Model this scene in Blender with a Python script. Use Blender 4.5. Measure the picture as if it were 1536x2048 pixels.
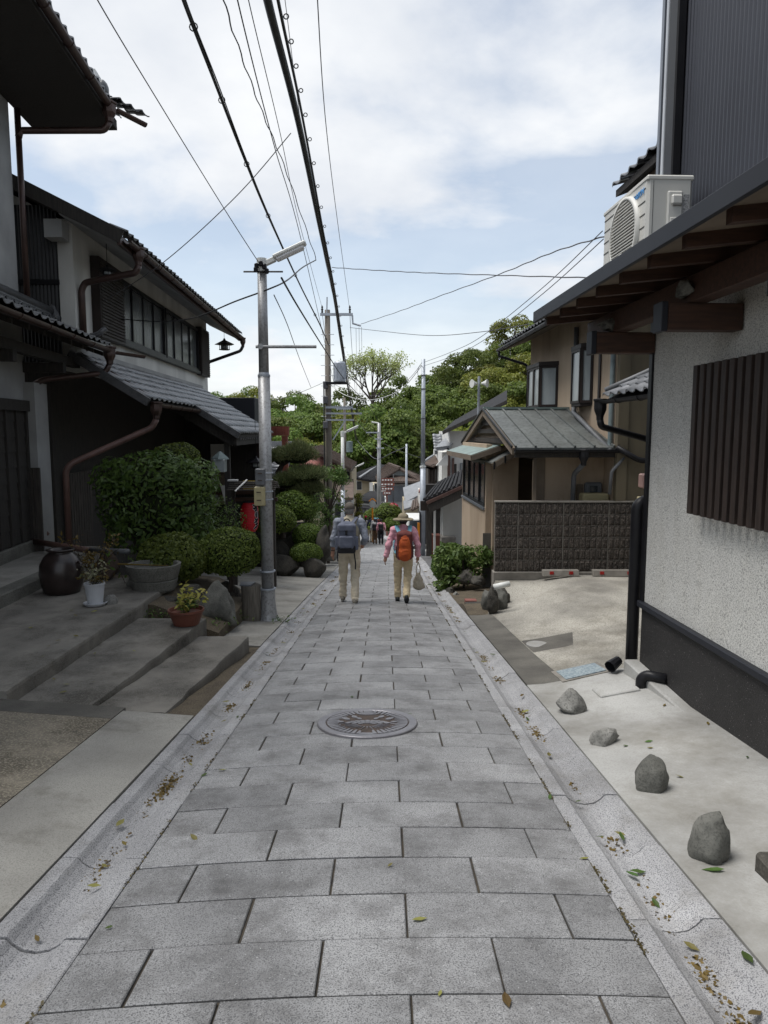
import bpy, bmesh, math, random
import numpy as np
from mathutils import Vector, Matrix
random.seed(7); rng = np.random.default_rng(7)
for o in list(bpy.data.objects): bpy.data.objects.remove(o)
R = math.radians
scene = bpy.context.scene
COL = scene.collection
# ---------------------------------------------------------------- camera
FPX, HCAM = 1416.0, 1.54
PIT = math.atan(159/FPX)
cam = bpy.data.cameras.new('camera'); camo = bpy.data.objects.new('camera', cam); COL.objects.link(camo)
camo.location = (0, 0, HCAM); camo.rotation_euler = (math.pi/2 - PIT, 0, 0)
cam.sensor_fit = 'VERTICAL'; cam.sensor_height = 24; cam.lens = 24*FPX/2048
cam.clip_start = .05; cam.clip_end = 2000
scene.camera = camo
# ---------------------------------------------------------------- sky, sun, exposure
SUN_EL, SUN_AZ = R(67), R(-95)          # azimuth clockwise from +Y (street direction)
w = bpy.data.worlds.new('World'); scene.world = w; w.use_nodes = True
nt = w.node_tree; nt.nodes.clear()
def N(t, **kw):
    n = nt.nodes.new(t)
    for k, v in kw.items(): setattr(n, k, v)
    return n
def L(a, b): nt.links.new(a, b)
sky = N('ShaderNodeTexSky', sky_type='NISHITA', sun_disc=False, sun_elevation=SUN_EL, sun_rotation=SUN_AZ, air_density=1.0, dust_density=.3, ozone_density=1.5)
skys = N('ShaderNodeMix', data_type='RGBA', blend_type='MULTIPLY'); skys.inputs[0].default_value = 1
skys.inputs[7].default_value = (.080, .072, .064, 1); L(sky.outputs[0], skys.inputs[6])
tc = N('ShaderNodeTexCoord'); sx = N('ShaderNodeSeparateXYZ'); L(tc.outputs['Generated'], sx.inputs[0])
zz = N('ShaderNodeMath', operation='MAXIMUM'); L(sx.outputs[2], zz.inputs[0]); zz.inputs[1].default_value = 0.0
za = N('ShaderNodeMath', operation='ADD'); L(zz.outputs[0], za.inputs[0]); za.inputs[1].default_value = .22
dx = N('ShaderNodeMath', operation='DIVIDE'); L(sx.outputs[0], dx.inputs[0]); L(za.outputs[0], dx.inputs[1])
dy = N('ShaderNodeMath', operation='DIVIDE'); L(sx.outputs[1], dy.inputs[0]); L(za.outputs[0], dy.inputs[1])
cv = N('ShaderNodeCombineXYZ'); L(dx.outputs[0], cv.inputs[0]); L(dy.outputs[0], cv.inputs[1]); cv.inputs[2].default_value = 3.35
n1 = N('ShaderNodeTexNoise'); n1.inputs['Scale'].default_value = .95; n1.inputs['Detail'].default_value = 9; n1.inputs['Roughness'].default_value = .52; n1.inputs['Distortion'].default_value = .25
L(cv.outputs[0], n1.inputs['Vector'])
r1 = N('ShaderNodeValToRGB'); r1.color_ramp.elements[0].position = .40; r1.color_ramp.elements[1].position = .585
r1.color_ramp.interpolation = 'EASE'
L(n1.outputs[0], r1.inputs[0])
n2 = N('ShaderNodeTexNoise'); n2.inputs['Scale'].default_value = 2.3; n2.inputs['Detail'].default_value = 7; n2.inputs['Roughness'].default_value = .55
L(cv.outputs[0], n2.inputs['Vector'])
cc = N('ShaderNodeValToRGB'); e = cc.color_ramp.elements
e[0].position = .36; e[0].color = (.335, .35, .374, 1); e[1].position = .64; e[1].color = (.41, .417, .425, 1)
L(n2.outputs[0], cc.inputs[0])
hz = N('ShaderNodeMapRange'); hz.inputs[1].default_value = .30; hz.inputs[2].default_value = .02; L(sx.outputs[2], hz.inputs[0])
hm = N('ShaderNodeMath', operation='MAXIMUM'); L(r1.outputs[0], hm.inputs[0]); L(hz.outputs[0], hm.inputs[1])
hf = N('ShaderNodeMath', operation='MAXIMUM'); L(hm.outputs[0], hf.inputs[0]); hf.inputs[1].default_value = .38
mx = N('ShaderNodeMix', data_type='RGBA'); L(hf.outputs[0], mx.inputs[0]); L(skys.outputs[2], mx.inputs[6]); L(cc.outputs[0], mx.inputs[7])
bg = N('ShaderNodeBackground'); bg.inputs[1].default_value = 1.0; L(mx.outputs[2], bg.inputs[0])
wo = N('ShaderNodeOutputWorld'); L(bg.outputs[0], wo.inputs[0])
sl = bpy.data.lights.new('sun', 'SUN'); sl.energy = 1.5; sl.angle = R(32); sl.color = (1, .97, .93)
so = bpy.data.objects.new('sun', sl); COL.objects.link(so)
sd = Vector((math.sin(SUN_AZ)*math.cos(SUN_EL), math.cos(SUN_AZ)*math.cos(SUN_EL), math.sin(SUN_EL)))
so.rotation_euler = sd.to_track_quat('Z', 'Y').to_euler(); so.location = (20, -20, 40)
vs = scene.view_settings; vs.view_transform = 'Standard'; vs.look = 'None'; vs.gamma = 1; vs.exposure = 1.28; vs.use_curve_mapping = False
scene.cycles.max_bounces = 5; scene.cycles.glossy_bounces = 2; scene.cycles.caustics_reflective = False; scene.cycles.caustics_refractive = False; scene.cycles.diffuse_bounces = 3; scene.cycles.transparent_max_bounces = 6
# ---------------------------------------------------------------- measuring helpers (photo pixel + real distance -> metres)
def ray(x, y):
    u = (x-768)/FPX; v = -(y-1024)/FPX
    return u, math.cos(PIT)+v*math.sin(PIT), -math.sin(PIT)+v*math.cos(PIT)
def at(x, y, Y):
    r = ray(x, y); k = Y/r[1]; return Vector((r[0]*k, Y, HCAM+r[2]*k))
def smooth(t):
    t = min(1, max(0, t)); return t*t*(3-2*t)
def interp(x, xs, ys): return float(np.interp(x, xs, ys))
SL = .1173
def zs(Y):
    if Y < 55: return -SL*Y
    if Y < 75: return -SL*55 - .05*(Y-55)
    return -SL*55-1.0
def cx(Y):
    return -.08 + .1*smooth((Y-13)/12) - .42*smooth((Y-24)/14) - max(0, Y-38)*.07
# ---------------------------------------------------------------- materials
def pm(name, c1, c2=None, sc=3, rough=.8, speck=None, ss=220, sa=.5, bump=0, bs=60, rand=0, metal=0, st=None, spec=.4, lo=.35, hi=.65, light=None, stain=None):
    m = bpy.data.materials.new(name); m.use_nodes = True; t = m.node_tree; ns = t.nodes
    b = ns['Principled BSDF']; b.inputs['Roughness'].default_value = rough; b.inputs['Metallic'].default_value = metal
    b.inputs['Specular IOR Level'].default_value = spec
    ge = ns.new('ShaderNodeNewGeometry'); vec = ge.outputs['Position']
    if st:
        mp = ns.new('ShaderNodeMapping'); mp.inputs['Scale'].default_value = st; t.links.new(vec, mp.inputs[0]); vs_ = mp.outputs[0]
    else: vs_ = vec
    def mul(a, bb, bt='MULTIPLY', f=1.0):
        x = ns.new('ShaderNodeMix'); x.data_type = 'RGBA'; x.blend_type = bt; x.inputs[0].default_value = f
        if not isinstance(a, tuple): t.links.new(a, x.inputs[6])
        else: x.inputs[6].default_value = a
        if not isinstance(bb, tuple): t.links.new(bb, x.inputs[7])
        else: x.inputs[7].default_value = bb
        return x
    def noise(s, d=5, v=vs_, ro=.55):
        n = ns.new('ShaderNodeTexNoise'); n.inputs['Scale'].default_value = s; n.inputs['Detail'].default_value = d; n.inputs['Roughness'].default_value = ro
        t.links.new(v, n.inputs['Vector']); return n.outputs[0]
    def ramp(s, a, bb):
        r = ns.new('ShaderNodeMapRange'); r.inputs[1].default_value = a; r.inputs[2].default_value = bb; t.links.new(s, r.inputs[0]); return r.outputs[0]
    c2 = c2 or tuple(x*.8 for x in c1)
    mx = mul((*c1, 1), (*c2, 1), 'MIX'); t.links.new(ramp(noise(sc), lo, hi), mx.inputs[0]); col = mx.outputs[2]
    if stain:
        s = mul(col, (*stain[0], 1), 'MULTIPLY'); t.links.new(ramp(noise(stain[1], 12, vs_, .76), stain[2], stain[3]), s.inputs[0]); col = s.outputs[2]
    if speck:
        s = mul(col, (*speck, 1), 'MIX'); q = ns.new('ShaderNodeMath'); q.operation = 'MULTIPLY'; q.inputs[1].default_value = sa
        t.links.new(ramp(noise(ss, 2, vec, .6), .5, .62), q.inputs[0]); t.links.new(q.outputs[0], s.inputs[0]); col = s.outputs[2]
    if light:
        s = mul(col, (*light, 1), 'MIX'); t.links.new(ramp(noise(ss*.8, 1, vec, .5), .70, .78), s.inputs[0]); col = s.outputs[2]
    if rand:
        oi = ns.new('ShaderNodeObjectInfo'); mr = ns.new('ShaderNodeMapRange'); mr.inputs[3].default_value = 1-rand; mr.inputs[4].default_value = 1+rand
        t.links.new(oi.outputs['Random'], mr.inputs[0]); s = mul(col, mr.outputs[0]); col = s.outputs[2]
    t.links.new(col, b.inputs['Base Color'])
    if bump:
        bn = ns.new('ShaderNodeBump'); bn.inputs['Strength'].default_value = bump; bn.inputs['Distance'].default_value = .01
        t.links.new(noise(bs, 4), bn.inputs['Height']); t.links.new(bn.outputs[0], b.inputs['Normal'])
    return m
def leafm(name, c1, c2, tr=.25, rough=.55, spec=.35):
    m = bpy.data.materials.new(name); m.use_nodes = True; t = m.node_tree; ns = t.nodes; b = ns['Principled BSDF']
    b.inputs['Roughness'].default_value = rough; b.inputs['Specular IOR Level'].default_value = spec
    ge = ns.new('ShaderNodeNewGeometry'); oi = ns.new('ShaderNodeObjectInfo')
    x = ns.new('ShaderNodeMix'); x.data_type = 'RGBA'; x.inputs[6].default_value = (*c1, 1); x.inputs[7].default_value = (*c2, 1)
    t.links.new(ge.outputs['Random Per Island'], x.inputs[0])
    h = ns.new('ShaderNodeHueSaturation'); mr = ns.new('ShaderNodeMapRange'); mr.inputs[3].default_value = .75; mr.inputs[4].default_value = 1.25
    mh = ns.new('ShaderNodeMapRange'); mh.inputs[3].default_value = .485; mh.inputs[4].default_value = .515
    t.links.new(oi.outputs['Random'], mr.inputs[0]); t.links.new(mr.outputs[0], h.inputs['Value'])
    t.links.new(oi.outputs['Random'], mh.inputs[0]); t.links.new(mh.outputs[0], h.inputs['Hue']); t.links.new(x.outputs[2], h.inputs['Color'])
    t.links.new(h.outputs[0], b.inputs['Base Color'])
    tb = ns.new('ShaderNodeBsdfTranslucent'); t.links.new(h.outputs[0], tb.inputs[0])
    ms = ns.new('ShaderNodeMixShader'); ms.inputs[0].default_value = tr
    t.links.new(b.outputs[0], ms.inputs[1]); t.links.new(tb.outputs[0], ms.inputs[2]); t.links.new(ms.outputs[0], ns['Material Output'].inputs[0])
    return m
M = {}
def D(k, *a, **kw): M[k] = pm(k, *a, **kw)
D('paver', (.315, .316, .318), (.235, .236, .238), sc=2.4, rough=.6, spec=.6, speck=(.075, .075, .078), ss=190, sa=.92, bump=.35, bs=150, rand=.16, light=(.5, .5, .5), stain=((.50, .49, .48), 3.2, .46, .64))
D('joint', (.03, .027, .024), (.07, .058, .042), sc=9, rough=.95)
D('granite', (.40, .40, .405), (.30, .30, .305), sc=2.2, rough=.75, speck=(.08, .08, .09), ss=190, sa=.85, bump=.3, bs=120, rand=.07, stain=((.68, .66, .62), 1.6, .5, .68))
D('litter', (.12, .085, .04), (.06, .05, .03), sc=30, rough=.95)
D('pale_concrete', (.42, .42, .405), (.30, .298, .286), sc=1.3, rough=.85, speck=(.27, .26, .24), ss=90, sa=.5, bump=.2, bs=80, stain=((.60, .58, .54), .9, .44, .64))
D('strip_concrete', (.34, .33, .30), (.24, .232, .212), sc=1.6, rough=.88, speck=(.13, .125, .11), ss=140, sa=.5, bump=.25, bs=120, stain=((.55, .53, .5), 1.4, .5, .66))
D('dark_concrete', (.14, .132, .115), (.075, .07, .062), sc=2.2, rough=.9, speck=(.05, .05, .045), ss=120, sa=.5, bump=.3, bs=90)
D('step_concrete', (.235, .22, .192), (.125, .117, .103), sc=1.8, rough=.9, speck=(.24, .23, .21), ss=110, sa=.5, bump=.4, bs=90, stain=((.45, .44, .42), 1.5, .46, .62))
D('washed_gravel', (.26, .23, .18), (.14, .125, .10), sc=2.5, rough=.92, speck=(.36, .32, .245), ss=75, sa=.75, bump=.6, bs=110, stain=((.5, .49, .47), 1.7, .48, .62))
D('parking_concrete', (.43, .41, .36), (.20, .19, .168), sc=1.1, rough=.9, speck=(.12, .11, .09), ss=60, sa=.65, bump=.4, bs=90, st=(1, .6, 1), stain=((.5, .48, .44), .8, .5, .68))
D('asphalt', (.075, .075, .078), (.11, .11, .11), sc=3, rough=.9, speck=(.16, .16, .16), ss=200, sa=.5, bump=.3, bs=150)
D('soil', (.10, .08, .055), (.06, .048, .035), sc=6, rough=1, speck=(.2, .17, .12), ss=90, sa=.5, bump=.6, bs=60)
D('iron', (.27, .265, .28), (.21, .205, .22), sc=8, rough=.42, metal=.5, speck=(.12, .1, .1), ss=150, sa=.4)
D('iron_rust', (.085, .06, .048), (.05, .04, .035), sc=25, rough=.8)
D('rock', (.17, .168, .15), (.09, .09, .08), sc=7, rough=.85, speck=(.05, .05, .045), ss=90, sa=.5, bump=.5, bs=45)
D('rock_grey', (.29, .285, .265), (.16, .157, .145), sc=9, rough=.85, speck=(.09, .09, .08), ss=80, sa=.6, bump=.6, bs=45)
D('rock_dark', (.07, .064, .054), (.025, .024, .021), sc=5, rough=.85, speck=(.13, .12, .1), ss=60, sa=.4, bump=.7, bs=30)
D('stucco_white', (.70, .695, .66), (.62, .615, .585), sc=1.2, rough=.95, speck=(.17, .17, .165), ss=115, sa=.75, bump=.6, bs=150, st=(1, 1, .4), stain=((.84, .83, .80), 1.3, .5, .7))
D('terrazzo_black', (.026, .025, .025), (.036, .034, .034), sc=3, rough=.6, speck=(.011, .011, .011), ss=140, sa=.8, light=(.26, .25, .24), bump=.3, bs=120)
D('black_metal', (.010, .010, .012), (.015, .015, .017), sc=4, rough=.4, spec=.25)
D('navy_metal', (.02, .022, .028), (.025, .027, .033), sc=2, rough=.5, spec=.25)
D('siding', (.052, .056, .069), (.044, .047, .058), sc=1.2, rough=.4, metal=.35)
D('trim_grey', (.22, .24, .27), (.19, .21, .24), sc=3, rough=.4, metal=.4)
D('trim_light', (.55, .58, .62), sc=3, rough=.4)
D('brown_beam', (.068, .034, .022), (.04, .021, .015), sc=5, rough=.65, st=(1, 8, 8), bump=.2)
D('brown_wood', (.045, .030, .024), (.026, .018, .015), sc=6, rough=.55, st=(8, 8, .8), bump=.2)
D('soffit', (.20, .16, .12), (.15, .12, .09), sc=3, rough=.9)
D('black_wood', (.024, .022, .021), (.045, .04, .035), sc=6, rough=.8, st=(9, 9, .7), bump=.4)
D('grey_wood', (.075, .066, .057), (.035, .031, .028), sc=6, rough=.85, st=(9, 9, .6), bump=.5)
D('plaster_grey', (.36, .365, .365), (.27, .275, .275), sc=1.5, rough=.9, bump=.15, bs=40)
D('plaster_pale', (.62, .62, .59), (.46, .46, .44), sc=1.4, rough=.9, st=(1, 1, .35), bump=.15, bs=40)
D('plaster_tan', (.50, .395, .29), (.40, .31, .225), sc=.9, rough=.92, st=(1.4, 1.4, .35), bump=.2, bs=120, lo=.3, hi=.7, stain=((.72, .69, .64), 1.6, .52, .72))
D('plaster_olive', (.155, .13, .085), (.085, .072, .05), sc=1.0, rough=.92, st=(1.4, 1.4, .3), bump=.2, bs=120)
D('plaster_cream', (.46, .39, .27), (.36, .31, .22), sc=1.2, rough=.9)
D('plaster_white', (.72, .715, .68), (.55, .545, .52), sc=1.2, rough=.9, st=(1, 1, .4))
D('tile', (.21, .216, .226), (.11, .114, .122), sc=5, rough=.32, rand=.3, spec=.7, speck=(.06, .06, .06), ss=50, sa=.5)
D('tile_dark', (.075, .077, .083), (.035, .036, .04), sc=6, rough=.45, rand=.25, spec=.55, speck=(.14, .14, .13), ss=45, sa=.35)
D('tile_silver', (.27, .28, .295), (.18, .187, .2), sc=4, rough=.42, spec=.5, speck=(.1, .1, .1), ss=20, sa=.4)
D('tile_brown', (.115, .082, .065), (.075, .055, .045), sc=3, rough=.7)
D('tile_red', (.26, .095, .075), (.17, .07, .06), sc=3, rough=.7)
D('tile_black', (.032, .032, .034), (.022, .022, .024), sc=3, rough=.85, spec=.15)
D('stump_wood', (.20, .18, .15), (.11, .10, .085), sc=6, rough=.9, st=(9, 9, .6), bump=.6)
D('copper_green', (.12, .128, .124), (.175, .188, .182), sc=1.6, rough=.5, metal=.3, speck=(.06, .065, .06), ss=14, sa=.6)
D('verdigris', (.22, .29, .27), (.16, .2, .19), sc=4, rough=.6)
D('copper_brown', (.065, .036, .029), (.042, .024, .02), sc=5, rough=.42, metal=.35, spec=.6)
D('pipe_pink', (.15, .085, .07), (.09, .052, .044), sc=3, rough=.5)
D('pipe_grey', (.14, .145, .155), (.10, .105, .11), sc=4, rough=.5)
D('pipe_blue', (.17, .215, .22), (.11, .14, .145), sc=4, rough=.55)
D('steel', (.40, .405, .41), (.27, .275, .28), sc=5, rough=.45, metal=.35, st=(1, 1, .3), speck=(.12, .11, .1), ss=30, sa=.4)
D('galvanised', (.42, .45, .49), (.34, .37, .41), sc=4, rough=.5, metal=.4)
D('white_metal', (.72, .73, .70), (.63, .64, .61), sc=4, rough=.45)
D('diffuser', (.8, .8, .8), (.74, .74, .75), sc=2, rough=.25)
D('pole_concrete', (.17, .15, .125), (.095, .085, .072), sc=3, rough=.9, st=(1, 1, .2))
D('cable', (.012, .012, .013), (.02, .02, .021), sc=5, rough=.5)
D('wire_grey', (.09, .09, .10), (.07, .07, .075), sc=5, rough=.5)
D('ac_white', (.60, .595, .555), (.55, .545, .51), sc=2, rough=.45)
D('ac_shadow', (.045, .045, .043), sc=2, rough=.6)
D('logo_blue', (.05, .28, .62), (.05, .26, .6), sc=2, rough=.4)
D('print_grey', (.13, .13, .13), (.5, .5, .5), sc=90, rough=.6)
D('beige_plastic', (.44, .385, .22), (.40, .35, .20), sc=3, rough=.5)
D('grey_plastic', (.16, .17, .18), sc=3, rough=.5)
D('pink_plastic', (.40, .25, .22), sc=3, rough=.5)
D('frosted', (.10, .11, .118), (.055, .06, .066), sc=1.0, rough=.22, spec=.6, st=(2.5, 2.5, .5))
D('dark_glass', (.025, .03, .034), (.05, .06, .065), sc=1.2, rough=.1, spec=.8)
D('pale_glass', (.38, .42, .43), (.28, .31, .32), sc=1.5, rough=.2, spec=.7, st=(2, 2, .6))
D('sash_brown', (.022, .017, .015), (.03, .022, .02), sc=3, rough=.5, spec=.2)
D('block_face', (.055, .045, .038), (.032, .027, .024), sc=14, rough=.95, speck=(.32, .28, .24), ss=55, sa=.4, bump=1, bs=35, rand=.12)
D('mortar', (.25, .232, .205), (.17, .158, .138), sc=6, rough=.95)
D('red_reflector', (.42, .015, .012), sc=3, rough=.3)
D('lantern_red', (.50, .012, .02), (.42, .01, .016), sc=3, rough=.55)
D('ink', (.012, .014, .018), sc=3, rough=.7)
D('white_paint', (.8, .8, .78), sc=3, rough=.6)
D('yellow_paint', (.55, .38, .05), sc=3, rough=.6)
D('orange_paint', (.75, .27, .02), sc=3, rough=.5)
D('terracotta', (.16, .055, .035), (.12, .042, .028), sc=6, rough=.6)
D('jar_glaze', (.02, .016, .015), (.032, .022, .02), sc=6, rough=.3, spec=.5)
D('stone_bowl', (.17, .168, .15), (.12, .118, .105), sc=5, rough=.95, speck=(.06, .06, .05), ss=60, sa=.6, bump=.8, bs=60)
D('plastic_white', (.55, .57, .6), (.45, .47, .5), sc=4, rough=.5)
D('red_steel', (.20, .055, .035), (.14, .04, .028), sc=4, rough=.6)
D('blue_tile', (.17, .22, .25), (.30, .35, .37), sc=45, rough=.6, lo=.45, hi=.55)
D('hill_ground', (.035, .05, .018), (.02, .03, .012), sc=.2, rough=1)
D('bark', (.075, .06, .048), (.04, .033, .027), sc=8, rough=.95, st=(3, 3, .5), bump=.6, bs=20)
D('skin', (.42, .235, .165), (.36, .19, .13), sc=9, rough=.6)
D('hair_grey', (.17, .16, .155), (.28, .27, .26), sc=60, rough=.8)
D('hair_black', (.02, .018, .017), sc=30, rough=.6)
D('cap_brown', (.13, .115, .098), (.09, .078, .066), sc=18, rough=.95)
D('hat_khaki', (.25, .215, .145), (.20, .17, .115), sc=14, rough=.95)
D('cloth_khaki', (.70, .62, .48), (.57, .50, .38), sc=7, rough=.95)
D('cloth_tan', (.66, .54, .35), (.53, .43, .275), sc=7, rough=.95)
D('cloth_vest', (.46, .415, .32), (.37, .335, .26), sc=8, rough=.95)
D('cloth_blue', (.30, .325, .38), (.22, .24, .29), sc=9, rough=.95)
D('cloth_pink', (.76, .40, .46), (.66, .31, .37), sc=9, rough=.95)
D('pack_blue', (.15, .165, .215), (.115, .127, .17), sc=10, rough=.85)
D('pack_black', (.02, .02, .024), sc=8, rough=.7)
D('pack_orange', (.52, .105, .02), (.38, .065, .015), sc=7, rough=.75)
D('pack_maroon', (.14, .035, .03), sc=7, rough=.8)
D('strap_cyan', (.18, .44, .56), sc=8, rough=.8)
D('shoe_grey', (.24, .22, .18), (.17, .155, .13), sc=12, rough=.85)
D('sole_white', (.7, .68, .64), sc=8, rough=.8)
D('shoe_black', (.025, .03, .03), sc=8, rough=.6)
D('bag_cream', (.52, .46, .36), (.42, .37, .28), sc=8, rough=.95)
D('cloth_black', (.02, .021, .025), sc=8, rough=.95)
D('cloth_white', (.62, .62, .62), sc=8, rough=.95)
D('cloth_brown', (.20, .12, .07), sc=8, rough=.95)
D('cloth_navy', (.035, .045, .08), sc=8, rough=.95)
D('cloth_green', (.33, .42, .10), sc=8, rough=.95)
D('cloth_red', (.55, .03, .06), sc=8, rough=.9)
M['leaf_hill'] = leafm('leaf_hill', (.075, .12, .025), (.19, .25, .055), .45)
M['leaf_hill_y'] = leafm('leaf_hill_y', (.11, .14, .02), (.25, .26, .045), .4)
M['leaf_pale'] = leafm('leaf_pale', (.30, .36, .11), (.46, .50, .20), .45)
M['leaf_box'] = leafm('leaf_box', (.065, .105, .02), (.175, .23, .045), .32)
M['leaf_dark'] = leafm('leaf_dark', (.045, .09, .02), (.125, .20, .045), .32, rough=.45, spec=.35)
M['leaf_yellow'] = leafm('leaf_yellow', (.28, .30, .045), (.45, .42, .09), .25)
M['leaf_var'] = leafm('leaf_var', (.10, .13, .05), (.40, .38, .25), .2)
M['leaf_rust'] = leafm('leaf_rust', (.10, .07, .02), (.2, .14, .035), .2)
M['leaf_maple'] = leafm('leaf_maple', (.05, .10, .02), (.14, .2, .05), .3)
M['needle'] = leafm('needle', (.07, .10, .04), (.17, .18, .08), .3)
M['leaf_fallen'] = leafm('leaf_fallen', (.16, .17, .04), (.24, .17, .06), .1)
M['moss'] = leafm('moss', (.045, .036, .016), (.10, .075, .03), .1)
M['flower_pink'] = leafm('flower_pink', (.55, .04, .12), (.7, .1, .2), .2)
# ---------------------------------------------------------------- mesh helpers
def frame(ox, oy, dx):
    """local x across the street, y along it (street direction (dx,1)), z up"""
    n = math.hypot(dx, 1); d = (dx/n, 1/n); p = (1/n, -dx/n)
    def T(v): return (ox+p[0]*v[0]+d[0]*v[1], oy+p[1]*v[0]+d[1]*v[1], v[2])
    return T
IDT = lambda v: (v[0], v[1], v[2])
def worg(o):
    p = Vector((0, 0, 0))
    while o is not None: p = p + o.location; o = o.parent
    return p
def tag(o, label=None, cat=None, group=None, kind=None):
    if label: o['label'] = label
    if cat: o['category'] = cat
    if group: o['group'] = group
    if kind: o['kind'] = kind
    return o
def thing(name, loc, label, cat, group=None):
    o = bpy.data.objects.new(name, None); o.empty_display_size = .1; o.location = loc; COL.objects.link(o)
    return tag(o, label, cat, group)
def link(name, me, parent=None, mtx=None):
    o = bpy.data.objects.new(name, me); COL.objects.link(o); o.parent = parent
    if mtx is not None:
        mm = mtx.copy(); mm.translation = mm.translation - (worg(parent) if parent else Vector((0, 0, 0))); o.matrix_basis = mm
    return o
class MB:
    def __init__(s, T=IDT): s.v = []; s.f = []; s.T = T
    def add(s, vs, fs):
        n = len(s.v); s.v += [s.T(p) for p in vs]; s.f += [tuple(i+n for i in f) for f in fs]; return s
    def box(s, a, b):
        x0, y0, z0 = a; x1, y1, z1 = b
        return s.add([(x0,y0,z0),(x1,y0,z0),(x1,y1,z0),(x0,y1,z0),(x0,y0,z1),(x1,y0,z1),(x1,y1,z1),(x0,y1,z1)],
            [(0,3,2,1),(4,5,6,7),(0,1,5,4),(1,2,6,5),(2,3,7,6),(3,0,4,7)])
    def prism(s, poly, ext):
        n = len(poly); e = Vector(ext)
        return s.add([tuple(p) for p in poly]+[tuple(Vector(p)+e) for p in poly],
            [tuple(range(n))[::-1], tuple(range(n, 2*n))]+[(i, (i+1) % n, n+(i+1) % n, n+i) for i in range(n)])
    def beam(s, a, b, wd, h, up=(0, 0, 1)):
        a = Vector(a); b = Vector(b); d = (b-a).normalized(); u = Vector(up); r = d.cross(u)
        if r.length < 1e-5: r = d.cross(Vector((0, 1, 0)))
        r.normalize(); u = r.cross(d); r = r*wd/2; u = u*h/2
        return s.add([tuple(p) for p in (a-r-u, a+r-u, a+r+u, a-r+u, b-r-u, b+r-u, b+r+u, b-r+u)],
            [(0,1,2,3),(7,6,5,4),(0,4,5,1),(1,5,6,2),(2,6,7,3),(3,7,4,0)])
    def tube(s, pts, r, n=8, caps=True):
        pts = [Vector(p) for p in pts]; m = len(pts); rs = r if isinstance(r, (list, tuple)) else [r]*m
        d0 = (pts[1]-pts[0]).normalized(); ref = Vector((0, 0, 1)) if abs(d0.z) < .9 else Vector((1, 0, 0))
        u = d0.cross(ref).normalized(); vs = []
        for i, p in enumerate(pts):
            d = ((pts[min(i+1, m-1)]-pts[max(i-1, 0)])).normalized()
            u = (u - d*u.dot(d)).normalized(); q = d.cross(u)
            for k in range(n):
                t = 2*math.pi*k/n; vs.append(tuple(p+(u*math.cos(t)+q*math.sin(t))*rs[i]))
        fs = [(i*n+k, i*n+(k+1) % n, (i+1)*n+(k+1) % n, (i+1)*n+k) for i in range(m-1) for k in range(n)]
        if caps: fs += [tuple(range(n))[::-1], tuple(range((m-1)*n, m*n))]
        return s.add(vs, fs)
    def lathe(s, prof, c=(0, 0, 0), n=24, sx=1, sy=1):
        vs = []; m = len(prof)
        for r, z in prof:
            for k in range(n):
                t = 2*math.pi*k/n; vs.append((c[0]+r*sx*math.cos(t), c[1]+r*sy*math.sin(t), c[2]+z))
        fs = [(i*n+k, i*n+(k+1) % n, (i+1)*n+(k+1) % n, (i+1)*n+k) for i in range(m-1) for k in range(n)]
        fs += [tuple(range(n))[::-1], tuple(range((m-1)*n, m*n))]
        return s.add(vs, fs)
    def mesh(s, org=(0, 0, 0), sm=False, mt=None, name='m'):
        me = bpy.data.meshes.new(name); ox, oy, oz = org
        me.from_pydata([(p[0]-ox, p[1]-oy, p[2]-oz) for p in s.v], [], s.f); me.update()
        if sm: me.shade_smooth()
        if mt: me.materials.append(M[mt] if isinstance(mt, str) else mt)
        return me
    def build(s, name, mt, parent=None, sm=False, bev=0, kind=None):
        org = worg(parent) if parent else Vector((0, 0, 0))
        o = link(name, s.mesh(org, sm, mt, name), parent)
        if bev:
            b = o.modifiers.new('b', 'BEVEL'); b.width = bev; b.segments = 1; b.limit_method = 'ANGLE'
        if kind: o['kind'] = kind
        return o
def solo(mb, name, mt, base, label, cat, group=None, sm=False, bev=0):
    """a thing that is one mesh, its origin at its base"""
    o = bpy.data.objects.new(name, mb.mesh(base, sm, mt, name)); o.location = base; COL.objects.link(o)
    if bev:
        b = o.modifiers.new('b', 'BEVEL'); b.width = bev; b.segments = 1; b.limit_method = 'ANGLE'
    return tag(o, label, cat, group)
def npmesh(name, V, F, mt, sm=False):
    me = bpy.data.meshes.new(name); V = np.asarray(V, np.float32); F = np.asarray(F, np.int32); k = F.shape[1]
    me.vertices.add(len(V)); me.vertices.foreach_set('co', V.ravel()); me.loops.add(F.size); me.loops.foreach_set('vertex_index', F.ravel())
    me.polygons.add(len(F)); me.polygons.foreach_set('loop_start', np.arange(0, F.size, k, dtype=np.int32)); me.polygons.foreach_set('loop_total', np.full(len(F), k, np.int32))
    me.update(calc_edges=True); me.validate()
    if sm: me.shade_smooth()
    me.materials.append(M[mt]); return me
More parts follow.
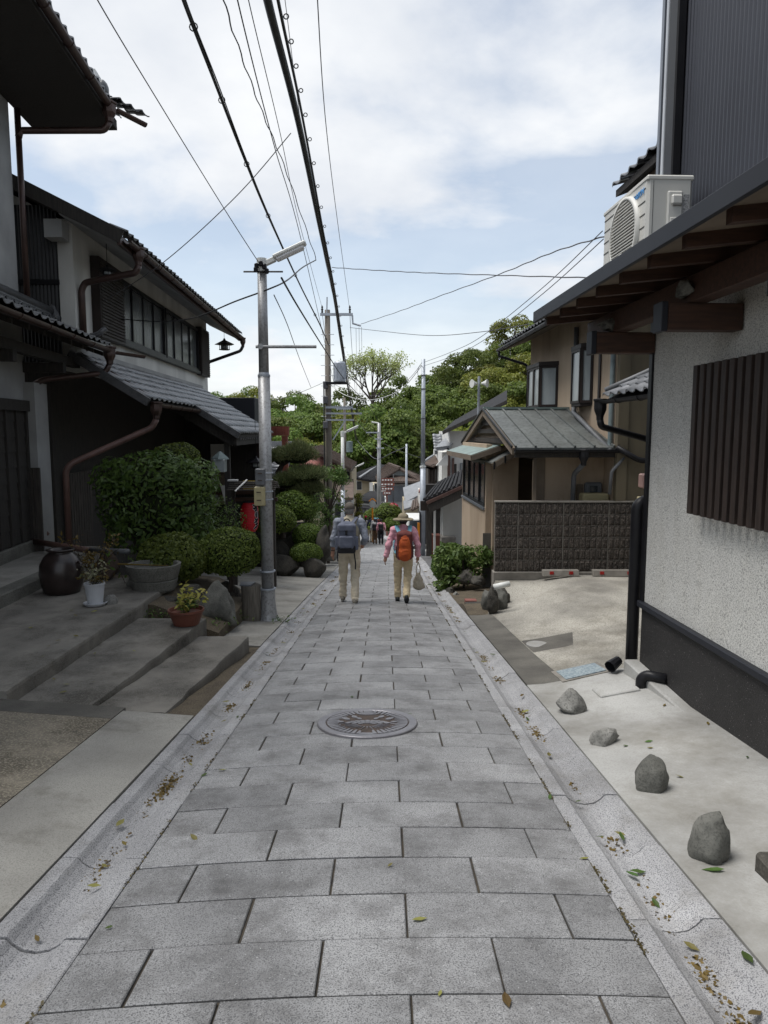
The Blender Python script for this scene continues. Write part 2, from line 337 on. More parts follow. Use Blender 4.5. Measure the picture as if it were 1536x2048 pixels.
# vectorised value noise for rocks and cloth
_P = rng.random((32, 32, 32))
def vnoise(p, s):
    q = np.asarray(p)*s; i = np.floor(q).astype(int); f = q-i; f = f*f*(3-2*f); r = 0
    for a in (0, 1):
        for b in (0, 1):
            for c in (0, 1):
                wgt = (f[:, 0] if a else 1-f[:, 0])*(f[:, 1] if b else 1-f[:, 1])*(f[:, 2] if c else 1-f[:, 2])
                r = r+wgt*_P[(i[:, 0]+a) % 32, (i[:, 1]+b) % 32, (i[:, 2]+c) % 32]
    return r*2-1
def sphere_pts(nu=20, nv=12):
    V = []; F = []
    for j in range(nv+1):
        t = math.pi*j/nv
        for i in range(nu): V.append((math.sin(t)*math.cos(2*math.pi*i/nu), math.sin(t)*math.sin(2*math.pi*i/nu), math.cos(t)))
    for j in range(nv):
        for i in range(nu): F.append((j*nu+i, (j+1)*nu+i, (j+1)*nu+(i+1) % nu, j*nu+(i+1) % nu))
    return np.array(V), np.array(F)
def rock_mesh(size, seed=0, rough=.22, top=1.0, lean=(0, 0), mt='rock', nu=40, nv=26):
    V, F = sphere_pts(nu, nv); off = np.array([seed*3.7, seed*1.3, seed*2.1])
    d = 1+rough*vnoise(V+off, 1.6)+rough*.45*vnoise(V+off, 3.7)+rough*.22*vnoise(V+off, 9)+rough*.12*vnoise(V+off, 19)
    P = V*d[:, None]; h = (P[:, 2]+1)/2; k = 1-(1-top)*np.clip(h, 0, 1)
    P[:, 0] = P[:, 0]*k+lean[0]*h; P[:, 1] = P[:, 1]*k+lean[1]*h
    rr_ = np.random.default_rng(seed+100)
    for _ in range(15):
        nv_ = rr_.normal(size=3); nv_ /= np.linalg.norm(nv_); c_ = rr_.uniform(.52, .88); e_ = np.maximum(P@nv_-c_, 0)*.85; P = P-e_[:, None]*nv_
    P = P*np.array(size)/2
    return npmesh('rock', P, F, mt, True)
def leaf_cloud(pos, nor, size, mt, shape=0, up=.0, jit=.7):
    """leaf faces at pos; shape 0 = quad, 1 = pointed six-sided leaf"""
    n = len(pos); a = rng.normal(size=(n, 3)); nn = nor+jit*rng.normal(size=(n, 3)); nn /= np.linalg.norm(nn, axis=1)[:, None]+1e-9
    a -= nn*(a*nn).sum(1)[:, None]; a[:, 2] += up; a /= np.linalg.norm(a, axis=1)[:, None]+1e-9
    b = np.cross(nn, a); s = (size*(.7+.6*rng.random(n)))[:, None]
    if shape == 0:
        V = np.stack([pos-b*s*.5, pos+a*s*.5-nn*s*.08, pos+b*s*.5, pos-a*s*.5-nn*s*.08], 1).reshape(-1, 3)
        F = np.arange(4*n).reshape(n, 4)
    elif shape == 2:   # needle
        V = np.stack([pos-b*s*.035, pos+b*s*.035, pos+a*s], 1).reshape(-1, 3); F = np.arange(3*n).reshape(n, 3)
    else:
        V = np.stack([pos, pos+a*s*.35+b*s*.2+nn*s*.06, pos+a*s*.75+b*s*.13+nn*s*.02, pos+a*s-nn*s*.1, pos+a*s*.75-b*s*.13+nn*s*.02, pos+a*s*.35-b*s*.2+nn*s*.06], 1).reshape(-1, 3)
        F = np.arange(6*n).reshape(n, 6)
    return V, F
def ell_pts(n, r, inner=.75, zmin=-1):
    d = rng.normal(size=(n*2, 3)); d /= np.linalg.norm(d, axis=1)[:, None]; d = d[d[:, 2] > zmin][:n]
    k = inner+(1-inner)*rng.random(len(d))**.5
    return d*k[:, None]*np.array(r), d
# ================================================================ THE SETTING
# ground sheet to the horizon
def hillz(X, Y):
    crest = interp(X, [-120, -60, -20, 0, 10, 20, 32, 60, 120], [-2, -1, -2, -2, 3.5, 10, 15, 20, 24])
    return -8 + (crest+8)*smooth((Y-78)/55)
mb = MB(); xs = [-400, -200, -100, -60, -40, -25, -15, -10, -7, -4, -1.8, 1.8, 4, 7, 10, 15, 25, 40, 60, 100, 200, 400]; ys = list(np.arange(-20, 56, 4.0))+[58, 62, 68, 75, 78]
for y in ys:
    for x in xs: mb.v.append((x, y, zs(y)-.5))
nx = len(xs); mb.f = [(j*nx+i, j*nx+i+1, (j+1)*nx+i+1, (j+1)*nx+i) for j in range(len(ys)-1) for i in range(nx-1)]
tag(mb.build('ground', 'soil'), kind='structure')
mb = MB(); xs = list(np.arange(-200, 201, 8.0)); ys = [76, 80, 85, 90, 96, 102, 108, 114, 120, 126, 134, 160, 250, 700]
for y in ys:
    for x in xs: mb.v.append((x, y, hillz(x, y)-.05))
nx = len(xs); mb.f = [(j*nx+i, j*nx+i+1, (j+1)*nx+i+1, (j+1)*nx+i) for j in range(len(ys)-1) for i in range(nx-1)]
tag(mb.build('hill', 'hill_ground', sm=True), kind='structure')
# ---------------------------------------------------------------- paved street
CR = .035
def street_z(X, Y):
    t = (X-cx(Y)); return zs(Y)+CR*(1-min(1, t*t))-.012
street = MB(); ys = list(np.arange(-3, 80, .6))
for y in ys:
    for k in range(7):
        x = cx(y)-1.0+2.0*k/6; street.v.append((x, y, street_z(x, y)-.011))
street.f = [(j*7+i, j*7+i+1, (j+1)*7+i+1, (j+1)*7+i) for j in range(len(ys)-1) for i in range(6)]
street = tag(street.build('street', 'joint', sm=True), kind='structure')
def paver(mb, y0, y1, x0, x1, org, sag=0):
    """one slab following the camber; x relative to the street centre; rows run slightly askew"""
    g = prand.uniform(.003, .006); jx, jy = prand.uniform(-.0015, .0015), prand.uniform(-.0015, .0015); x0 += g; x1 -= g; y0 += g; y1 -= g; b = .004
    n = 4; X = [x0, x0+b]+[x0+(x1-x0)*i/n for i in range(1, n)]+[x1-b, x1]; Yv = [y0, y0+b, y1-b, y1]
    vs = []
    def P(x, y, dz):
        yy = y+.04*x+jy; xx = cx(yy)+x+jx; return (xx-org[0], yy-org[1], street_z(xx, yy)+dz-org[2])
    for j, y in enumerate(Yv):
        for i, x in enumerate(X):
            e = (i in (0, len(X)-1)) or j in (0, 3); vs.append(P(x, y, sag-(.004 if e else 0)))
    m = len(X); fs = [(j*m+i, j*m+i+1, (j+1)*m+i+1, (j+1)*m+i) for j in range(3) for i in range(m-1)]
    q = len(vs); ring = [i for i in range(m)]+[j*m+m-1 for j in (1, 2, 3)]+[3*m+i for i in range(m-2, -1, -1)]+[m*2, m]
    for i in ring:
        v = vs[i]; vs.append((v[0], v[1], v[2]-.02))
    r = len(ring); fs += [(ring[k], q+k, q+(k+1) % r, ring[(k+1) % r]) for k in range(r)]
    a = len(mb.v); mb.v += vs; mb.f += [tuple(i+a for i in f) for f in fs]
ROW0 = 2.34-.298*5; cnt = 0; far = MB(); prand = random.Random(3)
for r in range(0, 185):
    y0 = ROW0+r*.298; y1 = y0+.298
    off = .165 if r % 2 == 1 else -.135                # joint position relative to the street centre
    js = [-1.0]+[off+.6*k for k in range(-3, 4) if -.93 < off+.6*k < .93]+[1.0]
    for a, b in zip(js[:-1], js[1:]):
        sag = prand.uniform(-.0025, .0025)
        if y1 > 1.2 and cnt < 300:
            c = ((a+b)/2+cx((y0+y1)/2), (y0+y1)/2, street_z((a+b)/2+cx(y0), y0)); m_ = MB(); paver(m_, y0, y1, a, b, c, sag)
            o = link('paver', m_.mesh((0, 0, 0), False, 'paver', 'paver'), street); o.location = c; cnt += 1
        elif y0 > 1.2: paver(far, y0, y1, a, b, (0, 0, 0), sag)
far.build('distant_pavers', 'paver', street, kind='stuff')
# ---------------------------------------------------------------- granite gutters, 0.6 m stones
prof = [(0, -.004), (.006, 0), (.08, 0), (.088, -.006), (.10, -.02), (.14, -.042), (.19, -.05), (.24, -.042), (.275, -.02), (.292, -.002), (.30, .004), (.365, .004), (.37, 0)]
def gutter_mesh(sgn):
    m_ = MB(); L_ = .297
    ysg = [-L_, -L_+.006, L_-.006, L_]
    for j, y in enumerate(ysg):
        for i, (x, z) in enumerate(prof): m_.v.append((sgn*x, y, z-(.004 if j in (0, 3) else 0)))
    n = len(prof); m_.f = [(j*n+i, j*n+i+1, (j+1)*n+i+1, (j+1)*n+i)[::sgn] for j in range(3) for i in range(n-1)]
    b = len(m_.v); m_.v += [(sgn*x, y, -.12) for y in (-L_, L_) for x in (0, .37)]
    m_.f += [tuple(range(n))+(b+1, b), tuple(range(3*n, 4*n))+(b+3, b+2)]
    m_.f += [(0, n, 2*n, 3*n, b+2, b), (n-1, 2*n-1, 3*n-1, 4*n-1, b+3, b+1)]
    return m_.mesh((0, 0, 0), False, 'granite', 'gutter_stone')
for sgn, nm in ((-1, 'gutter_left'), (1, 'gutter_right')):
    base = MB(); ys = list(np.arange(-2, 60, .6))
    for y in ys:
        c = cx(y)+sgn*1.0
        base.v += [(c, y, zs(y)-.075), (c+sgn*.37, y, zs(y)-.075)]
    base.f = [(2*j, 2*j+1, 2*j+3, 2*j+2)[::sgn] for j in range(len(ys)-1)]
    g = tag(base.build(nm, 'joint'), kind='structure'); me = gutter_mesh(sgn)
    for k in range(90):
        y = .9+.598*k+(.12 if sgn > 0 else 0); y = y if y < 54 else None
        if y is None: break
        dxx = (cx(y+.3)-cx(y-.3))/.6
        rot = Matrix.Rotation(-math.atan(SL), 4, 'X'); rz = Matrix.Rotation(-math.atan(dxx), 4, 'Z'); tilt = Matrix.Rotation(prand.uniform(-.008, .008), 4, 'Y')
        link('gutter_stone', me, g, Matrix.Translation((cx(y)+sgn*1.0, y, zs(y)-.012+prand.uniform(-.004, .003))) @ rz @ rot @ tilt)
GL = lambda Y: cx(Y)-1.375
GR = lambda Y: cx(Y)+1.375
# ---------------------------------------------------------------- right forecourt, apron, parking
def zr(X, Y):
    rs = interp(Y, [0, 4, 5.7, 8, 10, 12.5, 16], [.03, .06, .15, .25, .36, .48, .5])
    fr = max(smooth((X-1.29)/(1.0+1.1*smooth((Y-6)/2))), .8*smooth((Y-10.4)/2.0)); return zs(Y)-.005+rs*fr
def redge(Y): return 1.298 if Y < 9.3 else 1.298+.22*(Y-9.3)
def sheet(name, mt, xa, xb, ya, yb, zf, nx=10, dy=.3, skirt=.35, kind='structure', sub=1):
    m_ = MB(); ys = list(np.arange(ya, yb, dy))+[yb]
    for y in ys:
        a, b = xa(y), xb(y)
        for i in range(nx+1):
            x = a+(b-a)*i/nx; m_.v.append((x, y, zf(x, y)))
    n = nx+1; J = len(ys); m_.f = [(j*n+i, j*n+i+1, (j+1)*n+i+1, (j+1)*n+i) for j in range(J-1) for i in range(nx)]
    ring = [i for i in range(n)]+[j*n+nx for j in range(1, J)]+[(J-1)*n+i for i in range(nx-1, -1, -1)]+[j*n for j in range(J-2, 0, -1)]
    q = len(m_.v); m_.v += [(m_.v[i][0], m_.v[i][1], m_.v[i][2]-skirt) for i in ring]; r = len(ring)
    m_.f += [(ring[k], q+k, q+(k+1) % r, ring[(k+1) % r]) for k in range(r)]
    return tag(m_.build(name, mt), kind=kind)
sheet('forecourt', 'pale_concrete', lambda Y: GR(Y)-.0+.0, lambda Y: 3.2, -2, 6.2, zr, nx=12)
sheet('apron', 'dark_concrete', lambda Y: GR(Y)+.004, lambda Y: max(redge(Y), 1.62)+.02, 6.206, 10.6, zr, nx=4)
sheet('parking', 'parking_concrete', lambda Y: max(redge(Y), 1.62)+.026 if Y < 10.6 else redge(Y), lambda Y: 7.5, 6.206, 12.4, zr, nx=16)
sheet('verge_right', 'soil', lambda Y: GR(Y)+.004, lambda Y: 2.5, 10.62, 17.5, lambda X, Y: (lambda b: zr(X, Y)*(1-smooth((Y-10.6)/1.6))+b*smooth((Y-10.6)/1.6)-(.03 if X > redge(Y)-.02 and Y < 12.4 else 0))(zs(Y)-.02+.05*smooth((X-1.4)/.6)), nx=8, dy=.2)
sheet('side_lane', 'asphalt', lambda Y: GR(Y)+.004, lambda Y: GR(Y)+.9+.25*(Y-17.5), 17.506, 30, lambda X, Y: zs(Y)-.01, nx=6, dy=.6)
sheet('pavement_right', 'pale_concrete', lambda Y: GR(Y)+.004, lambda Y: 9, 30.01, 54, lambda X, Y: zs(Y)-.01, nx=6, dy=1)
# ---------------------------------------------------------------- left pads
def zl(X, Y): return zs(Y)-.005+.075*max(0, GL(Y)-X)
sheet('edge_strip', 'strip_concrete', lambda Y: GL(Y)-.5+.055*(5.2-Y)*0-.02*(Y-3), lambda Y: GL(Y)-.004, -2, 5.22, zl, nx=4)
sheet('washed_pad', 'washed_gravel', lambda Y: -9, lambda Y: GL(Y)-.508-.02*(Y-3), -2, 5.0, zl, nx=14)
sheet('pad_border', 'dark_concrete', lambda Y: -5.2, lambda Y: GL(Y)-.508-.02*(Y-3), 5.006, 5.3, zl, nx=10, dy=.1)
sheet('driveway', 'strip_concrete', lambda Y: -8.5, lambda Y: GL(Y)-.004, 8.1, 22, lambda X, Y: zs(Y)-.005+.05*max(0, GL(Y)-X)*smooth((22-Y)/6), nx=14, dy=.5)
sheet('gutter_verge', 'soil', lambda Y: GL(Y)-.35, lambda Y: GL(Y)-.004, 5.226, 8.09, lambda X, Y: zs(Y)-.02, nx=3)
sheet('pavement_left', 'dark_concrete', lambda Y: -9, lambda Y: GL(Y)-.004, 22.01, 54, lambda X, Y: zs(Y)-.01, nx=6, dy=1)
# entrance steps
st = thing('entrance_steps', (-2.6, 6.5, -.9), 'low dark concrete entrance steps climbing away from the gutter', 'steps')
def jit_edge(a, b, n=14, amp=.012):
    return [(a[0]+(b[0]-a[0])*i/n+(prand.uniform(-amp, amp) if 0 < i < n else 0), a[1]+(b[1]-a[1])*i/n, a[2]+(b[2]-a[2])*i/n+(prand.uniform(-amp*.3, amp*.3) if 0 < i < n else 0)) for i in range(n+1)]
def step(near_r, far_r, xl_n, xl_f, mt='step_concrete'):
    e_ = jit_edge(near_r, far_r); m_ = MB(); n = len(e_)
    for p in e_:
        t = (p[1]-near_r[1])/(far_r[1]-near_r[1]); xl = xl_n+(xl_f-xl_n)*t
        m_.v += [(xl, p[1], p[2]), (p[0]-.03, p[1], p[2]), (p[0]-.006, p[1], p[2]-.006), (p[0], p[1], p[2]-.03), (p[0]+.004, p[1], p[2]-.5)]
    m_.f = [(5*i+k, 5*i+k+1, 5*i+k+6, 5*i+k+5) for i in range(n-1) for k in range(4)]
    b = len(m_.v); m_.v += [(xl_n, near_r[1], near_r[2]-.5), (xl_f, far_r[1], far_r[2]-.5)]
    m_.f += [(4, 3, 2, 1, 0, b), (5*(n-1), 5*n-4, 5*n-3, 5*n-2, 5*n-1, b+1)]
    m_.build('step', mt, st)
step((-1.70, 5.305, -.625), (-1.53, 7.8, -.75), -2.6, -2.5)
step((-2.30, 5.31, -.585), (-2.06, 8.02, -.60), -3.2, -3.1)
step((-2.93, 5.305, -.455), (-2.80, 9.6, -.45), -6.5, -6.5)
pf = MB(); pf.prism([(-4.28, 4.6, -.3), (-4.40, 9.35, -.3), (-4.62, 9.35, -.3), (-4.5, 4.6, -.3)], (0, 0, -.5)); pf.build('kerb_stone', 'stone_bowl', st, bev=.015)
pf = MB(); pf.prism([(-4.506, 4.6, -.302), (-4.626, 11.4, -.302), (-7, 11.4, -.302), (-7, 4.6, -.302)], (0, 0, -.5)); pf.build('landing', 'strip_concrete', st)
# garden plinth (soil shelf) behind the steps
sheet('planting_bed', 'soil', lambda Y: -4.62, lambda Y: -2.0-.2*smooth((Y-9.6)/1.5), 8.35, 11.3, lambda X, Y: -.52-.35*smooth((X+2.8)/.8)-.25*smooth((Y-10)/1.3), nx=10, dy=.25, skirt=.9)
# ---------------------------------------------------------------- manhole cover
MY = 4.93; MX = -.12
mh = thing('manhole_cover', (MX, MY, street_z(MX, MY)), 'round cast iron manhole cover with a flower and leaf relief', 'manhole cover')
mh.rotation_euler = (-math.atan(SL), 0, 0)
def mpart(name, m_, mt, z=0):
    o = link(name, m_.mesh((0, 0, 0), False, mt, name), mh); return o
m_ = MB(); m_.lathe([(0.001, -.03), (.36, -.03), (.36, .006), (.352, .008), (.001, .008)], n=64); mpart('cover_plate', m_, 'iron_rust')
m_ = MB(); n = 64
for r, z in ((.362, -.03), (.362, .010), (.356, .014), (.305, .014), (.299, .009), (.299, -.03)): m_.v += [(r*math.cos(2*math.pi*k/n), r*math.sin(2*math.pi*k/n), z) for k in range(n)]
m_.f = [(i*n+k, i*n+(k+1) % n, (i+1)*n+(k+1) % n, (i+1)*n+k) for i in range(5) for k in range(n)]; mpart('rim', m_, 'iron')
m_ = MB()
def rel(pts, h=.006): m_.prism([(x, y, .008) for x, y in pts], (0, 0, h))
for k in range(46):
    t = 2*math.pi*k/46; r0 = .205+.012*(k % 2); c, s = math.cos, math.sin
    if abs(t-math.pi/2) < .14 or abs(t-3*math.pi/2) < .2: continue
    w0, w1 = .028, .058
    rel([(r0*c(t-w0), r0*s(t-w0)), (.292*c(t-w1), .292*s(t-w1)), (.292*c(t+w1), .292*s(t+w1)), (r0*c(t+w0), r0*s(t+w0))])
mpart('rays', m_, 'iron')['kind'] = 'stuff'
m_ = MB()
for ring, (rad, cnt_) in enumerate(((.035, 5), (.065, 9), (.095, 11))):       # flower of scalloped petals, rising from its base
    for k in range(cnt_):
        t = math.pi*(.02+.96*(k+.5)/cnt_); px_, py_ = 1.5*rad*math.cos(t), -.05+.75*rad*math.sin(t)
        rel([(px_+.016*math.cos(a)*1.25, py_+.014*math.sin(a)) for a in [i*2*math.pi/8 for i in range(8)]], .005+.001*ring)
for k in range(13):
    t = math.pi+math.pi*(k+.5)/13; r0, r1 = .06, .13+.03*(k % 2)
    rel([(1.2*r0*math.cos(t-.05), -.06+.9*r0*math.sin(t-.05)), (1.25*r1*math.cos(t), -.06+.9*r1*math.sin(t)), (1.2*r0*math.cos(t+.06), -.06+.9*r0*math.sin(t+.06))])
mpart('flower', m_, 'iron')['kind'] = 'stuff'
for sg in (-1, 1):
    for (lx, ly, la, ll) in ((.13, .05, .75, .085), (.085, .095, 1.15, .075), (.165, -.005, .2, .07), (.045, .06, .9, .06)):
        m_ = MB(); ca, sa = math.cos(la), math.sin(la); pts = []
        for (u, v) in ((0, 0), (.3, .24), (.65, .24), (1, 0), (.65, -.24), (.3, -.24)):
            pts.append((sg*(lx+ll*(u*ca-v*sa)), ly+ll*(u*sa+v*ca)))
        rel(pts if sg > 0 else pts[::-1]); mpart('leaf', m_, 'iron')
    m_ = MB(); m_.tube([(sg*.20, -.06, .010), (sg*.12, .0, .011), (sg*.05, .03, .010)], .005, 5); mpart('stem', m_, 'iron')
m_ = MB(); rel([(-.05, .195), (.05, .195), (.05, .235), (-.05, .235)]); rel([(-.035, .25), (.035, .25), (.035, .297), (-.035, .297)])
rel([(.075*math.cos(a), .215+.035*math.sin(a)) for a in [i*2*math.pi/14 for i in range(14)]], .004); mpart('plaque', m_, 'iron')['kind'] = 'stuff'
m_ = MB(); rel([(-.05, -.297), (.05, -.297), (.04, -.262), (-.04, -.262)], .006); mpart('key_hole', m_, 'iron')
# ================================================================ BUILDINGS: shared pieces
def tile_mesh(mt, wd=.27, ln=.285):
    """one S-profile clay roof tile; local x along the eave, y up the slope, z out of the roof"""
    m_ = MB(); px_ = [(-.5, .012), (-.36, .040), (-.22, .046), (-.08, .022), (.12, .004), (.32, .002), (.5, .014)]
    n = len(px_)
    for y, dz in ((-ln/2, .014), (ln/2, -.014)):
        for x, z in px_: m_.v.append((x*wd*1.03, y, z+dz))
    for x, z in px_: m_.v.append((x*wd*1.03, -ln/2+.003, z+.014-.02))
    m_.f = [(i, i+1, n+i+1, n+i) for i in range(n-1)]+[(2*n+i, 2*n+i+1, i+1, i) for i in range(n-1)]
    return m_.mesh((0, 0, 0), True, mt, 'tile')
def tile_roof(roof, a, b, up, rows, mt, exp=.24, wd=.27, wob=.004):
    """courses of tiles from the eave a-b up the slope"""
    a = Vector(a); b = Vector(b); ex = (b-a).normalized(); upv = Vector(up).normalized(); upv = (upv-ex*upv.dot(ex)).normalized(); nz = ex.cross(upv)
    if nz.z < 0: ex = -ex; a, b = b, a; nz = -nz
    nc = max(1, int(round((b-a).length/wd))); w_ = (b-a).length/nc; me = tile_mesh(mt, w_, exp*1.2)
    for r in range(rows):
        for c in range(nc):
            p = a+ex*(w_*(c+.5))+upv*(exp*(r+.5))+nz*(.012+prand.uniform(-wob, wob))
            m4 = Matrix((ex, upv, nz)).transposed().to_4x4(); m4.translation = p
            link('tile', me, roof, m4 @ Matrix.Rotation(prand.uniform(-.012, .012), 4, 'Z'))
def slab(name, mt, parent, pts, th=.06, T=IDT, bev=0):
    """roof slab: polygon pts (local) thickened downward"""
    m_ = MB(T); m_.prism(pts, (0, 0, -th)); return m_.build(name, mt, parent, bev=bev)
def gutter_run(name, mt, parent, a, b, r=.055, T=IDT):
    """open half-round gutter from a to b"""
    a = Vector(T(a)); b = Vector(T(b)); d = (b-a).normalized(); s = d.cross(Vector((0, 0, 1))).normalized(); m_ = MB(); n = 9
    for p in (a, b):
        for k in range(n):
            t = math.pi*k/(n-1); m_.v.append(tuple(p-s*r*math.cos(t)-Vector((0, 0, 1))*r*math.sin(t)))
        for k in range(n):
            t = math.pi*(n-1-k)/(n-1); q = r*.88; m_.v.append(tuple(p-s*q*math.cos(t)-Vector((0, 0, 1))*q*math.sin(t)))
    k2 = 2*n; m_.f = [(k, (k+1) % k2, k2+(k+1) % k2, k2+k) for k in range(k2)]+[tuple(range(k2))[::-1], tuple(range(k2, 2*k2))]
    o = m_.build(name, mt, parent, sm=False)
    Ln = (b-a).length; c = MB()
    for i in range(1, int(Ln/.9)+1):
        p = a+d*(Ln*i/(int(Ln/.9)+1)); ring = [tuple(p-s*(r+.004)*math.cos(math.pi*k/8)-Vector((0, 0, 1))*(r+.004)*math.sin(math.pi*k/8)) for k in range(9)]
        c = MB(); c.tube(ring, .006, 5); c.build('gutter_clip', mt, o)
    return o
def pipe(name, mt, parent, pts, r=.04, T=IDT, n=10):
    """round pipe with softened bends"""
    P = [Vector(T(p)) for p in pts]; out = [P[0]]
    for i in range(1, len(P)-1):
        d0 = (P[i-1]-P[i]); d1 = (P[i+1]-P[i]); q = min(r*1.6, d0.length*.4, d1.length*.4); A = P[i]+d0.normalized()*q; B = P[i]+d1.normalized()*q
        for t in (0, .33, .67, 1): out.append(A*(1-t)**2+P[i]*2*t*(1-t)+B*t*t)
    out.append(P[-1]); m_ = MB(); m_.tube(out, r, n); return m_.build(name, mt, parent, sm=True)
def hopper(mt, parent, c, s=.09, T=IDT):
    x, y, z = T(c); m_ = MB(); m_.lathe([(s*.55, -.16), (s*.6, -.1), (s*.95, -.03), (s, .0), (s, .09), (s*1.15, .10), (s*1.15, .125), (s, .125)], (x, y, z), 4+4); return m_.build('rain_hopper', mt, parent, bev=.004)
def window(parent, T, x, y0, y1, z0, z1, frame_m='sash_brown', pane_m='frosted', n=2, out=1, fw=.05, dp=.06):
    """sash window on a wall at local x facing the street; out=+1 means +x is outward"""
    wv = MB(T); o_ = out
    def bx(m_, xa, xb, ya, yb, za, zb): m_.box((min(xa, xb), ya, za), (max(xa, xb), yb, zb))
    bx(wv, x, x+o_*dp, y0, y1, z0, z0+fw); bx(wv, x, x+o_*dp, y0, y1, z1-fw, z1); bx(wv, x, x+o_*dp, y0, y0+fw, z0+fw, z1-fw); bx(wv, x, x+o_*dp, y1-fw, y1, z0+fw, z1-fw)
    win = wv.build('window', frame_m, parent); wd = (y1-y0-2*fw)/n
    for i in range(n):
        ya = y0+fw+wd*i; m_ = MB(T); q = .02*(i % 2); bx(m_, x+o_*(.012+q*.6), x+o_*(.018+q*.6), ya+.025, ya+wd-.025, z0+fw+.02, z1-fw-.02); m_.build('pane', pane_m, win)
        m_ = MB(T)
        for (a_, b_, c_, d_) in ((ya, ya+.03, z0+fw, z1-fw), (ya+wd-.03, ya+wd, z0+fw, z1-fw), (ya+.03, ya+wd-.03, z0+fw, z0+fw+.03), (ya+.03, ya+wd-.03, z1-fw-.03, z1-fw)):
            bx(m_, x+o_*(.004+q*.6), x+o_*(.03+q), a_, b_, c_, d_)
        m_.build('sash', frame_m, win)
    return win
# ================================================================ RIGHT: white stucco building with black base
FA = frame(2.24, 6.0, -.0445)
ba = thing('stucco_building', FA((2, -3, -.55)), 'white stucco building with black speckled base, slatted window screen and dark metal upper storey', 'building')
def P_(name, mt, parent=None, T=FA, bev=0, **boxes): pass
m_ = MB(FA); m_.box((0, -9, .06), (.2, 0, 2.78)); m_.box((.2, -.2, .06), (5, 0, 2.78)); m_.build('stucco_wall', 'stucco_white', ba)
m_ = MB(FA); m_.box((-.006, -9, -1.1), (.2, .004, .045)); m_.box((.2, -.2, -1.1), (5, .004, .045)); m_.build('base_wall', 'terrazzo_black', ba)
m_ = MB(FA); m_.box((-.045, -9, .04), (0.05, .03, .095)); m_.build('dado_rail', 'navy_metal', ba, bev=.008)
m_ = MB(FA); m_.box((-.02, -.03, .095), (.03, .03, 2.7)); m_.build('corner_post', 'black_metal', ba)
pipe('downpipe', 'black_metal', ba, [(.06, .09, .95), (-.0, .09, .95), (-.045, .09, .90), (-.045, .09, -.62)], .052, FA, 12)
m_ = MB(FA); m_.prism([(-.10, -1.55, -.50), (-.13, .05, -.44), (.0, .05, -.44), (.0, -1.55, -.50)], (0, 0, -.4)); m_.build('concrete_plinth', 'pale_concrete', ba, bev=.012)
pipe('drain_elbow', 'black_metal', ba, [(.0, -.52, -.42), (-.12, -.42, -.42), (-.16, -.40, -.46), (-.16, -.40, -.60)], .042, FA, 12)
# slatted screen of square timbers
scr = MB(FA); scr.box((-.05, -2.2, 1.2), (-.01, -.95, 1.26)); scr = scr.build('slat_screen', 'brown_wood', ba)
m_ = MB(FA); m_.box((-.05, -2.2, 1.7), (-.01, -.95, 1.76)); m_.build('cross_rail', 'brown_wood', scr)
for i in range(13):
    y = -.98-.096*i; m_ = MB(FA); m_.box((-.115, y-.028, .965), (-.05, y+.028, 2.005)); m_.build('slat', 'brown_wood', scr, bev=.003)
# upper storey: fine ribbed metal siding
sd_ = MB(FA); ys = list(np.arange(-4.2, .0, .0125)); sec = []
for i, y in enumerate(ys): sec.append((-.012 if (i % 4) in (0, 1) else -.002, y))
for x, y in sec: sd_.v += [FA((x, y, 2.6)), FA((x, y, 7.5))]
sd_.f = [(2*i, 2*i+2, 2*i+3, 2*i+1) for i in range(len(sec)-1)]; sd_.build('ribbed_siding', 'siding', ba)
m_ = MB(FA); m_.box((.0, -4.3, 2.79), (5, -.001, 7.5)); m_.build('upper_wall', 'navy_metal', ba)
m_ = MB(FA); m_.box((-.03, -.012, 2.6), (.12, .03, 7.5)); m_.build('corner_trim', 'trim_grey', ba, bev=.004)
m_ = MB(FA); m_.box((-.065, -.17, 2.7), (-.02, -.135, 7.5)); m_.build('cable_duct', 'trim_light', ba, bev=.006)
m_ = MB(FA); m_.box((-.09, -.40, 2.7), (-.016, -.25, 7.5)); m_.build('downpipe_duct', 'black_metal', ba, bev=.01)
# pent roof: deck, fascia, rafters, purlin, brackets
pr = MB(FA); pr.prism([(-.80, -6, 2.60), (-.80, .72, 2.60), (-.005, .72, 2.69), (-.005, -6, 2.69)], (0, 0, .035)); pr = pr.build('pent_roof', 'navy_metal', ba)
m_ = MB(FA); m_.box((-.83, -6, 2.545), (-.80, .74, 2.645)); m_.build('fascia', 'navy_metal', pr, bev=.004)
m_ = MB(FA); m_.prism([(-.79, -6, 2.575), (-.79, .70, 2.575), (-.005, .70, 2.665), (-.005, -6, 2.665)], (0, 0, .02)); m_.build('soffit', 'soffit', pr)
for i in range(15):
    y = .62-.45*i; m_ = MB(FA); m_.prism([(-.74, y-.03, 2.585), (-.74, y+.03, 2.585), (-.01, y+.03, 2.66), (-.01, y-.03, 2.66)], (0, 0, -.075)); m_.build('rafter', 'brown_beam', pr)
m_ = MB(FA); m_.box((-.36, -6, 2.36), (-.24, .62, 2.53)); m_.build('purlin', 'brown_beam', pr, bev=.006)
for y in (.0, -1.32, -2.6):
    m_ = MB(FA); m_.box((-.50, y-.06, 2.19), (-.01, y+.06, 2.358)); bb = m_.build('bracket_beam', 'brown_beam', pr, bev=.005)
    m_ = MB(FA); m_.box((-.545, y-.066, 2.18), (-.503, y+.066, 2.366)); m_.build('metal_cap', 'navy_metal', bb, bev=.004)
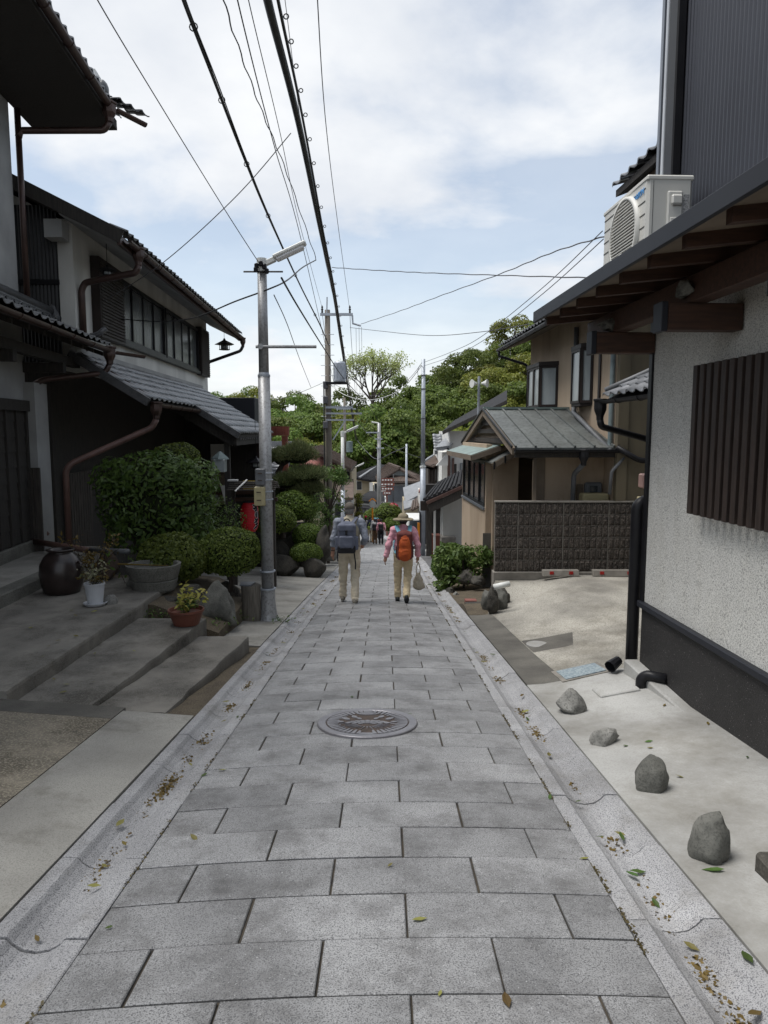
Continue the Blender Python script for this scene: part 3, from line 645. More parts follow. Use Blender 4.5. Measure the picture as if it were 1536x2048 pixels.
# crumpled wrapping at the purlin ends
for i, (x, y, z) in enumerate(((-.36, .02, 2.44), (-.37, -1.3, 2.44))):
    me = rock_mesh((.15, .22, .12), 31+i, .7, 1, mt='rock'); p = FA((x, y, z)); o = link('crumpled_wrapping', me, None); o.location = p
    tag(o, ('crumpled pale wrapping under the eave at its far end', 'crumpled pale wrapping tucked above the nearer eave bracket')[i], 'wrapping', 'eave wrapping')
# ---------------------------------------------------------------- air conditioner on the pent roof
ac = thing('air_conditioner', FA((-.2, -.5, 2.74)), 'beige outdoor air conditioner unit with round grille on the pent roof', 'air conditioner')
X0, X1, Y0, Y1, Z0, Z1 = -.47, -.15, -.90, -.05, 2.73, 3.29
m_ = MB(FA); m_.box((X0, Y0, Z0), (X1, Y1, Z1)); cas = m_.build('casing', 'ac_white', ac, bev=.02)
m_ = MB(FA); m_.box((X0-.006, Y0-.006, Z1-.03), (X1+.006, Y1+.006, Z1+.008)); m_.build('top_lid', 'ac_white', cas, bev=.01)
for k in range(6):
    m_ = MB(FA); z = Z0+.06+.085*k; m_.box((X0-.003, Y0+.03, z), (X0+.002, Y1-.02, z+.006)); m_.build('panel_line', 'ac_shadow', cas)
gc = (X0-.012, -.52, 2.99)
m_ = MB(FA)
n = 40
for xx, r in ((X0, .272), (X0-.028, .268), (X0-.03, .245), (X0-.004, .24)): m_.v += [FA((xx, gc[1]+r*math.cos(2*math.pi*k/n), gc[2]+r*math.sin(2*math.pi*k/n))) for k in range(n)]
m_.f = [(i*n+k, i*n+(k+1) % n, (i+1)*n+(k+1) % n, (i+1)*n+k) for i in range(3) for k in range(n)]; m_.build('grille_ring', 'ac_white', ac, sm=True)
m_ = MB(FA); m_.add([(X0-.004, gc[1]+.243*math.cos(2*math.pi*k/n), gc[2]+.243*math.sin(2*math.pi*k/n)) for k in range(n)], [tuple(range(n))]); m_.build('fan_opening', 'ac_shadow', ac)
for k in range(-10, 11):
    h = k*.023; q = math.sqrt(max(0, .243**2-h*h)); m_ = MB(FA); m_.beam((X0-.02, gc[1]-q, gc[2]+h), (X0-.02, gc[1]+q, gc[2]+h), .012, .007); m_.build('grille_slat', 'ac_white', ac)
m_ = MB(FA); m_.box((X0+.04, Y0-.002, Z0), (X0+.043, Y0+.004, Z1-.03)); m_.build('side_seam', 'ac_shadow', cas)
m_ = MB(FA); m_.box((X0+.135, Y0-.02, Z0+.02), (X0+.245, Y0+.002, Z1-.1)); vc = m_.build('valve_cover', 'ac_white', ac, bev=.012)
m_ = MB(FA); m_.box((X0+.155, Y0-.045, Z1-.2), (X0+.235, Y0-.021, Z1-.13)); m_.build('handle', 'ac_white', vc, bev=.012)
m_ = MB(FA); m_.box((X0+.155, Y0-.032, Z0+.05), (X0+.225, Y0-.021, Z1-.28)); m_.build('cover_ridge', 'ac_white', vc, bev=.012)
m_ = MB(FA); m_.box((X0+.252, Y0-.003, Z0+.22), (X0+.295, Y0+.002, Z1-.12)); m_.build('rating_label', 'print_grey', cas)
m_ = MB(FA); m_.box((X0+.25, Y0-.003, Z0+.08), (X0+.29, Y0+.002, Z0+.2)); m_.build('warning_label', 'print_grey', cas)
for (x, y) in ((X0+.0, Y0+.14), (X0+.0, Y1-.14)):
    m_ = MB(FA); m_.box((x-.10, y-.03, Z0-.045), (x+.30, y+.03, Z0-.001)); m_.box((x-.13, y-.03, Z0-.07), (x-.098, y+.03, Z0+.07)); m_.build('foot', 'ac_white', ac, bev=.006)
def text_part(name, txt, size, mtx, mt, parent, ext=.0015):
    c = bpy.data.curves.new('t', 'FONT'); c.body = txt; c.size = size; c.extrude = ext; c.align_x = 'CENTER'; c.align_y = 'CENTER'
    t_ = bpy.data.objects.new('t', c); COL.objects.link(t_); dg = bpy.context.evaluated_depsgraph_get(); me = bpy.data.meshes.new_from_object(t_.evaluated_get(dg))
    bpy.data.objects.remove(t_); me.materials.clear(); me.materials.append(M[mt]); o = link(name, me, parent, mtx); o['kind'] = 'stuff'; return o
fy = Vector(FA((0, 1, 0)))-Vector(FA((0, 0, 0)))
mm = Matrix((-fy, Vector((0, 0, 1)), Vector((-1, 0, 0)))).transposed().to_4x4(); mm.translation = Vector(FA((X0-.003, Y0+.15, Z1-.085)))
text_part('lettering', 'DAIKIN', .062, mm, 'logo_blue', cas)
# concrete block and lid at the corner, floor drain tile panel, man cover disc
m_ = MB(); p = FA((-.35, -.36, 0)); zq = zr(p[0], p[1]); m_.prism([(x_, y_, zr(x_, y_)-.03) for x_, y_ in ((p[0]-.16, p[1]-.12), (p[0]+.16, p[1]-.12), (p[0]+.16, p[1]+.12), (p[0]-.16, p[1]+.12))], (0, 0, .05)); solo(m_, 'paving_square', 'pale_concrete', (p[0], p[1], zq), 'small pale square slab under the black drain elbow', 'slab', bev=.008)
m_ = MB(); c = Vector((1.80, 6.25, zr(1.8, 6.25)+.006))
def flat(m_, cx_, cy_, wx, wy, th=.01, dz=.004):
    vs = [(cx_+sx_*wx/2, cy_+sy_*wy/2) for sx_, sy_ in ((-1, -1), (1, -1), (1, 1), (-1, 1))]; m_.prism([(x, y, zr(x, y)+dz-.03) for x, y in vs], (0, 0, .03+th)); return m_
ins = thing('mosaic_drain_cover', (1.82, 6.35, zr(1.82, 6.35)), 'pale blue mosaic drain panel set in the parking edge', 'drain cover')
flat(MB(), 1.82, 6.35, .44, .44, .006, .003).build('frame', 'mortar', ins); flat(MB(), 1.82, 6.35, .36, .36, .012, .004).build('mosaic_plate', 'blue_tile', ins)
cvp = thing('sewer_cover', (1.75, 8.0, zr(1.75, 8.0)), 'white round sewer cover in a grey cement patch on the parking', 'manhole cover')
m_ = MB()
for j in range(9):
    for i in range(9):
        u, v = i/8, j/8; x = 1.652*(1-u)+(2.12+.16*v)*u; y = (7.6+.12*u)*(1-v)+(8.3+.05*u)*v; m_.v.append((x, y, zr(x, y)+.004))
m_.f = [(j*9+i, j*9+i+1, j*9+i+10, j*9+i+9) for j in range(8) for i in range(8)]
m_.build('cement_patch', 'dark_concrete', cvp)
m_ = MB(); m_.lathe([(.001, -.02), (.13, -.02), (.13, .012), (.12, .016), (.001, .016)], (1.78, 7.98, zr(1.78, 7.98)), 28); m_.build('cover_disc', 'pale_concrete', cvp)
# torn black cap of pipe lying at the wall corner
p = FA((-.18, .12, 0)); m_ = MB(); zq = zr(p[0], p[1]); m_.tube([(p[0]-.06, p[1]-.05, zq+.06), (p[0]+.04, p[1]+.02, zq+.10)], [.055, .04], 9, caps=False); m_.v += []; solo(m_, 'broken_pipe_end', 'black_metal', (p[0], p[1], zq), 'broken black pipe end lying at the foot of the black downpipe', 'pipe')
# ---------------------------------------------------------------- rocks on the forecourt
for i, (x, y, sz, top, lean, mt, lab, rz) in enumerate((
    (1.45, 5.32, (.27, .25, .24), .8, (-.05, 0), 'rock_grey', 'pale rounded rock by the gutter, farthest of the forecourt rocks', .3),
    (1.47, 4.55, (.25, .16, .15), .95, (-.1, 0), 'rock_grey', 'flat grey rock lying low on the pale forecourt', .15),
    (1.50, 3.78, (.22, .2, .29), .7, (.1, 0), 'rock', 'upright grey rock with a slanting top beside the flat rock', .7),
    (1.47, 2.99, (.235, .21, .32), .5, (-.05, 0), 'rock', 'dark pointed cone shaped rock with a leaf at its foot', .2))):
    z = zr(x, y); o = link('forecourt_rock', rock_mesh(sz, i+2, .16, top, lean, mt)); o.location = (x, y, z+sz[2]*.25); o.rotation_euler = (0, 0, rz); tag(o, lab, 'rock', 'rocks along the forecourt')
m_ = MB(); z = zr(1.66, 2.78); m_.box((1.59, 2.64, z-.05), (1.9, 2.86, z+.075)); o = solo(m_, 'rough_block', 'rock_dark', (1.7, 2.75, z), 'rough brown stone block at the right edge of the forecourt', 'stone block', bev=.015)
# ================================================================ OLD TILED HOUSE between stucco building and tan house
FC = frame(3.75, 9.9, -.045)
bc = thing('tiled_house', FC((2, -2, -.9)), 'narrow old tiled house squeezed behind the white stucco building', 'house')
m_ = MB(FC); m_.box((0, -3.4, -1.2), (4, 0, 5.0)); m_.build('wall', 'plaster_grey', bc)
m_ = MB(FC); m_.box((-.02, -3.4, -1.2), (-.002, -.02, 1.9)); m_.build('board_wall', 'black_wood', bc)
rf = slab('upper_roof', 'black_wood', bc, [(-.6, -3.6, 4.80), (-.6, .15, 4.80), (4, .15, 6.6), (4, -3.6, 6.6)], .09, FC)
tile_roof(rf, FC((-.62, -2.4, 4.83)), FC((-.62, .15, 4.83)), (1, 0, .39), 3, 'tile')
m_ = MB(FC); m_.box((-.5, -3.5, 4.62), (-.38, .1, 4.72)); m_.build('eave_purlin', 'soffit', rf)
rf = slab('lower_roof', 'black_wood', bc, [(-.8, -3.2, 1.98), (-.8, -.35, 1.98), (0, -.35, 2.36), (0, -3.2, 2.36)], .06, FC)
tile_roof(rf, FC((-.83, -2.2, 2.01)), FC((-.83, -.35, 2.01)), (1, 0, .475), 4, 'tile')
gutter_run('roof_gutter', 'black_metal', bc, (-.88, -3.0, 1.96), (-.88, -.3, 1.96), .05, FC); hopper('black_metal', bc, (-.88, -.32, 1.86), .085, FC)
pipe('downpipe', 'black_metal', bc, [(-.88, -.32, 1.72), (-.86, -.32, 1.62), (-.14, -.2, 1.44), (-.1, -.2, 1.38), (-.1, -.2, -.6)], .045, FC)
pipe('roof_pipe', 'pipe_grey', bc, [(-.8, -.28, 2.1), (-.3, -.3, 2.32), (-.1, -.32, 2.42), (-.06, -.32, 2.62), (-.03, -.32, 3.3)], .04, FC)
mt_ = MB(FC); mt_.box((-.24, -.3, .78), (-.105, -.1, .98)); mb_ = mt_.build('pink_meter_box', 'pink_plastic', bc, bev=.02); mb_['label'] = 'small pink meter box on the black downpipe'
mt_ = MB(FC); mt_.box((-.25, -.3, .42), (-.105, -.1, .66)); mt_.build('switch_box', 'beige_plastic', bc, bev=.012)
# ================================================================ TAN HOUSE
def xb(Y): return -.045*(Y-15.5)
th = thing('tan_house', (4, 15, -1.5), 'two storey tan plaster house with green metal porch roof and bay windows', 'house')
FB = frame(4.0, 15.5, -.045)
m_ = MB(FB); m_.box((0, -2.9, -1.4), (5, 3.4, 4.2)); m_.build('main_wall', 'plaster_tan', th)
m_ = MB(FB); m_.box((.16, -2.96, -1.4), (5, -2.903, 4.1)); m_.build('front_wall', 'plaster_olive', th)
m_ = MB(FB); m_.box((-.03, -3.0, -1.4), (.155, -2.86, 4.0)); m_.build('corner_pilaster', 'plaster_olive', th)
rf = slab('main_roof', 'black_wood', th, [(-.68, -3.4, 3.80), (-.68, 4.0, 3.80), (4, 4.0, 5.6), (4, -3.4, 5.6)], .07, FB)
m_ = MB(FB); m_.prism([(-.66, -3.4, 3.73), (-.66, 3.95, 3.73), (0, 3.95, 3.98), (0, -3.4, 3.98)], (0, 0, -.025)); m_.build('soffit', 'soffit', rf)
tile_roof(rf, FB((-.70, -3.3, 3.83)), FB((-.70, 4.0, 3.83)), (1, 0, .385), 2, 'tile_dark')
gutter_run('roof_gutter', 'pipe_grey', th, (-.74, -3.3, 3.76), (-.74, 4.05, 3.76), .06, FB)
pipe('downpipe', 'black_metal', th, [(-.74, 3.9, 3.7), (-.74, 3.9, 3.58), (-.1, 3.5, 3.32), (-.05, 3.46, 3.2), (-.05, 3.46, 1.0)], .035, FB)
pipe('window_pipe', 'pipe_grey', th, [(-.05, -.55, 3.7), (-.05, -.55, 2.15), (-.12, -.75, 1.95), (-.12, -2.9, 1.22)], .05, FB)
pipe('corner_pipe', 'pipe_blue', th, [(-.06, -2.72, 3.7), (-.06, -2.72, 1.3), (-.16, -2.8, 1.16)], .045, FB)
m_ = MB(FB); m_.box((-.03, -1.98, 1.95), (-.002, -1.88, 3.6)); m_.build('service_duct', 'sash_brown', th)
# bay windows: projecting boxes with angled sides
for (y0, y1, z0, z1, dpt, lab) in ((.85, 2.35, 2.13, 3.06, .36, None), (-1.52, -.68, 2.12, 3.18, .2, None)):
    a = min(.3, dpt); poly = [(0, y0), (-dpt, y0+a*.7), (-dpt, y1-a*.7), (0, y1)]
    m_ = MB(FB); m_.prism([(x, y, z0-.06) for x, y in poly], (0, 0, .06)); bay = m_.build('bay_window', 'sash_brown', th, bev=.006)
    m_ = MB(FB); m_.prism([(x*1.12, y+(.04 if y > (y0+y1)/2 else -.04), z1) for x, y in poly], (0, 0, .09)); m_.build('bay_roof', 'sash_brown', bay, bev=.006)
    for (p, q) in zip(poly[:-1], poly[1:]):
        p = Vector((*p, 0)); q = Vector((*q, 0)); d = (q-p); ln = d.length; d.normalize(); nrm = Vector((-d.y, d.x, 0)); nrm = nrm if nrm.x < 0 else -nrm
        if ln < .05: continue
        k = max(1, int(round(ln/.48)))
        for i in range(k):
            A = p+d*(ln*i/k); B = p+d*(ln*(i+1)/k); m_ = MB(FB); f = .05
            for (u0, u1, w0, w1) in ((0, 1, z0, z0+f), (0, 1, z1-f, z1)):
                m_.beam(A+Vector((0, 0, (w0+w1)/2)), B+Vector((0, 0, (w0+w1)/2)), .05, f)
            for E_ in (A+d*f/2, B-d*f/2): m_.beam(E_+Vector((0, 0, z0+f)), E_+Vector((0, 0, z1-f)), f, .05, up=tuple(nrm))
            m_.build('sash', 'sash_brown', bay)
            m_ = MB(FB); m_.prism([A+d*f+Vector((0, 0, z0+f))-nrm*.01, B-d*f+Vector((0, 0, z0+f))-nrm*.01, B-d*f+Vector((0, 0, z1-f))-nrm*.01, A+d*f+Vector((0, 0, z1-f))-nrm*.01], nrm*.008); m_.build('pane', 'pale_glass', bay)
# porch wing (gable to the street) with standing-seam roof
ridge, eave, bk = 2.0, 1.24, 1.24
ye, yr_, yk = -2.9, 0.0, 2.9; xl = -1.83
rf = MB(FB); rf.prism([(xl, ye, eave), (xl, yr_, ridge), (-.0, yr_, ridge), (-.0, ye, eave)], (0, 0, .035)); porch = rf.build('porch_roof', 'copper_green', th)
rf = MB(FB); rf.prism([(xl, yk, bk), (-.0, yk, bk), (-.0, yr_, ridge), (xl, yr_, ridge)], (0, 0, .035)); rf.build('back_slope', 'copper_green', porch)
for i in range(6):
    x = xl+.02+(-.05-xl-.02)*i/5.0; m_ = MB(FB); m_.beam((x, ye-.01, eave+.05), (x, yr_, ridge+.05), .035, .045); m_.build('standing_seam', 'copper_green', porch)
m_ = MB(FB); m_.beam((xl-.03, 0, ridge+.06), (0, 0, ridge+.06), .14, .05); m_.build('ridge_cap', 'verdigris', porch)
for ys_, zz_ in ((ye, eave), (yk, bk)):
    m_ = MB(FB); m_.beam((xl-.02, ys_, zz_-.03), (xl-.02, 0, ridge-.03), .05, .13); m_.build('barge_board', 'soffit', porch)
    m_ = MB(FB); m_.beam((xl-.05, ys_, zz_+.05), (xl-.05, 0, ridge+.05), .03, .04); m_.build('verge_cap', 'black_metal', porch)
gutter_run('porch_gutter', 'black_metal', th, (xl-.02, ye-.09, eave-.0), (.1, ye-.09, eave-.0), .06, FB)
m_ = MB(FB); m_.box((xl, ye-.02, eave-.14), (.05, ye+.03, eave-.01)); m_.build('eave_board', 'black_wood', porch)
hopper('black_metal', th, (-.62, ye-.09, eave-.12), .09, FB); pipe('porch_downpipe', 'pipe_grey', th, [(-.62, ye-.09, eave-.25), (-.68, ye+.25, eave-.45), (-.68, ye+.32, -.9)], .045, FB)
pipe('cable_pipe', 'pipe_grey', th, [(.1, -2.98, 1.1), (-.12, -3.0, .85), (-.14, -3.0, .45)], .03, FB)
pipe('cable_hose', 'black_metal', th, [(-.05, -3.02, 1.28), (.35, -3.05, 1.05), (.8, -3.06, 1.05)], .05, FB)
# gable infill with three dark collar beams
m_ = MB(FB); m_.prism([(xl+.14, -1.9, 1.34), (xl+.14, 2.3, 1.34), (xl+.14, 0, 1.93)], (.08, 0, 0)); m_.build('gable_wall', 'plaster_tan', th)
for z, hw in ((1.74, .62), (1.57, 1.15), (1.38, 1.75)):
    m_ = MB(FB); m_.box((xl+.05, -hw, z-.045), (xl+.135, hw, z+.045)); m_.build('gable_beam', 'black_wood', th)
# wall below the porch roof
m_ = MB(FB); m_.box((-1.12, -2.3, -1.4), (-.003, -2.1, 1.3)); m_.build('porch_wall', 'plaster_tan', th)
m_ = MB(FB); m_.box((-1.28, -2.34, -1.4), (-1.123, -2.06, 1.25)); m_.build('porch_post', 'soffit', th)
m_ = MB(FB); m_.box((-1.75, 0.6, -1.4), (-.6, .75, 1.2)); m_.build('alcove_wall', 'soffit', th)
m_ = MB(FB); m_.box((-1.80, -.9, -1.6), (-1.28, .6, 1.25)); m_.build('entry_wall', 'plaster_tan', th)
m_ = MB(FB); m_.box((-1.92, -.75, -1.9), (-1.803, 2.4, -.02)); m_.build('bay_wall', 'plaster_tan', th)
m_ = MB(FB); m_.box((-1.92, -.75, .95), (-1.803, 2.4, 1.3)); m_.build('bay_lintel', 'plaster_tan', th)
for ya, yb in ((-.75, -.62), (2.28, 2.4)):
    m_ = MB(FB); m_.box((-1.915, ya, -.02), (-1.803, yb, .95)); m_.build('bay_jamb', 'plaster_tan', th)
window(th, FB, -1.87, -.62, 2.28, -.02, .95, 'black_metal', 'dark_glass', 4, -1)
m_ = MB(FB); m_.box((-1.96, -.66, -.07), (-1.87, 2.32, -.02)); m_.build('window_sill', 'trim_grey', th)
m_ = MB(FB); m_.box((-1.97, -.77, -1.95), (-1.0, -.752, -.55)); m_.build('cement_patch', 'dark_concrete', th)
# two low canopies over the entry and the bay
for (pts, nm) in (([(-2.3, -1.1, 1.09), (-2.3, 2.5, 1.09), (-1.7, 2.5, 1.30), (-1.7, -1.1, 1.30)], 'bay_canopy'), ):
    cn = slab(nm, 'verdigris', th, pts, .035, FB)
    m_ = MB(FB); m_.box((-2.31, -1.12, .98), (-2.26, 2.52, 1.085)); m_.build('canopy_board', 'soffit', cn)
    m_ = MB(FB); m_.beam((-2.28, -1.13, 1.03), (-1.7, -1.13, 1.23), .04, .1); m_.build('canopy_end', 'soffit', cn)
A_, Bp, Cp = (-1.95, -1.55, .93), (-1.42, -1.55, 1.22), (-.72, -1.55, .93)
en = slab('entry_canopy', 'copper_green', th, [A_, Bp, (Bp[0], .5, Bp[2]), (A_[0], .5, A_[2])], -.03, FB)
slab('canopy_slope', 'copper_green', en, [Bp, Cp, (Cp[0], .5, Cp[2]), (Bp[0], .5, Bp[2])], -.03, FB)
for a_, b_ in ((A_, Bp), (Bp, Cp)):
    m_ = MB(FB); m_.beam((a_[0], a_[1]-.02, a_[2]-.04), (b_[0], b_[1]-.02, b_[2]-.04), .04, .1); m_.build('barge_board', 'soffit', en)
    for t in (.05, .45, .9):
        q = Vector(a_)*(1-t)+Vector(b_)*t; m_ = MB(FB); m_.box((q[0]-.015, q[1]-.06, q[2]-.12), (q[0]+.015, q[1]-.03, q[2]+.03)); m_.build('bracket', 'black_metal', en)
# meters on the porch wall
m_ = MB(FB); m_.box((-.38, -2.42, .28), (-.06, -2.303, .62)); mtb = m_.build('electric_meter', 'grey_plastic', th, bev=.03)
m_ = MB(FB); m_.box((-.30, -2.435, .38), (-.16, -2.422, .56)); m_.build('meter_glass', 'dark_glass', mtb, bev=.01)
m_ = MB(FB); m_.box((-.52, -2.34, .2), (-.40, -2.303, .58)); m_.build('meter_board', 'soffit', th)
wh = thing('water_heater', FB((-.3, -2.6, -.6)), 'beige ribbed water heater unit peeking over the block wall', 'water heater')
m_ = MB(FB); m_.box((-.52, -2.72, -.6), (-.03, -2.45, .44)); wb = m_.build('case', 'beige_plastic', wh, bev=.03)
for i in range(11):
    m_ = MB(FB); x = -.43+.034*i; m_.box((x, -2.732, .1), (x+.018, -2.718, .33)); m_.build('rib', 'beige_plastic', wb, bev=.004)
m_ = MB(FB); m_.lathe([(.001, 0), (.05, 0), (.05, .02), (.001, .02)], (-.47, -2.715, .2), 14); m_.build('flue', 'black_metal', wh)
# ---------------------------------------------------------------- split-face block wall
BY = 12.45; BX0, BX1, BZ = 1.97, 4.62, -.93
bw = thing('block_wall', (3.3, BY, BZ-.15), 'low brown split face block wall at the back of the parking', 'wall')
m_ = MB(); m_.box((BX0-.02, BY-.03, BZ-.5), (BX1+.2, BY+.2, BZ-.002)); m_.build('footing', 'mortar', bw, bev=.01)
m_ = MB(); m_.box((BX0+.01, BY+.012, BZ), (BX1, BY+.13, BZ+1.24)); m_.box((BX1, BY-1.9, BZ-.15), (BX1+.1, BY+.13, BZ+1.24)); m_.build('mortar_core', 'mortar', bw)
m_ = MB(); m_.box((BX0-.005, BY-.012, BZ+1.242), (BX1+.12, BY+.15, BZ+1.262)); m_.build('coping', 'mortar', bw)
def split_face(wd, h, seed):
    V = []; F = []; nx_, nz_ = 4, 5; rr = random.Random(seed)
    for j in range(nz_+1):
        for i in range(nx_+1):
            e_ = i in (0, nx_) or j in (0, nz_); V.append((wd*(i/nx_-.5), .012 if e_ else rr.uniform(-.011, -.003), h*(j/nz_-.5)))
    F = [(j*(nx_+1)+i, j*(nx_+1)+i+1, (j+1)*(nx_+1)+i+1, (j+1)*(nx_+1)+i) for j in range(nz_) for i in range(nx_)]
    b_ = len(V); V += [(x, .03, z) for x in (-wd/2, wd/2) for z in (-h/2, h/2)]
    m_ = MB(); m_.v = V; m_.f = F+[tuple(j*(nx_+1) for j in range(nz_+1))+(b_+1, b_), tuple(j*(nx_+1)+nx_ for j in range(nz_+1))+(b_+3, b_+2)]
    return m_.mesh((0, 0, 0), False, 'block_face', 'block')
faces = [split_face(.0955, .198, s) for s in range(8)]
ncol = int((BX1-BX0)/.1005)
for r in range(6):
    for c in range(ncol):
        link('block', faces[prand.randrange(8)], bw, Matrix.Translation((BX0+.05+c*.1005+.012*((c//4) % 2), BY, BZ+.104+r*.206+prand.uniform(-.002, .002))))
for r in range(6):
    for c in range(8):
        link('side_block', faces[prand.randrange(8)], bw, Matrix.Translation((BX1, BY-.1-c*.22, BZ+.104+r*.206)) @ Matrix.Rotation(-math.pi/2, 4, 'Z') @ Matrix.Scale(2.1, 4, (1, 0, 0)))
for i, (x0, x1) in enumerate(((2.78, 3.42), (3.66, 4.44))):
    ws = thing('wheel_stop', ((x0+x1)/2, 12.25, zr(3, 12.25)), ('concrete wheel stop with red reflectors, left one by the block wall', 'concrete wheel stop with red reflectors, right one by the block wall')[i], 'wheel stop', 'parking wheel stops')
    z = max(zr(x0, 12.2), zr(x1, 12.2), zr(x0, 12.32))+.004; m_ = MB(); m_.prism([(x0, 12.18, z), (x1, 12.18, z), (x1, 12.21, z+.11), (x0, 12.21, z+.11)], (0, .10, 0)); m_.build('bar', 'mortar', ws, bev=.01)
    for x in (x0+.12, x1-.18):
        m_ = MB(); m_.box((x, 12.182, z+.04), (x+.07, 12.196, z+.09)); m_.build('reflector', 'red_reflector', ws)
# rocks, pipe and bricks at the parking corner
rp = []
for i, (x, y, sz, mt) in enumerate(((1.66, 10.6, (.22, .3, .55), 'rock_dark'), (1.80, 10.85, (.3, .3, .5), 'rock'), (1.62, 10.95, (.25, .25, .5), 'rock'), (1.93, 11.25, (.3, .3, .4), 'rock_dark'))):
    z = zs(y); o = link('edging_rock', rock_mesh(sz, 12+i, .2, .7, (0, 0), mt)); o.location = (x, y, z+sz[2]*.4)
    tag(o, ('jagged dark rock at the low corner of the parking, nearest the gutter', 'rounded brown rock beside the white pipe at the parking corner', 'upright rock behind the white pipe at the parking corner', 'dark rock tucked against the parking edge near the block wall')[i], 'rock', 'parking corner rocks')
m_ = MB(); m_.tube([(1.66, 10.5, -.78), (1.90, 10.55, -.74)], .045, 12); solo(m_, 'short_pipe', 'white_metal', (1.78, 10.5, -.82), 'short white pipe lying on the rocks at the parking corner', 'pipe', sm=True)
m_ = MB(); z = zs(12.2); m_.box((1.42, 12.1, z-.02), (1.62, 12.25, z+.06)); solo(m_, 'loose_brick', 'tile_red', (1.52, 12.2, z), 'reddish brick lying on the soil below the leafy shrub', 'brick', bev=.006)
m_ = MB(); z = zs(11.6); m_.prism([(1.42, 11.3, z-.02), (1.72, 11.4, z-.02), (1.66, 11.8, z-.02), (1.36, 11.75, z-.02)], (0, 0, .07)); solo(m_, 'dark_slab', 'rock_dark', (1.5, 11.5, z), 'dark broken slab on the soil strip beside the gutter', 'slab', bev=.01)
# ================================================================ LEFT: dark wooden house nearest the camera
F1 = frame(-5.5, 11.0, -.09)
h1 = thing('dark_townhouse', F1((-2, -4, -.3)), 'dark wooden townhouse nearest the camera with deep tiled eaves', 'house')
m_ = MB(F1); m_.box((-4, -8, 1.95), (0, 0, 3.2)); m_.build('plaster_band', 'plaster_grey', h1)
m_ = MB(F1); m_.box((-4, -8, 3.6), (-.02, 0, 7.0)); m_.build('upper_wall', 'plaster_grey', h1)
m_ = MB(F1); m_.box((-4, -8, 3.2), (.03, .03, 3.62)); m_.build('timber_band', 'black_wood', h1)
m_ = MB(F1); m_.box((-4, -8, -.12), (-.01, 0, 1.95)); m_.build('lower_wall', 'black_wood', h1)
m_ = MB(F1); m_.box((-4, -8, -.45), (.05, .02, -.12)); m_.build('foundation', 'stone_bowl', h1, bev=.02)
for r in range(9):                                               # lapped boards
    z0 = -.1+.225*r; m_ = MB(F1); m_.prism([(-.008, -5, z0), (.022, -5, z0), (.006, -5, z0+.235), (-.008, -5, z0+.235)], (0, 4.98, 0)); m_.build('board', 'black_wood', h1)
for i in range(9):
    y = -.12-.36*i; m_ = MB(F1); m_.box((.005, y-.03, -.1), (.05, y+.03, 1.93)); m_.build('batten', 'black_wood', h1)
m_ = MB(F1); m_.box((-.01, -8, 1.86), (.08, .05, 2.02)); m_.build('head_beam', 'black_wood', h1)
pipe('downpipe', 'pipe_pink', h1, [(.10, .10, 2.3), (.10, .10, 0.02), (.16, .14, -.08)], .04, F1)
pipe('upper_downpipe', 'copper_brown', h1, [(.08, .06, 6.3), (.08, .06, 3.5)], .045, F1)
# pent roof with tiles, stacked ridge and gutter
pent = slab('pent_roof', 'black_wood', h1, [(1.0, -5.5, 2.92), (1.0, .95, 2.92), (0, .95, 3.27), (0, -5.5, 3.27)], .07, F1)
tile_roof(pent, F1((1.03, -4.6, 2.95)), F1((1.03, .98, 2.95)), (-1, 0, .35), 4, 'tile_dark')
for k in range(4):
    m_ = MB(F1); y1 = .92-.0; m_.box((-.02+.02*k, -5.5, 3.27+.055*k), (.24-.03*k, y1-.03*k, 3.315+.055*k)); m_.build('ridge_course', 'tile_dark', pent, bev=.006)
m_ = MB(F1); m_.tube([(.10, -5.5, 3.52), (.10, .9, 3.52)], .07, 10); m_.build('ridge_cap', 'tile_dark', pent, sm=True)
for i in range(18):
    y = .7-.26*i; m_ = MB(F1); m_.tube([(.235, y-.06, 3.36), (.245, y, 3.40), (.235, y+.06, 3.36)], .012, 6); m_.build('ridge_ornament', 'tile_dark', pent)
m_ = MB(F1); m_.lathe([(.02, -.1), (.11, -.08), (.13, .02), (.10, .1), (.05, .2), (.02, .26)], (.13, .97, 3.4), 12, 1, .6); m_.build('ridge_end_tile', 'tile_dark', pent, sm=True)
pipe('horn_tile', 'tile_dark', pent, [(.25, .98, 3.28), (.62, 1.0, 3.12), (.82, 1.0, 3.16), (.95, 1.0, 3.27)], .045, F1)
gutter_run('pent_gutter', 'copper_brown', h1, (1.10, -5.5, 2.88), (1.10, .55, 2.88), .06, F1); hopper('copper_brown', h1, (1.10, .62, 2.80), .1, F1)
gutter_run('gutter_spout', 'copper_brown', h1, (1.16, .7, 2.86), (1.52, 1.15, 2.84), .05, F1)
pipe('gutter_pipe', 'copper_brown', h1, [(1.10, .62, 2.65), (1.02, .6, 2.5), (.2, .2, 2.36), (.10, .10, 2.28)], .045, F1)
for i in range(12):
    y = .8-.5*i; m_ = MB(F1); m_.prism([(.95, y-.03, 2.86), (.95, y+.03, 2.86), (0, y+.03, 3.2), (0, y-.03, 3.2)], (0, 0, -.07)); m_.build('rafter', 'black_wood', pent)
m_ = MB(F1); m_.box((.42, -5.5, 2.60), (.54, .9, 2.74)); m_.build('eave_purlin', 'black_wood', pent)
for y in (.0, -1.8, -3.6):
    m_ = MB(F1); m_.box((0.0, y-.06, 2.45), (.6, y+.06, 2.6)); m_.build('arm_bracket', 'black_wood', pent)
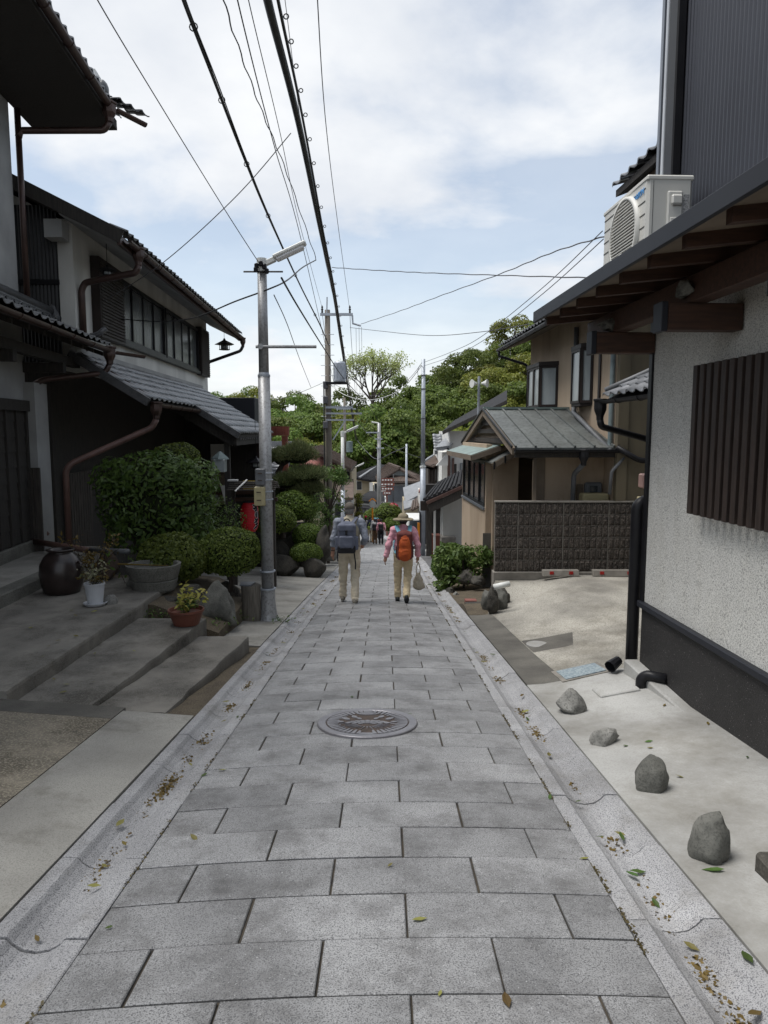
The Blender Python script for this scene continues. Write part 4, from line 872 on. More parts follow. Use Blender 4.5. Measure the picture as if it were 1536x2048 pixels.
# upper roof seen from below
ur = slab('main_roof', 'black_wood', h1, [(1.25, -9, 6.58), (1.25, 1.05, 6.58), (-3.2, 1.05, 8.5), (-3.2, -9, 8.5)], .1, F1)
tile_roof(ur, F1((1.29, -4.2, 6.62)), F1((1.29, 1.08, 6.62)), (-1, 0, .43), 2, 'tile')
m_ = MB(F1)
for k in range(5):
    m_ = MB(F1); m_.beam((1.12-.05*k, .9, 6.80+.075*k), (-3.1, .9, 8.62+.075*k), .30-.03*k, .06); m_.build('verge_ridge', 'tile_dark', ur)
m_ = MB(F1); m_.lathe([(.03, -.14), (.13, -.12), (.14, .02), (.10, .08), (.04, .12)], (1.10, .9, 7.0), 10, .6, 1); m_.build('ridge_end_tile', 'tile_dark', ur, sm=True)
m_ = MB(F1); m_.box((.98, .74, 6.92), (1.03, 1.06, 7.22)); m_.build('plaster_cap', 'white_paint', ur)
for i in range(16):
    y = .9-.45*i; m_ = MB(F1); m_.prism([(1.2, y-.035, 6.5), (1.2, y+.035, 6.5), (0, y+.035, 7.0), (0, y-.035, 7.0)], (0, 0, -.09)); m_.build('rafter', 'black_wood', ur)
gutter_run('main_gutter', 'copper_brown', h1, (1.33, -9, 6.52), (1.33, .25, 6.52), .065, F1); hopper('copper_brown', h1, (1.33, .32, 6.42), .11, F1)
gutter_run('gutter_tip', 'copper_brown', h1, (1.40, .4, 6.50), (1.74, .88, 6.48), .055, F1)
tile_roof(ur, F1((1.42, .38, 6.60)), F1((1.78, .92, 6.58)), (-1, .6, .4), 2, 'tile_dark', exp=.2, wd=.22)
pipe('soffit_pipe', 'copper_brown', h1, [(1.33, .32, 6.27), (1.25, .32, 6.14), (.1, .08, 6.0), (.08, .06, 5.9)], .05, F1)
m_ = MB(F1); m_.prism([(-.02, -9, 6.36), (1.26, -9, 6.42), (1.26, -9, 6.47), (0, -9, 6.98)], (0, 10.02, 0)); m_.build('boxed_soffit', 'black_wood', ur)
# ================================================================ LEFT: long two-storey plaster house
F2 = frame(-5.1, 12.0, -.042)
h2 = thing('plaster_house', F2((-2, 5, -1.5)), 'long two storey grey plaster house with tiled lower roof and wide windows', 'house')
m_ = MB(F2); m_.box((-4.5, 0, 2.6), (0, 10.6, 5.0)); m_.prism([(0, .0, 4.9), (-4.5, .0, 4.9), (-4.5, .0, 7.2)], (0, 10.6, 0)); m_.build('upper_wall', 'plaster_pale', h2)
m_ = MB(F2)
ysx = list(np.arange(-3.2, -.22, .03))
for i, x in enumerate(ysx): m_.v += [F2((x, -.02-(.012 if i % 2 else 0), 2.7)), F2((x, -.02-(.012 if i % 2 else 0), 5.2))]
m_.f = [(2*i, 2*i+2, 2*i+3, 2*i+1) for i in range(len(ysx)-1)]; m_.build('corrugated_sheet', 'black_metal', h2)
m_ = MB(F2); m_.box((-3.2, -.06, 3.95), (-.22, -.034, 4.03)); m_.build('sheet_flashing', 'black_metal', h2)
mr = slab('main_roof', 'black_wood', h2, [(.95, -.55, 4.62), (.95, 11.2, 4.62), (-4.5, 11.2, 7.35), (-4.5, -.55, 7.35)], .12, F2)
m_ = MB(F2); m_.prism([(.93, -.5, 4.5), (.93, 11.15, 4.5), (0, 11.15, 4.95), (0, -.5, 4.95)], (0, 0, -.02)); m_.build('soffit', 'plaster_grey', mr)
m_ = MB(F2); m_.beam((.97, -.56, 4.58), (-4.5, -.56, 7.3), .05, .2); m_.build('barge_board', 'black_wood', mr)
m_ = MB(F2); m_.box((.90, -.56, 4.46), (.955, 11.2, 4.6)); m_.build('fascia', 'copper_brown', mr)
tile_roof(mr, F2((.99, -.5, 4.66)), F2((.99, 11.2, 4.66)), (-1, 0, .5), 1, 'tile_dark')
gutter_run('eave_gutter', 'copper_brown', h2, (1.03, -.45, 4.56), (1.03, 11.2, 4.56), .065, F2)
hopper('copper_brown', h2, (1.03, .1, 4.45), .1, F2); pipe('eave_pipe', 'copper_brown', h2, [(1.03, .1, 4.3), (.98, .1, 4.18), (.12, .15, 4.02), (.06, .15, 3.9), (.06, .15, 2.9)], .055, F2)
hopper('copper_brown', h2, (1.03, 11.2, 4.44), .09, F2); pipe('corner_downpipe', 'black_metal', h2, [(1.03, 11.2, 4.3), (.95, 11.2, 4.15), (.05, 10.7, 3.75)], .05, F2)
# windows: two groups of four sashes between shutter boxes
window(h2, F2, 0, 2.1, 5.35, 3.32, 4.52, 'black_metal', 'frosted', 4, 1, .06, .09)
window(h2, F2, 0, 5.45, 9.0, 3.32, 4.52, 'black_metal', 'frosted', 4, 1, .06, .09)
m_ = MB(F2); m_.box((-.0, 2.0, 3.24), (.13, 9.1, 3.315)); m_.build('window_sill', 'black_metal', h2)
for (ya, yb) in ((.75, 2.06), (9.04, 10.2)):
    m_ = MB(F2); m_.box((0, ya, 3.22), (.16, yb, 4.6)); sb = m_.build('shutter_box', 'sash_brown', h2, bev=.005)
    for k in range(22):
        m_ = MB(F2); z = 3.28+.058*k; m_.prism([(.162, ya+.04, z), (.185, ya+.04, z), (.162, ya+.04, z+.045)], (0, yb-ya-.08, 0)); m_.build('louvre', 'grey_wood', sb)
m_ = MB(F2); m_.box((-.3, -.35, 4.62), (-.02, -.07, 4.9)); m_.build('white_beam_end', 'plaster_grey', h2)
# lower roof, one slope, set back at the near end
PIT2 = (2.82-1.5)/2.1
lr = slab('lower_roof', 'black_wood', h2, [(1.2, -.3, 2.82-PIT2*1.2), (1.2, 3.2, 2.82-PIT2*1.2), (2.1, 3.2, 1.5), (2.1, 9.4, 1.5), (0, 9.4, 2.82), (0, -.3, 2.82)], .09, F2)
tile_roof(lr, F2((2.12, 3.2, 1.52)), F2((2.12, 9.4, 1.52)), (-1, 0, PIT2), 9, 'tile', exp=.27, wd=.31)
tile_roof(lr, F2((1.22, -.3, 2.085)), F2((1.22, 3.2, 2.085)), (-1, 0, PIT2), 5, 'tile', exp=.27, wd=.31)
for (a_, b_) in (((2.14, 3.14, 1.47), (1.15, 3.14, 2.09)), ((1.24, -.36, 2.03), (0.0, -.36, 2.80))):
    m_ = MB(F2); m_.beam(a_, b_, .10, .13); m_.build('verge_tile', 'tile_dark', lr)
m_ = MB(F2); m_.beam((1.15, -.1, 2.16), (.05, -.1, 2.86), .05, .05); m_.build('red_ridge', 'copper_brown', lr)
m_ = MB(F2); m_.box((0, -.3, 2.82), (.1, 9.4, 2.92)); m_.build('roof_flashing', 'plaster_grey', lr)
m_ = MB(F2); m_.box((2.0, 3.25, 1.26), (2.06, 9.4, 1.42)); m_.build('eave_board', 'black_wood', lr)
for i in range(18):
    m_ = MB(F2); y = 3.3+.345*i; t_ = [(2.145, y+.055*math.cos(a), 1.44+.055*math.sin(a)) for a in [math.pi+math.pi*k/6 for k in range(7)]]; m_.tube(t_, .008, 4); m_.build('eave_loop', 'tile_dark', lr)
gutter_run('lower_gutter', 'copper_brown', h2, (1.30, -.2, 2.02), (1.30, 3.1, 2.02), .065, F2); hopper('copper_brown', h2, (1.30, -.15, 1.92), .1, F2)
pipe('lower_pipe', 'pipe_pink', h2, [(1.30, -.15, 1.76), (1.22, -.15, 1.62), (.2, -1.0, 1.06), (.13, -1.05, .95), (.13, -1.05, -.45)], .05, F2)
for y in (3.4, 9.2):
    m_ = MB(F2); m_.beam((2.0, y, 1.34), (.0, y, 2.55), .12, .22); m_.build('gable_beam', 'black_wood', lr)
# ground floor: dark timber front, posts, plaster pier, boards
m_ = MB(F2); m_.box((-4.5, -.2, -2.6), (-.4, 9.3, 2.6)); m_.build('ground_floor_wall', 'black_wood', h2)
m_ = MB(F2); m_.box((-.62, -1.05, -.6), (-.28, -.6, 2.3)); m_.build('plaster_pier', 'plaster_grey', h2)
m_ = MB(F2); m_.box((-.66, -1.08, -.6), (-.25, -1.055, 1.0)); pb = m_.build('pier_boarding', 'grey_wood', h2)
for k in range(4):
    m_ = MB(F2); m_.box((-.66+.105*k, -1.1, -.58), (-.565+.105*k, -1.082, .98+.02*(k % 2))); m_.build('board', 'grey_wood', pb)
for k in range(9):
    m_ = MB(F2); m_.box((-.3, .1+.11*k, -.9), (-.26, .19+.11*k, .85)); m_.build('fence_board', 'grey_wood', h2)
m_ = MB(F2); m_.prism([(-.4, 9.05, -2.6), (1.69, 9.05, -2.6), (1.69, 9.05, 1.62), (0, 9.05, 2.7), (-.4, 9.05, 2.7)], (0, .2, 0)); m_.build('end_wall', 'black_wood', h2)
m_ = MB(F2); m_.box((.35, 9.0, -.6), (.85, 9.045, 1.2)); m_.build('plaster_panel', 'plaster_pale', h2)
m_ = MB(F2); m_.box((.55, 8.97, -.6), (.82, 8.998, .7)); m_.build('timber_panel', 'soffit', h2)
m_ = MB(F2); m_.box((1.70, 8.95, -2.6), (1.82, 9.1, 1.5)); m_.build('porch_post', 'brown_wood', h2)
m_ = MB(F2); m_.box((-.4, 8.8, -.28), (2.0, 8.95, -.1)); m_.build('tie_beam', 'brown_beam', h2)
m_ = MB(F2); m_.box((1.75, 3.45, -1.9), (1.87, 3.57, 1.55)); m_.build('front_post', 'black_wood', h2)
# rear block on the roof and a red steel gantry behind the house
m_ = MB(); a_ = at(434, 835, 23); b_ = at(509, 795, 23); m_.box((a_.x, 23, a_.z-1.8), (b_.x, 25.5, b_.z)); solo(m_, 'roof_block', 'navy_metal', (a_.x+.6, 24, a_.z-1.8), 'dark slate box like roof block behind the grey plaster house', 'roof block', bev=.02)
gt = thing('steel_gantry', (at(560, 880, 25).x, 25, zs(25)), 'red brown steel beam on a post behind the lamp post', 'steel beam')
a_ = at(535, 862, 25); b_ = at(578, 862, 25); m_ = MB(); m_.box((a_.x-.6, 24.9, a_.z-.16), (b_.x, 25.1, a_.z+.16)); m_.build('beam', 'red_steel', gt)
m_ = MB(); c_ = at(570, 880, 25); m_.box((c_.x-.1, 24.9, zs(25)), (c_.x+.1, 25.1, a_.z-.165)); m_.build('post', 'red_steel', gt)
for k in range(3):
    m_ = MB(); x = a_.x+.1+.22*k; m_.box((x, 24.84, a_.z-.15), (x+.03, 24.896, a_.z+.15)); m_.build('stiffener', 'red_steel', gt)
# pale tiled roof of the shed beyond the porch
sh = thing('garden_shed', (at(505, 940, 26).x, 26, zs(26)), 'small shed with pale scalloped tile roof seen under the porch', 'shed')
a_ = at(478, 950, 25); b_ = at(560, 950, 25); t_ = at(478, 893, 27.4)
slope = (Vector((0, 27.4, t_.z))-Vector((0, 25, a_.z))).normalized()
rf = slab('roof', 'tile_silver', sh, [(a_.x-1.5, 25, a_.z), (b_.x+.2, 25, a_.z), (b_.x+.2, 27.4, t_.z), (a_.x-1.5, 27.4, t_.z)], .08)
tile_roof(rf, (a_.x, 25, a_.z+.02), (b_.x+.2, 25, a_.z+.02), tuple(slope), 9, 'tile_silver', exp=.28, wd=.3)
m_ = MB(); m_.box((a_.x-1.4, 25.3, zs(26)), (b_.x, 27.3, a_.z-.05)); m_.build('wall', 'black_wood', sh)
m_ = MB(); m_.box((a_.x-1.5, 27.3, t_.z+.0), (b_.x+.2, 27.5, t_.z+.2)); m_.build('ridge', 'tile_silver', sh)
# hanging eave lantern (black) and small iron pagoda lanterns
def iron_lantern(loc, s, label, wire=.3):
    t_ = thing('hanging_lantern', loc, label, 'lantern', 'black iron hanging lanterns'); x, y, z = loc
    m_ = MB(); m_.lathe([(.02*s, .36*s), (.05*s, .30*s), (.30*s, .18*s), (.31*s, .165*s), (.001, .165*s)], (x, y, z), 6); m_.build('roof', 'black_metal', t_)
    m_ = MB(); m_.lathe([(.001, 0), (.17*s, 0), (.18*s, .02*s), (.001, .02*s)], (x, y, z), 6); m_.build('base', 'black_metal', t_)
    for k in range(6):
        a = k*math.pi/3; m_ = MB(); m_.tube([(x+.15*s*math.cos(a), y+.15*s*math.sin(a), z+.02*s), (x+.15*s*math.cos(a), y+.15*s*math.sin(a), z+.17*s)], .012*s, 5); m_.build('bar', 'black_metal', t_)
    m_ = MB(); m_.lathe([(.001, .03*s), (.1*s, .03*s), (.12*s, .09*s), (.1*s, .15*s), (.001, .15*s)], (x, y, z), 10); m_.build('glass', 'pale_glass', t_, sm=True)
    m_ = MB(); m_.tube([(x, y, z+.35*s), (x, y, z+.35*s+wire)], .006, 4); m_.build('chain', 'black_metal', t_)
p = at(449, 700, 22.6); iron_lantern((p.x, p.y, p.z), 1.0, 'black iron pagoda lantern hanging below the far end of the long eave', .35)
p = at(512, 936, 18); iron_lantern((p.x, p.y, p.z), .85, 'black iron lantern with glass hanging under the porch eave by the lamp post', .9)
p = at(215, 552, 12.3); iron_lantern((p.x, p.y, p.z), .5, 'black iron lantern hanging at the near corner of the upper eave', .35)
p = at(441, 944, 14.5); t_ = thing('lamp_box', tuple(p), 'blue grey house shaped lamp beside the broad leaved bush', 'lamp')
m_ = MB(); m_.box((p.x-.11, p.y-.11, p.z), (p.x+.11, p.y+.11, p.z+.26)); m_.build('lamp_body', 'pale_glass', t_, bev=.01); m_ = MB(); m_.lathe([(.19, .26), (.17, .29), (.02, .42)], tuple(p), 4); m_.build('lamp_roof', 'pipe_blue', t_)
# ---------------------------------------------------------------- red paper lantern under a small roofed frame
LY = 14.6
fr = thing('sign_frame', (at(480, 1060, LY).x, LY, zs(LY)), 'small roofed wooden frame holding up the red lantern', 'sign frame')
p0 = at(466, 962, LY); p1 = at(545, 972, LY)
for x in (p0.x, p1.x):
    m_ = MB(); m_.box((x-.045, LY-.05, zs(LY)), (x+.045, LY+.05, p0.z)); m_.build('post', 'grey_wood', fr)
m_ = MB(); m_.box((p0.x-.02, LY-.04, p0.z-.42), (p1.x+.1, LY+.04, p0.z-.34)); m_.build('rail', 'brown_beam', fr)
for s_ in (-1, 1):
    for k in range(5):
        y0 = LY+s_*.07*k; m_ = MB(); m_.beam((p0.x-.05, y0+s_*.03, p0.z-.02-.035*k), (p1.x+.1, y0+s_*.03, p0.z-.02-.035*k), .085, .02); m_.build('roof_board', 'grey_wood', fr)
m_ = MB(); m_.beam((p0.x+.12, LY-.38, p0.z-.18), (p0.x+.3, LY-.05, p0.z+.03), .03, .02); m_.build('roof_batten', 'white_paint', fr)
m_ = MB(); m_.box((p0.x-.1, LY-.07, p0.z+.0), (p0.x+.1, LY+.07, p0.z+.03)); m_.build('post_cap', 'white_paint', fr)
lc = at(499, 1034, LY); ln_ = thing('paper_lantern', (lc.x, LY, lc.z-.31), 'red paper lantern with black brush characters beside the lamp post', 'lantern')
m_ = MB(); pf_ = []
for i in range(37):
    t = i/36; z = -.31+.62*t; r = .192*(1-.42*abs(2*t-1)**3.2)*(1+.012*(1 if i % 2 else -1)); pf_.append((r, z))
m_.lathe(pf_, (lc.x, LY, lc.z), 30); m_.build('paper_body', 'lantern_red', ln_, sm=False)
for z, r in ((.30, .12), (-.33, .12)):
    m_ = MB(); m_.lathe([(r*.9, 0), (r, .005), (r, .035), (r*.9, .04)], (lc.x, LY, lc.z+z), 20); m_.build('rim', 'ink', ln_)
m_ = MB(); m_.tube([(lc.x, LY, lc.z+.34), (lc.x, LY, p0.z-.36)], .008, 5); m_.build('hook', 'black_metal', ln_)
def brush(pts, wd, mt, off):
    """a brush stroke wrapped round the lantern: pts in (angle, height)"""
    m_ = MB(); n = len(pts)
    for i, (a, z, k) in enumerate(pts):
        q = pts[min(i+1, n-1)]; p_ = pts[max(i-1, 0)]; dx_, dz_ = (q[0]-p_[0])*.19, q[1]-p_[1]; l_ = math.hypot(dx_, dz_) or 1; nx_, nz_ = -dz_/l_, dx_/l_
        for s_ in (-1, 1):
            aa = a+s_*nx_*wd*k/.19; zz_ = z+s_*nz_*wd*k; t = (zz_+.31)/.62; r = .192*(1-.42*abs(2*min(1, max(0, t))-1)**3.2)+off
            m_.v.append((lc.x+r*math.sin(aa), LY-r*math.cos(aa), lc.z+zz_))
    m_.f = [(2*i, 2*i+1, 2*i+3, 2*i+2) for i in range(n-1)]; return m_
strokes = [[(.62, .27, .5), (.95, .235, 1), (1.25, .25, .8)], [(.6, .20, .6), (.8, .185, 1), (1.1, .215, .9), (1.35, .24, .5)], [(.75, .135, .4), (1.0, .15, .9), (1.25, .19, .6)],
    [(.95, .115, .7), (.93, .06, 1), (.95, .01, .7)], [(1.25, .13, .8), (1.28, .05, 1), (1.25, -.02, .6)],
    [(.78, -.015, .6), (.92, -.05, 1), (1.12, -.035, .9)], [(.66, -.095, .5), (.92, -.085, 1), (1.2, -.03, .7)], [(.82, -.14, .7), (1.02, -.135, 1), (1.2, -.115, .8)], [(.7, -.235, .5), (.95, -.20, 1), (1.2, -.165, .7)]]
for s_ in strokes:
    brush(s_, .036, 'white_paint', .006).build('stroke_outline', 'white_paint', ln_); brush(s_, .025, 'ink', .010).build('brush_stroke', 'ink', ln_)
p = at(498, 968, 16.5); m_ = MB(); m_.box((p.x-.14, 16.5, p.z-.12), (p.x+.14, 16.53, p.z+.08)); solo(m_, 'notice_board', 'yellow_paint', (p.x, 16.5, p.z-.12), 'small yellow notice board in the dark porch above the lantern frame', 'sign')
p = at(455, 990, 16.3); m_ = MB(); m_.prism([(p.x-.16, 16.3, p.z+.22), (p.x+.10, 16.3, p.z+.22), (p.x+.06, 16.3, p.z-.28), (p.x-.05, 16.3, p.z-.25)], (0, .02, 0)); solo(m_, 'hanging_banner', 'plaster_pale', (p.x, 16.3, p.z-.28), 'pale cloth banner hanging in the porch left of the lantern', 'banner')
# ================================================================ PLANTS AND POTS by the steps
def round_bush(loc, r, label, n=5200, size=.034, mt='leaf_box', trunk=None, group='clipped round bushes', rough=.08, name='clipped_bush'):
    t_ = thing(name, loc, label, 'bush', group); x, y, z = loc
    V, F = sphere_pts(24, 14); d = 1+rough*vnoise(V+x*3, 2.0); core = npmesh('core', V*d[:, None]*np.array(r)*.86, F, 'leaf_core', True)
    o = link('shade_core', core, t_); o.location = (0, 0, r[2]*.92)  # added dark core, not twigs: blocks light through the leaf shell
    pos, dr = ell_pts(n, r, .86, -.75); k = 1+rough*vnoise(dr+x*3, 2.0); pos = pos*k[:, None]
    V, F = leaf_cloud(pos, dr, np.full(len(pos), size), mt, 0); o = link('foliage', npmesh('foliage', V, F, mt), t_); o['kind'] = 'stuff'; o.location = (0, 0, r[2]*.92)
    if trunk:
        m_ = MB(); m_.tube([(x, y, z-trunk), (x+.02, y, z-trunk*.4), (x, y, z+r[2]*.5)], [.045, .035, .04], 8); m_.build('trunk', 'bark', t_, sm=True)
    return t_
M['leaf_core'] = pm('leaf_core', (.012, .018, .006), (.02, .026, .01), sc=9, rough=1)  # near-black green standing in for shade deep inside the foliage
z0 = at(345, 1166, 9.65).z
round_bush((at(345, 1120, 9.65).x, 9.65, z0), (.48, .45, .36), 'clipped round bush just behind the stone bowl', 6500, .04)
z1 = at(458, 1152, 10.05).z
round_bush((at(458, 1100, 10.05).x, 10.05, z1), (.48, .46, .37), 'clipped dome bush on a short trunk beside the lamp post', 7500, .03, trunk=.22)
# big broad-leaved bush
bx_ = at(308, 1000, 11.2); t_ = thing('broadleaf_bush', (bx_.x, 11.2, -.55), 'large square clipped bush with glossy dark broad leaves', 'bush')
P_l = []; N_l = []
for (dx_, dz_, rx, rz_, n) in ((-.35, .95, .52, .55, 1300), (.42, .95, .55, .57, 1300), (0, 1.40, .80, .42, 1500), (-.3, .55, .5, .42, 700), (.45, .55, .5, .42, 700), (.72, 1.35, .32, .34, 500), (-.62, 1.35, .30, .36, 450)):
    pos, dr = ell_pts(n, (rx, .55, rz_), .55); P_l.append(pos+np.array([dx_, 0, dz_])); N_l.append(dr)
P_l = np.concatenate(P_l); N_l = np.concatenate(N_l); V, F = leaf_cloud(P_l, N_l+np.array([0, -.2, .35]), np.full(len(P_l), .098), 'leaf_dark', 1, jit=.5)
o = link('foliage', npmesh('foliage', V, F, 'leaf_dark'), t_); o['kind'] = 'stuff'
V, F = sphere_pts(20, 12); V = V*np.array((.62, .36, .55))*(1+.15*vnoise(V, 2))[:, None]; o = link('shade_core', npmesh('c', V, F, 'leaf_core', True), t_); o.location = (.05, 0, .9)  # dark ellipsoid added to stop light passing through the bush
for k in range(5):
    m_ = MB(); x = bx_.x-.3+.15*k; m_.tube([(x*.3+bx_.x*.7, 11.2, -.7), (x, 11.2, -.3), (x+.1*(k-2), 11.2, .3)], [.03, .025, .015], 6); m_.build('stem', 'bark', t_)
p = at(352, 905, 11.9); round_bush((p.x, 11.9, p.z-.40), (.42, .35, .30), 'small rounded bush showing over the broad leaved bush', 2500, .035)
# shrub in the porch shade behind the dome bush
p = at(440, 1040, 12.6); t_ = thing('shade_shrub', (p.x, 12.6, p.z-.6), 'dark small leaved shrub in the porch shade', 'shrub')
pos, dr = ell_pts(1200, (.5, .4, .5), .3); V, F = leaf_cloud(pos+np.array([0, 0, .55]), dr, np.full(len(pos), .05), 'leaf_dark', 1); o = link('foliage', npmesh('f', V, F, 'leaf_dark'), t_); o['kind'] = 'stuff'
# water jar
zb = -.45; jp = at(125, 1183, 8.7); jp = Vector((jp.x, 8.7, zb)); jar = thing('water_jar', tuple(jp), 'large dark glazed water jar at the top of the steps', 'jar')
m_ = MB(); m_.lathe([(.001, 0), (.19, 0), (.21, .01), (.245, .12), (.262, .24), (.25, .36), (.20, .46), (.145, .505), (.135, .52), (.165, .535), (.17, .55), (.15, .555), (.12, .54), (.12, .45)], tuple(jp), 36); m_.build('jar_body', 'jar_glaze', jar, sm=True)
m_ = MB(); m_.tube([(jp.x+.235, jp.y-.06, zb+.40), (jp.x+.275, jp.y-.07, zb+.38), (jp.x+.28, jp.y-.07, zb+.33), (jp.x+.25, jp.y-.06, zb+.30)], .018, 7); m_.build('lug', 'jar_glaze', jar, sm=True)
# loose drainpipe lying across
pp = thing('drain_spout', tuple(at(200, 1095, 9.6)), 'brown and grey drainpipe running low behind the water jar', 'pipe')
pipe('pipe_section', 'pipe_pink', pp, [tuple(at(68, 1083, 10.9)), tuple(at(180, 1101, 9.9))], .045); pipe('grey_section', 'pipe_grey', pp, [tuple(at(180, 1101, 9.9)), tuple(at(256, 1103, 9.3))], .035)
# white pot
wp = at(191, 1211, 8.05); wp = Vector((wp.x, 8.05, -.448)); t_ = thing('white_flowerpot', tuple(wp), 'white plastic flowerpot on a saucer with variegated leaves', 'flowerpot')
m_ = MB(); m_.lathe([(.001, .02), (.085, .02), (.11, .235), (.118, .24), (.118, .262), (.108, .262), (.10, .22), (.001, .22)], tuple(wp), 28); m_.build('pot', 'plastic_white', t_, sm=False)
m_ = MB(); m_.lathe([(.001, 0), (.11, 0), (.135, .03), (.128, .032), (.10, .012), (.001, .012)], tuple(wp), 28); m_.build('saucer', 'plastic_white', t_)
def sprig(parent, base, n, rad, h, size, mt, name='leaves', shape=1, stems=7):
    P_s = []; 
    for k in range(stems):
        a = rng.uniform(0, 2*math.pi); tip = np.array([rad*math.cos(a)*rng.uniform(.4, 1), rad*math.sin(a)*rng.uniform(.4, 1), h*rng.uniform(.55, 1)])
        m_ = MB(); m_.tube([base, Vector(base)+Vector(tip*.5)+Vector((0, 0, h*.18)), Vector(base)+Vector(tip)], .004, 4); m_.build('stem', 'bark', parent)
        for j in range(n//stems): u = rng.uniform(.25, 1.05); q = tip*u; q[2] += h*.36*u*(1-u)*2; P_s.append(q+rng.normal(size=3)*size*.5)
    P_s = np.array(P_s); nn = np.tile(np.array([0, -.2, .8]), (len(P_s), 1)); V, F = leaf_cloud(P_s, nn, np.full(len(P_s), size), mt, shape, jit=.6)
    o = link(name, npmesh(name, V+np.array(Vector(base)-worg(parent)), F, mt), parent); o['kind'] = 'stuff'; return o
sprig(t_, (wp.x, wp.y, -.23), 130, .26, .24, .06, 'leaf_var', stems=9); sprig(t_, (wp.x, wp.y, -.23), 60, .2, .16, .05, 'leaf_rust', 'dry_leaves', stems=5)
# terracotta bowl
tp = at(373, 1247, 7.75); tp = Vector((tp.x, 7.75, -.60)); t_ = thing('terracotta_bowl', tuple(tp), 'brown terracotta bowl with bright yellow green seedling on the middle step', 'flowerpot')
m_ = MB(); m_.lathe([(.001, 0), (.125, 0), (.14, .01), (.185, .145), (.2, .155), (.2, .18), (.185, .18), (.17, .14), (.001, .14)], tuple(tp), 32); m_.build('bowl', 'terracotta', t_)
sprig(t_, (tp.x, tp.y, -.46), 150, .17, .15, .055, 'leaf_maple', stems=10); sprig(t_, (tp.x+.02, tp.y, -.46), 110, .19, .27, .075, 'leaf_yellow', 'yellow_leaves', stems=9)
# stone planter bowl on rocks
sp = at(309, 1180, 9.0); sp = Vector((sp.x, 9.0, sp.z)); t_ = thing('stone_planter', tuple(sp), 'carved grey stone planter bowl standing on a flat rock', 'planter')
m_ = MB(); m_.lathe([(.001, 0), (.255, 0), (.275, .03), (.30, .145), (.285, .155), (.30, .17), (.34, .31), (.345, .345), (.30, .345), (.28, .27), (.001, .27)], tuple(sp), 36); m_.build('bowl', 'stone_bowl', t_)
m_ = MB(); m_.tube([(sp.x-.42, sp.y-.1, sp.z+.36), (sp.x-.1, sp.y-.15, sp.z+.36), (sp.x+.22, sp.y-.1, sp.z+.34)], [.012, .01, .004], 5); m_.build('cut_stalk', 'leaf_rust', t_)
# nandina with rusty leaves
np_ = at(190, 1120, 9.3); t_ = thing('rusty_shrub', (np_.x, 9.3, -.5), 'loose shrub with yellow brown fern like leaves behind the jar', 'shrub')
sprig(t_, (np_.x, 9.3, -.5), 260, .42, .72, .06, 'leaf_rust', stems=12); sprig(t_, (np_.x+.45, 9.25, -.55), 120, .35, .45, .07, 'leaf_dark', 'green_leaves', stems=7)
# rocks of the bed
for i, (px_, py_, Y, sz, mt, lab) in enumerate((
    (312, 1208, 8.85, (.95, .6, .42), 'rock_dark', 'flat brown rock under the stone planter bowl'),
    (428, 1215, 9.0, (.62, .62, .80), 'rock', 'big leaning green grey boulder at the end of the steps'),
    (452, 1190, 10.2, (.52, .5, .70), 'rock_dark', 'dark rounded boulder under the dome bush'),
    (215, 1130, 9.55, (.62, .4, .5), 'tile_brown', 'reddish rock behind the white flowerpot'),
    (222, 1205, 8.15, (.24, .22, .24), 'rock_grey', 'small pale rock right of the white flowerpot'),
    (275, 1165, 9.1, (.35, .3, .4), 'rock', 'grey rock left of the stone planter bowl'),
    (385, 1190, 9.3, (.5, .4, .5), 'rock_dark', 'dark rock between the planter and the leaning boulder'))):
    p = at(px_, py_, Y); o = link('garden_rock', rock_mesh(sz, 40+i, .22, .78, (.12*(-1)**i, 0), mt)); o.location = (p.x, Y, p.z-.02); o.rotation_euler = (0, 0, i*.7); tag(o, lab, 'rock', 'rocks of the planting bed')
sp = at(503, 1242, 10.0); sz_ = zl(sp.x, 10)-.0; t_ = thing('wooden_stump', (sp.x, 10.0, sz_), 'weathered cut wooden stump beside the lamp post base', 'stump')
m_ = MB(); m_.lathe([(.14, -.03), (.138, .1), (.132, .3), (.136, .5), (.13, .508), (.001, .508)], (sp.x, 10, sz_), 26); m_.v = [(x+.006*math.sin(9*math.atan2(y-10, x-sp.x)), y, z) for x, y, z in m_.v]; m_.build('trunk', 'stump_wood', t_)
m_ = MB(); m_.prism([(sp.x-.14, 9.9, sz_+.512), (sp.x+.02, 9.88, sz_+.512), (sp.x+.05, 10.1, sz_+.512), (sp.x-.16, 10.1, sz_+.512)], (0, 0, .02)); solo(m_, 'metal_plate', 'trim_grey', (sp.x-.05, 10, sz_+.512), 'small grey plate lying on top of the stump', 'plate')
# weeds at the foot of the boulders
wd_ = thing('weed_patch', (at(440, 1250, 9.2).x, 9.2, zs(9.2)), 'low green weeds at the foot of the leaning boulder', 'weeds')
for (px_, py_, Y) in ((280, 1238, 8.2), (315, 1236, 8.3), (443, 1246, 8.9), (470, 1240, 9.6), (565, 1243, 9.9), (420, 1255, 8.6)):
    p = at(px_, py_, Y); pos = np.random.default_rng(px_).normal(size=(60, 3))*np.array([.10, .06, .035])+np.array([0, 0, .04]); V, F = leaf_cloud(pos, np.tile([0, 0, 1.], (60, 1)), np.full(60, .045), 'leaf_maple', 1)
    o = link('leaves', npmesh('w', V+np.array(p-worg(wd_)), F, 'leaf_maple'), wd_); o['kind'] = 'stuff'
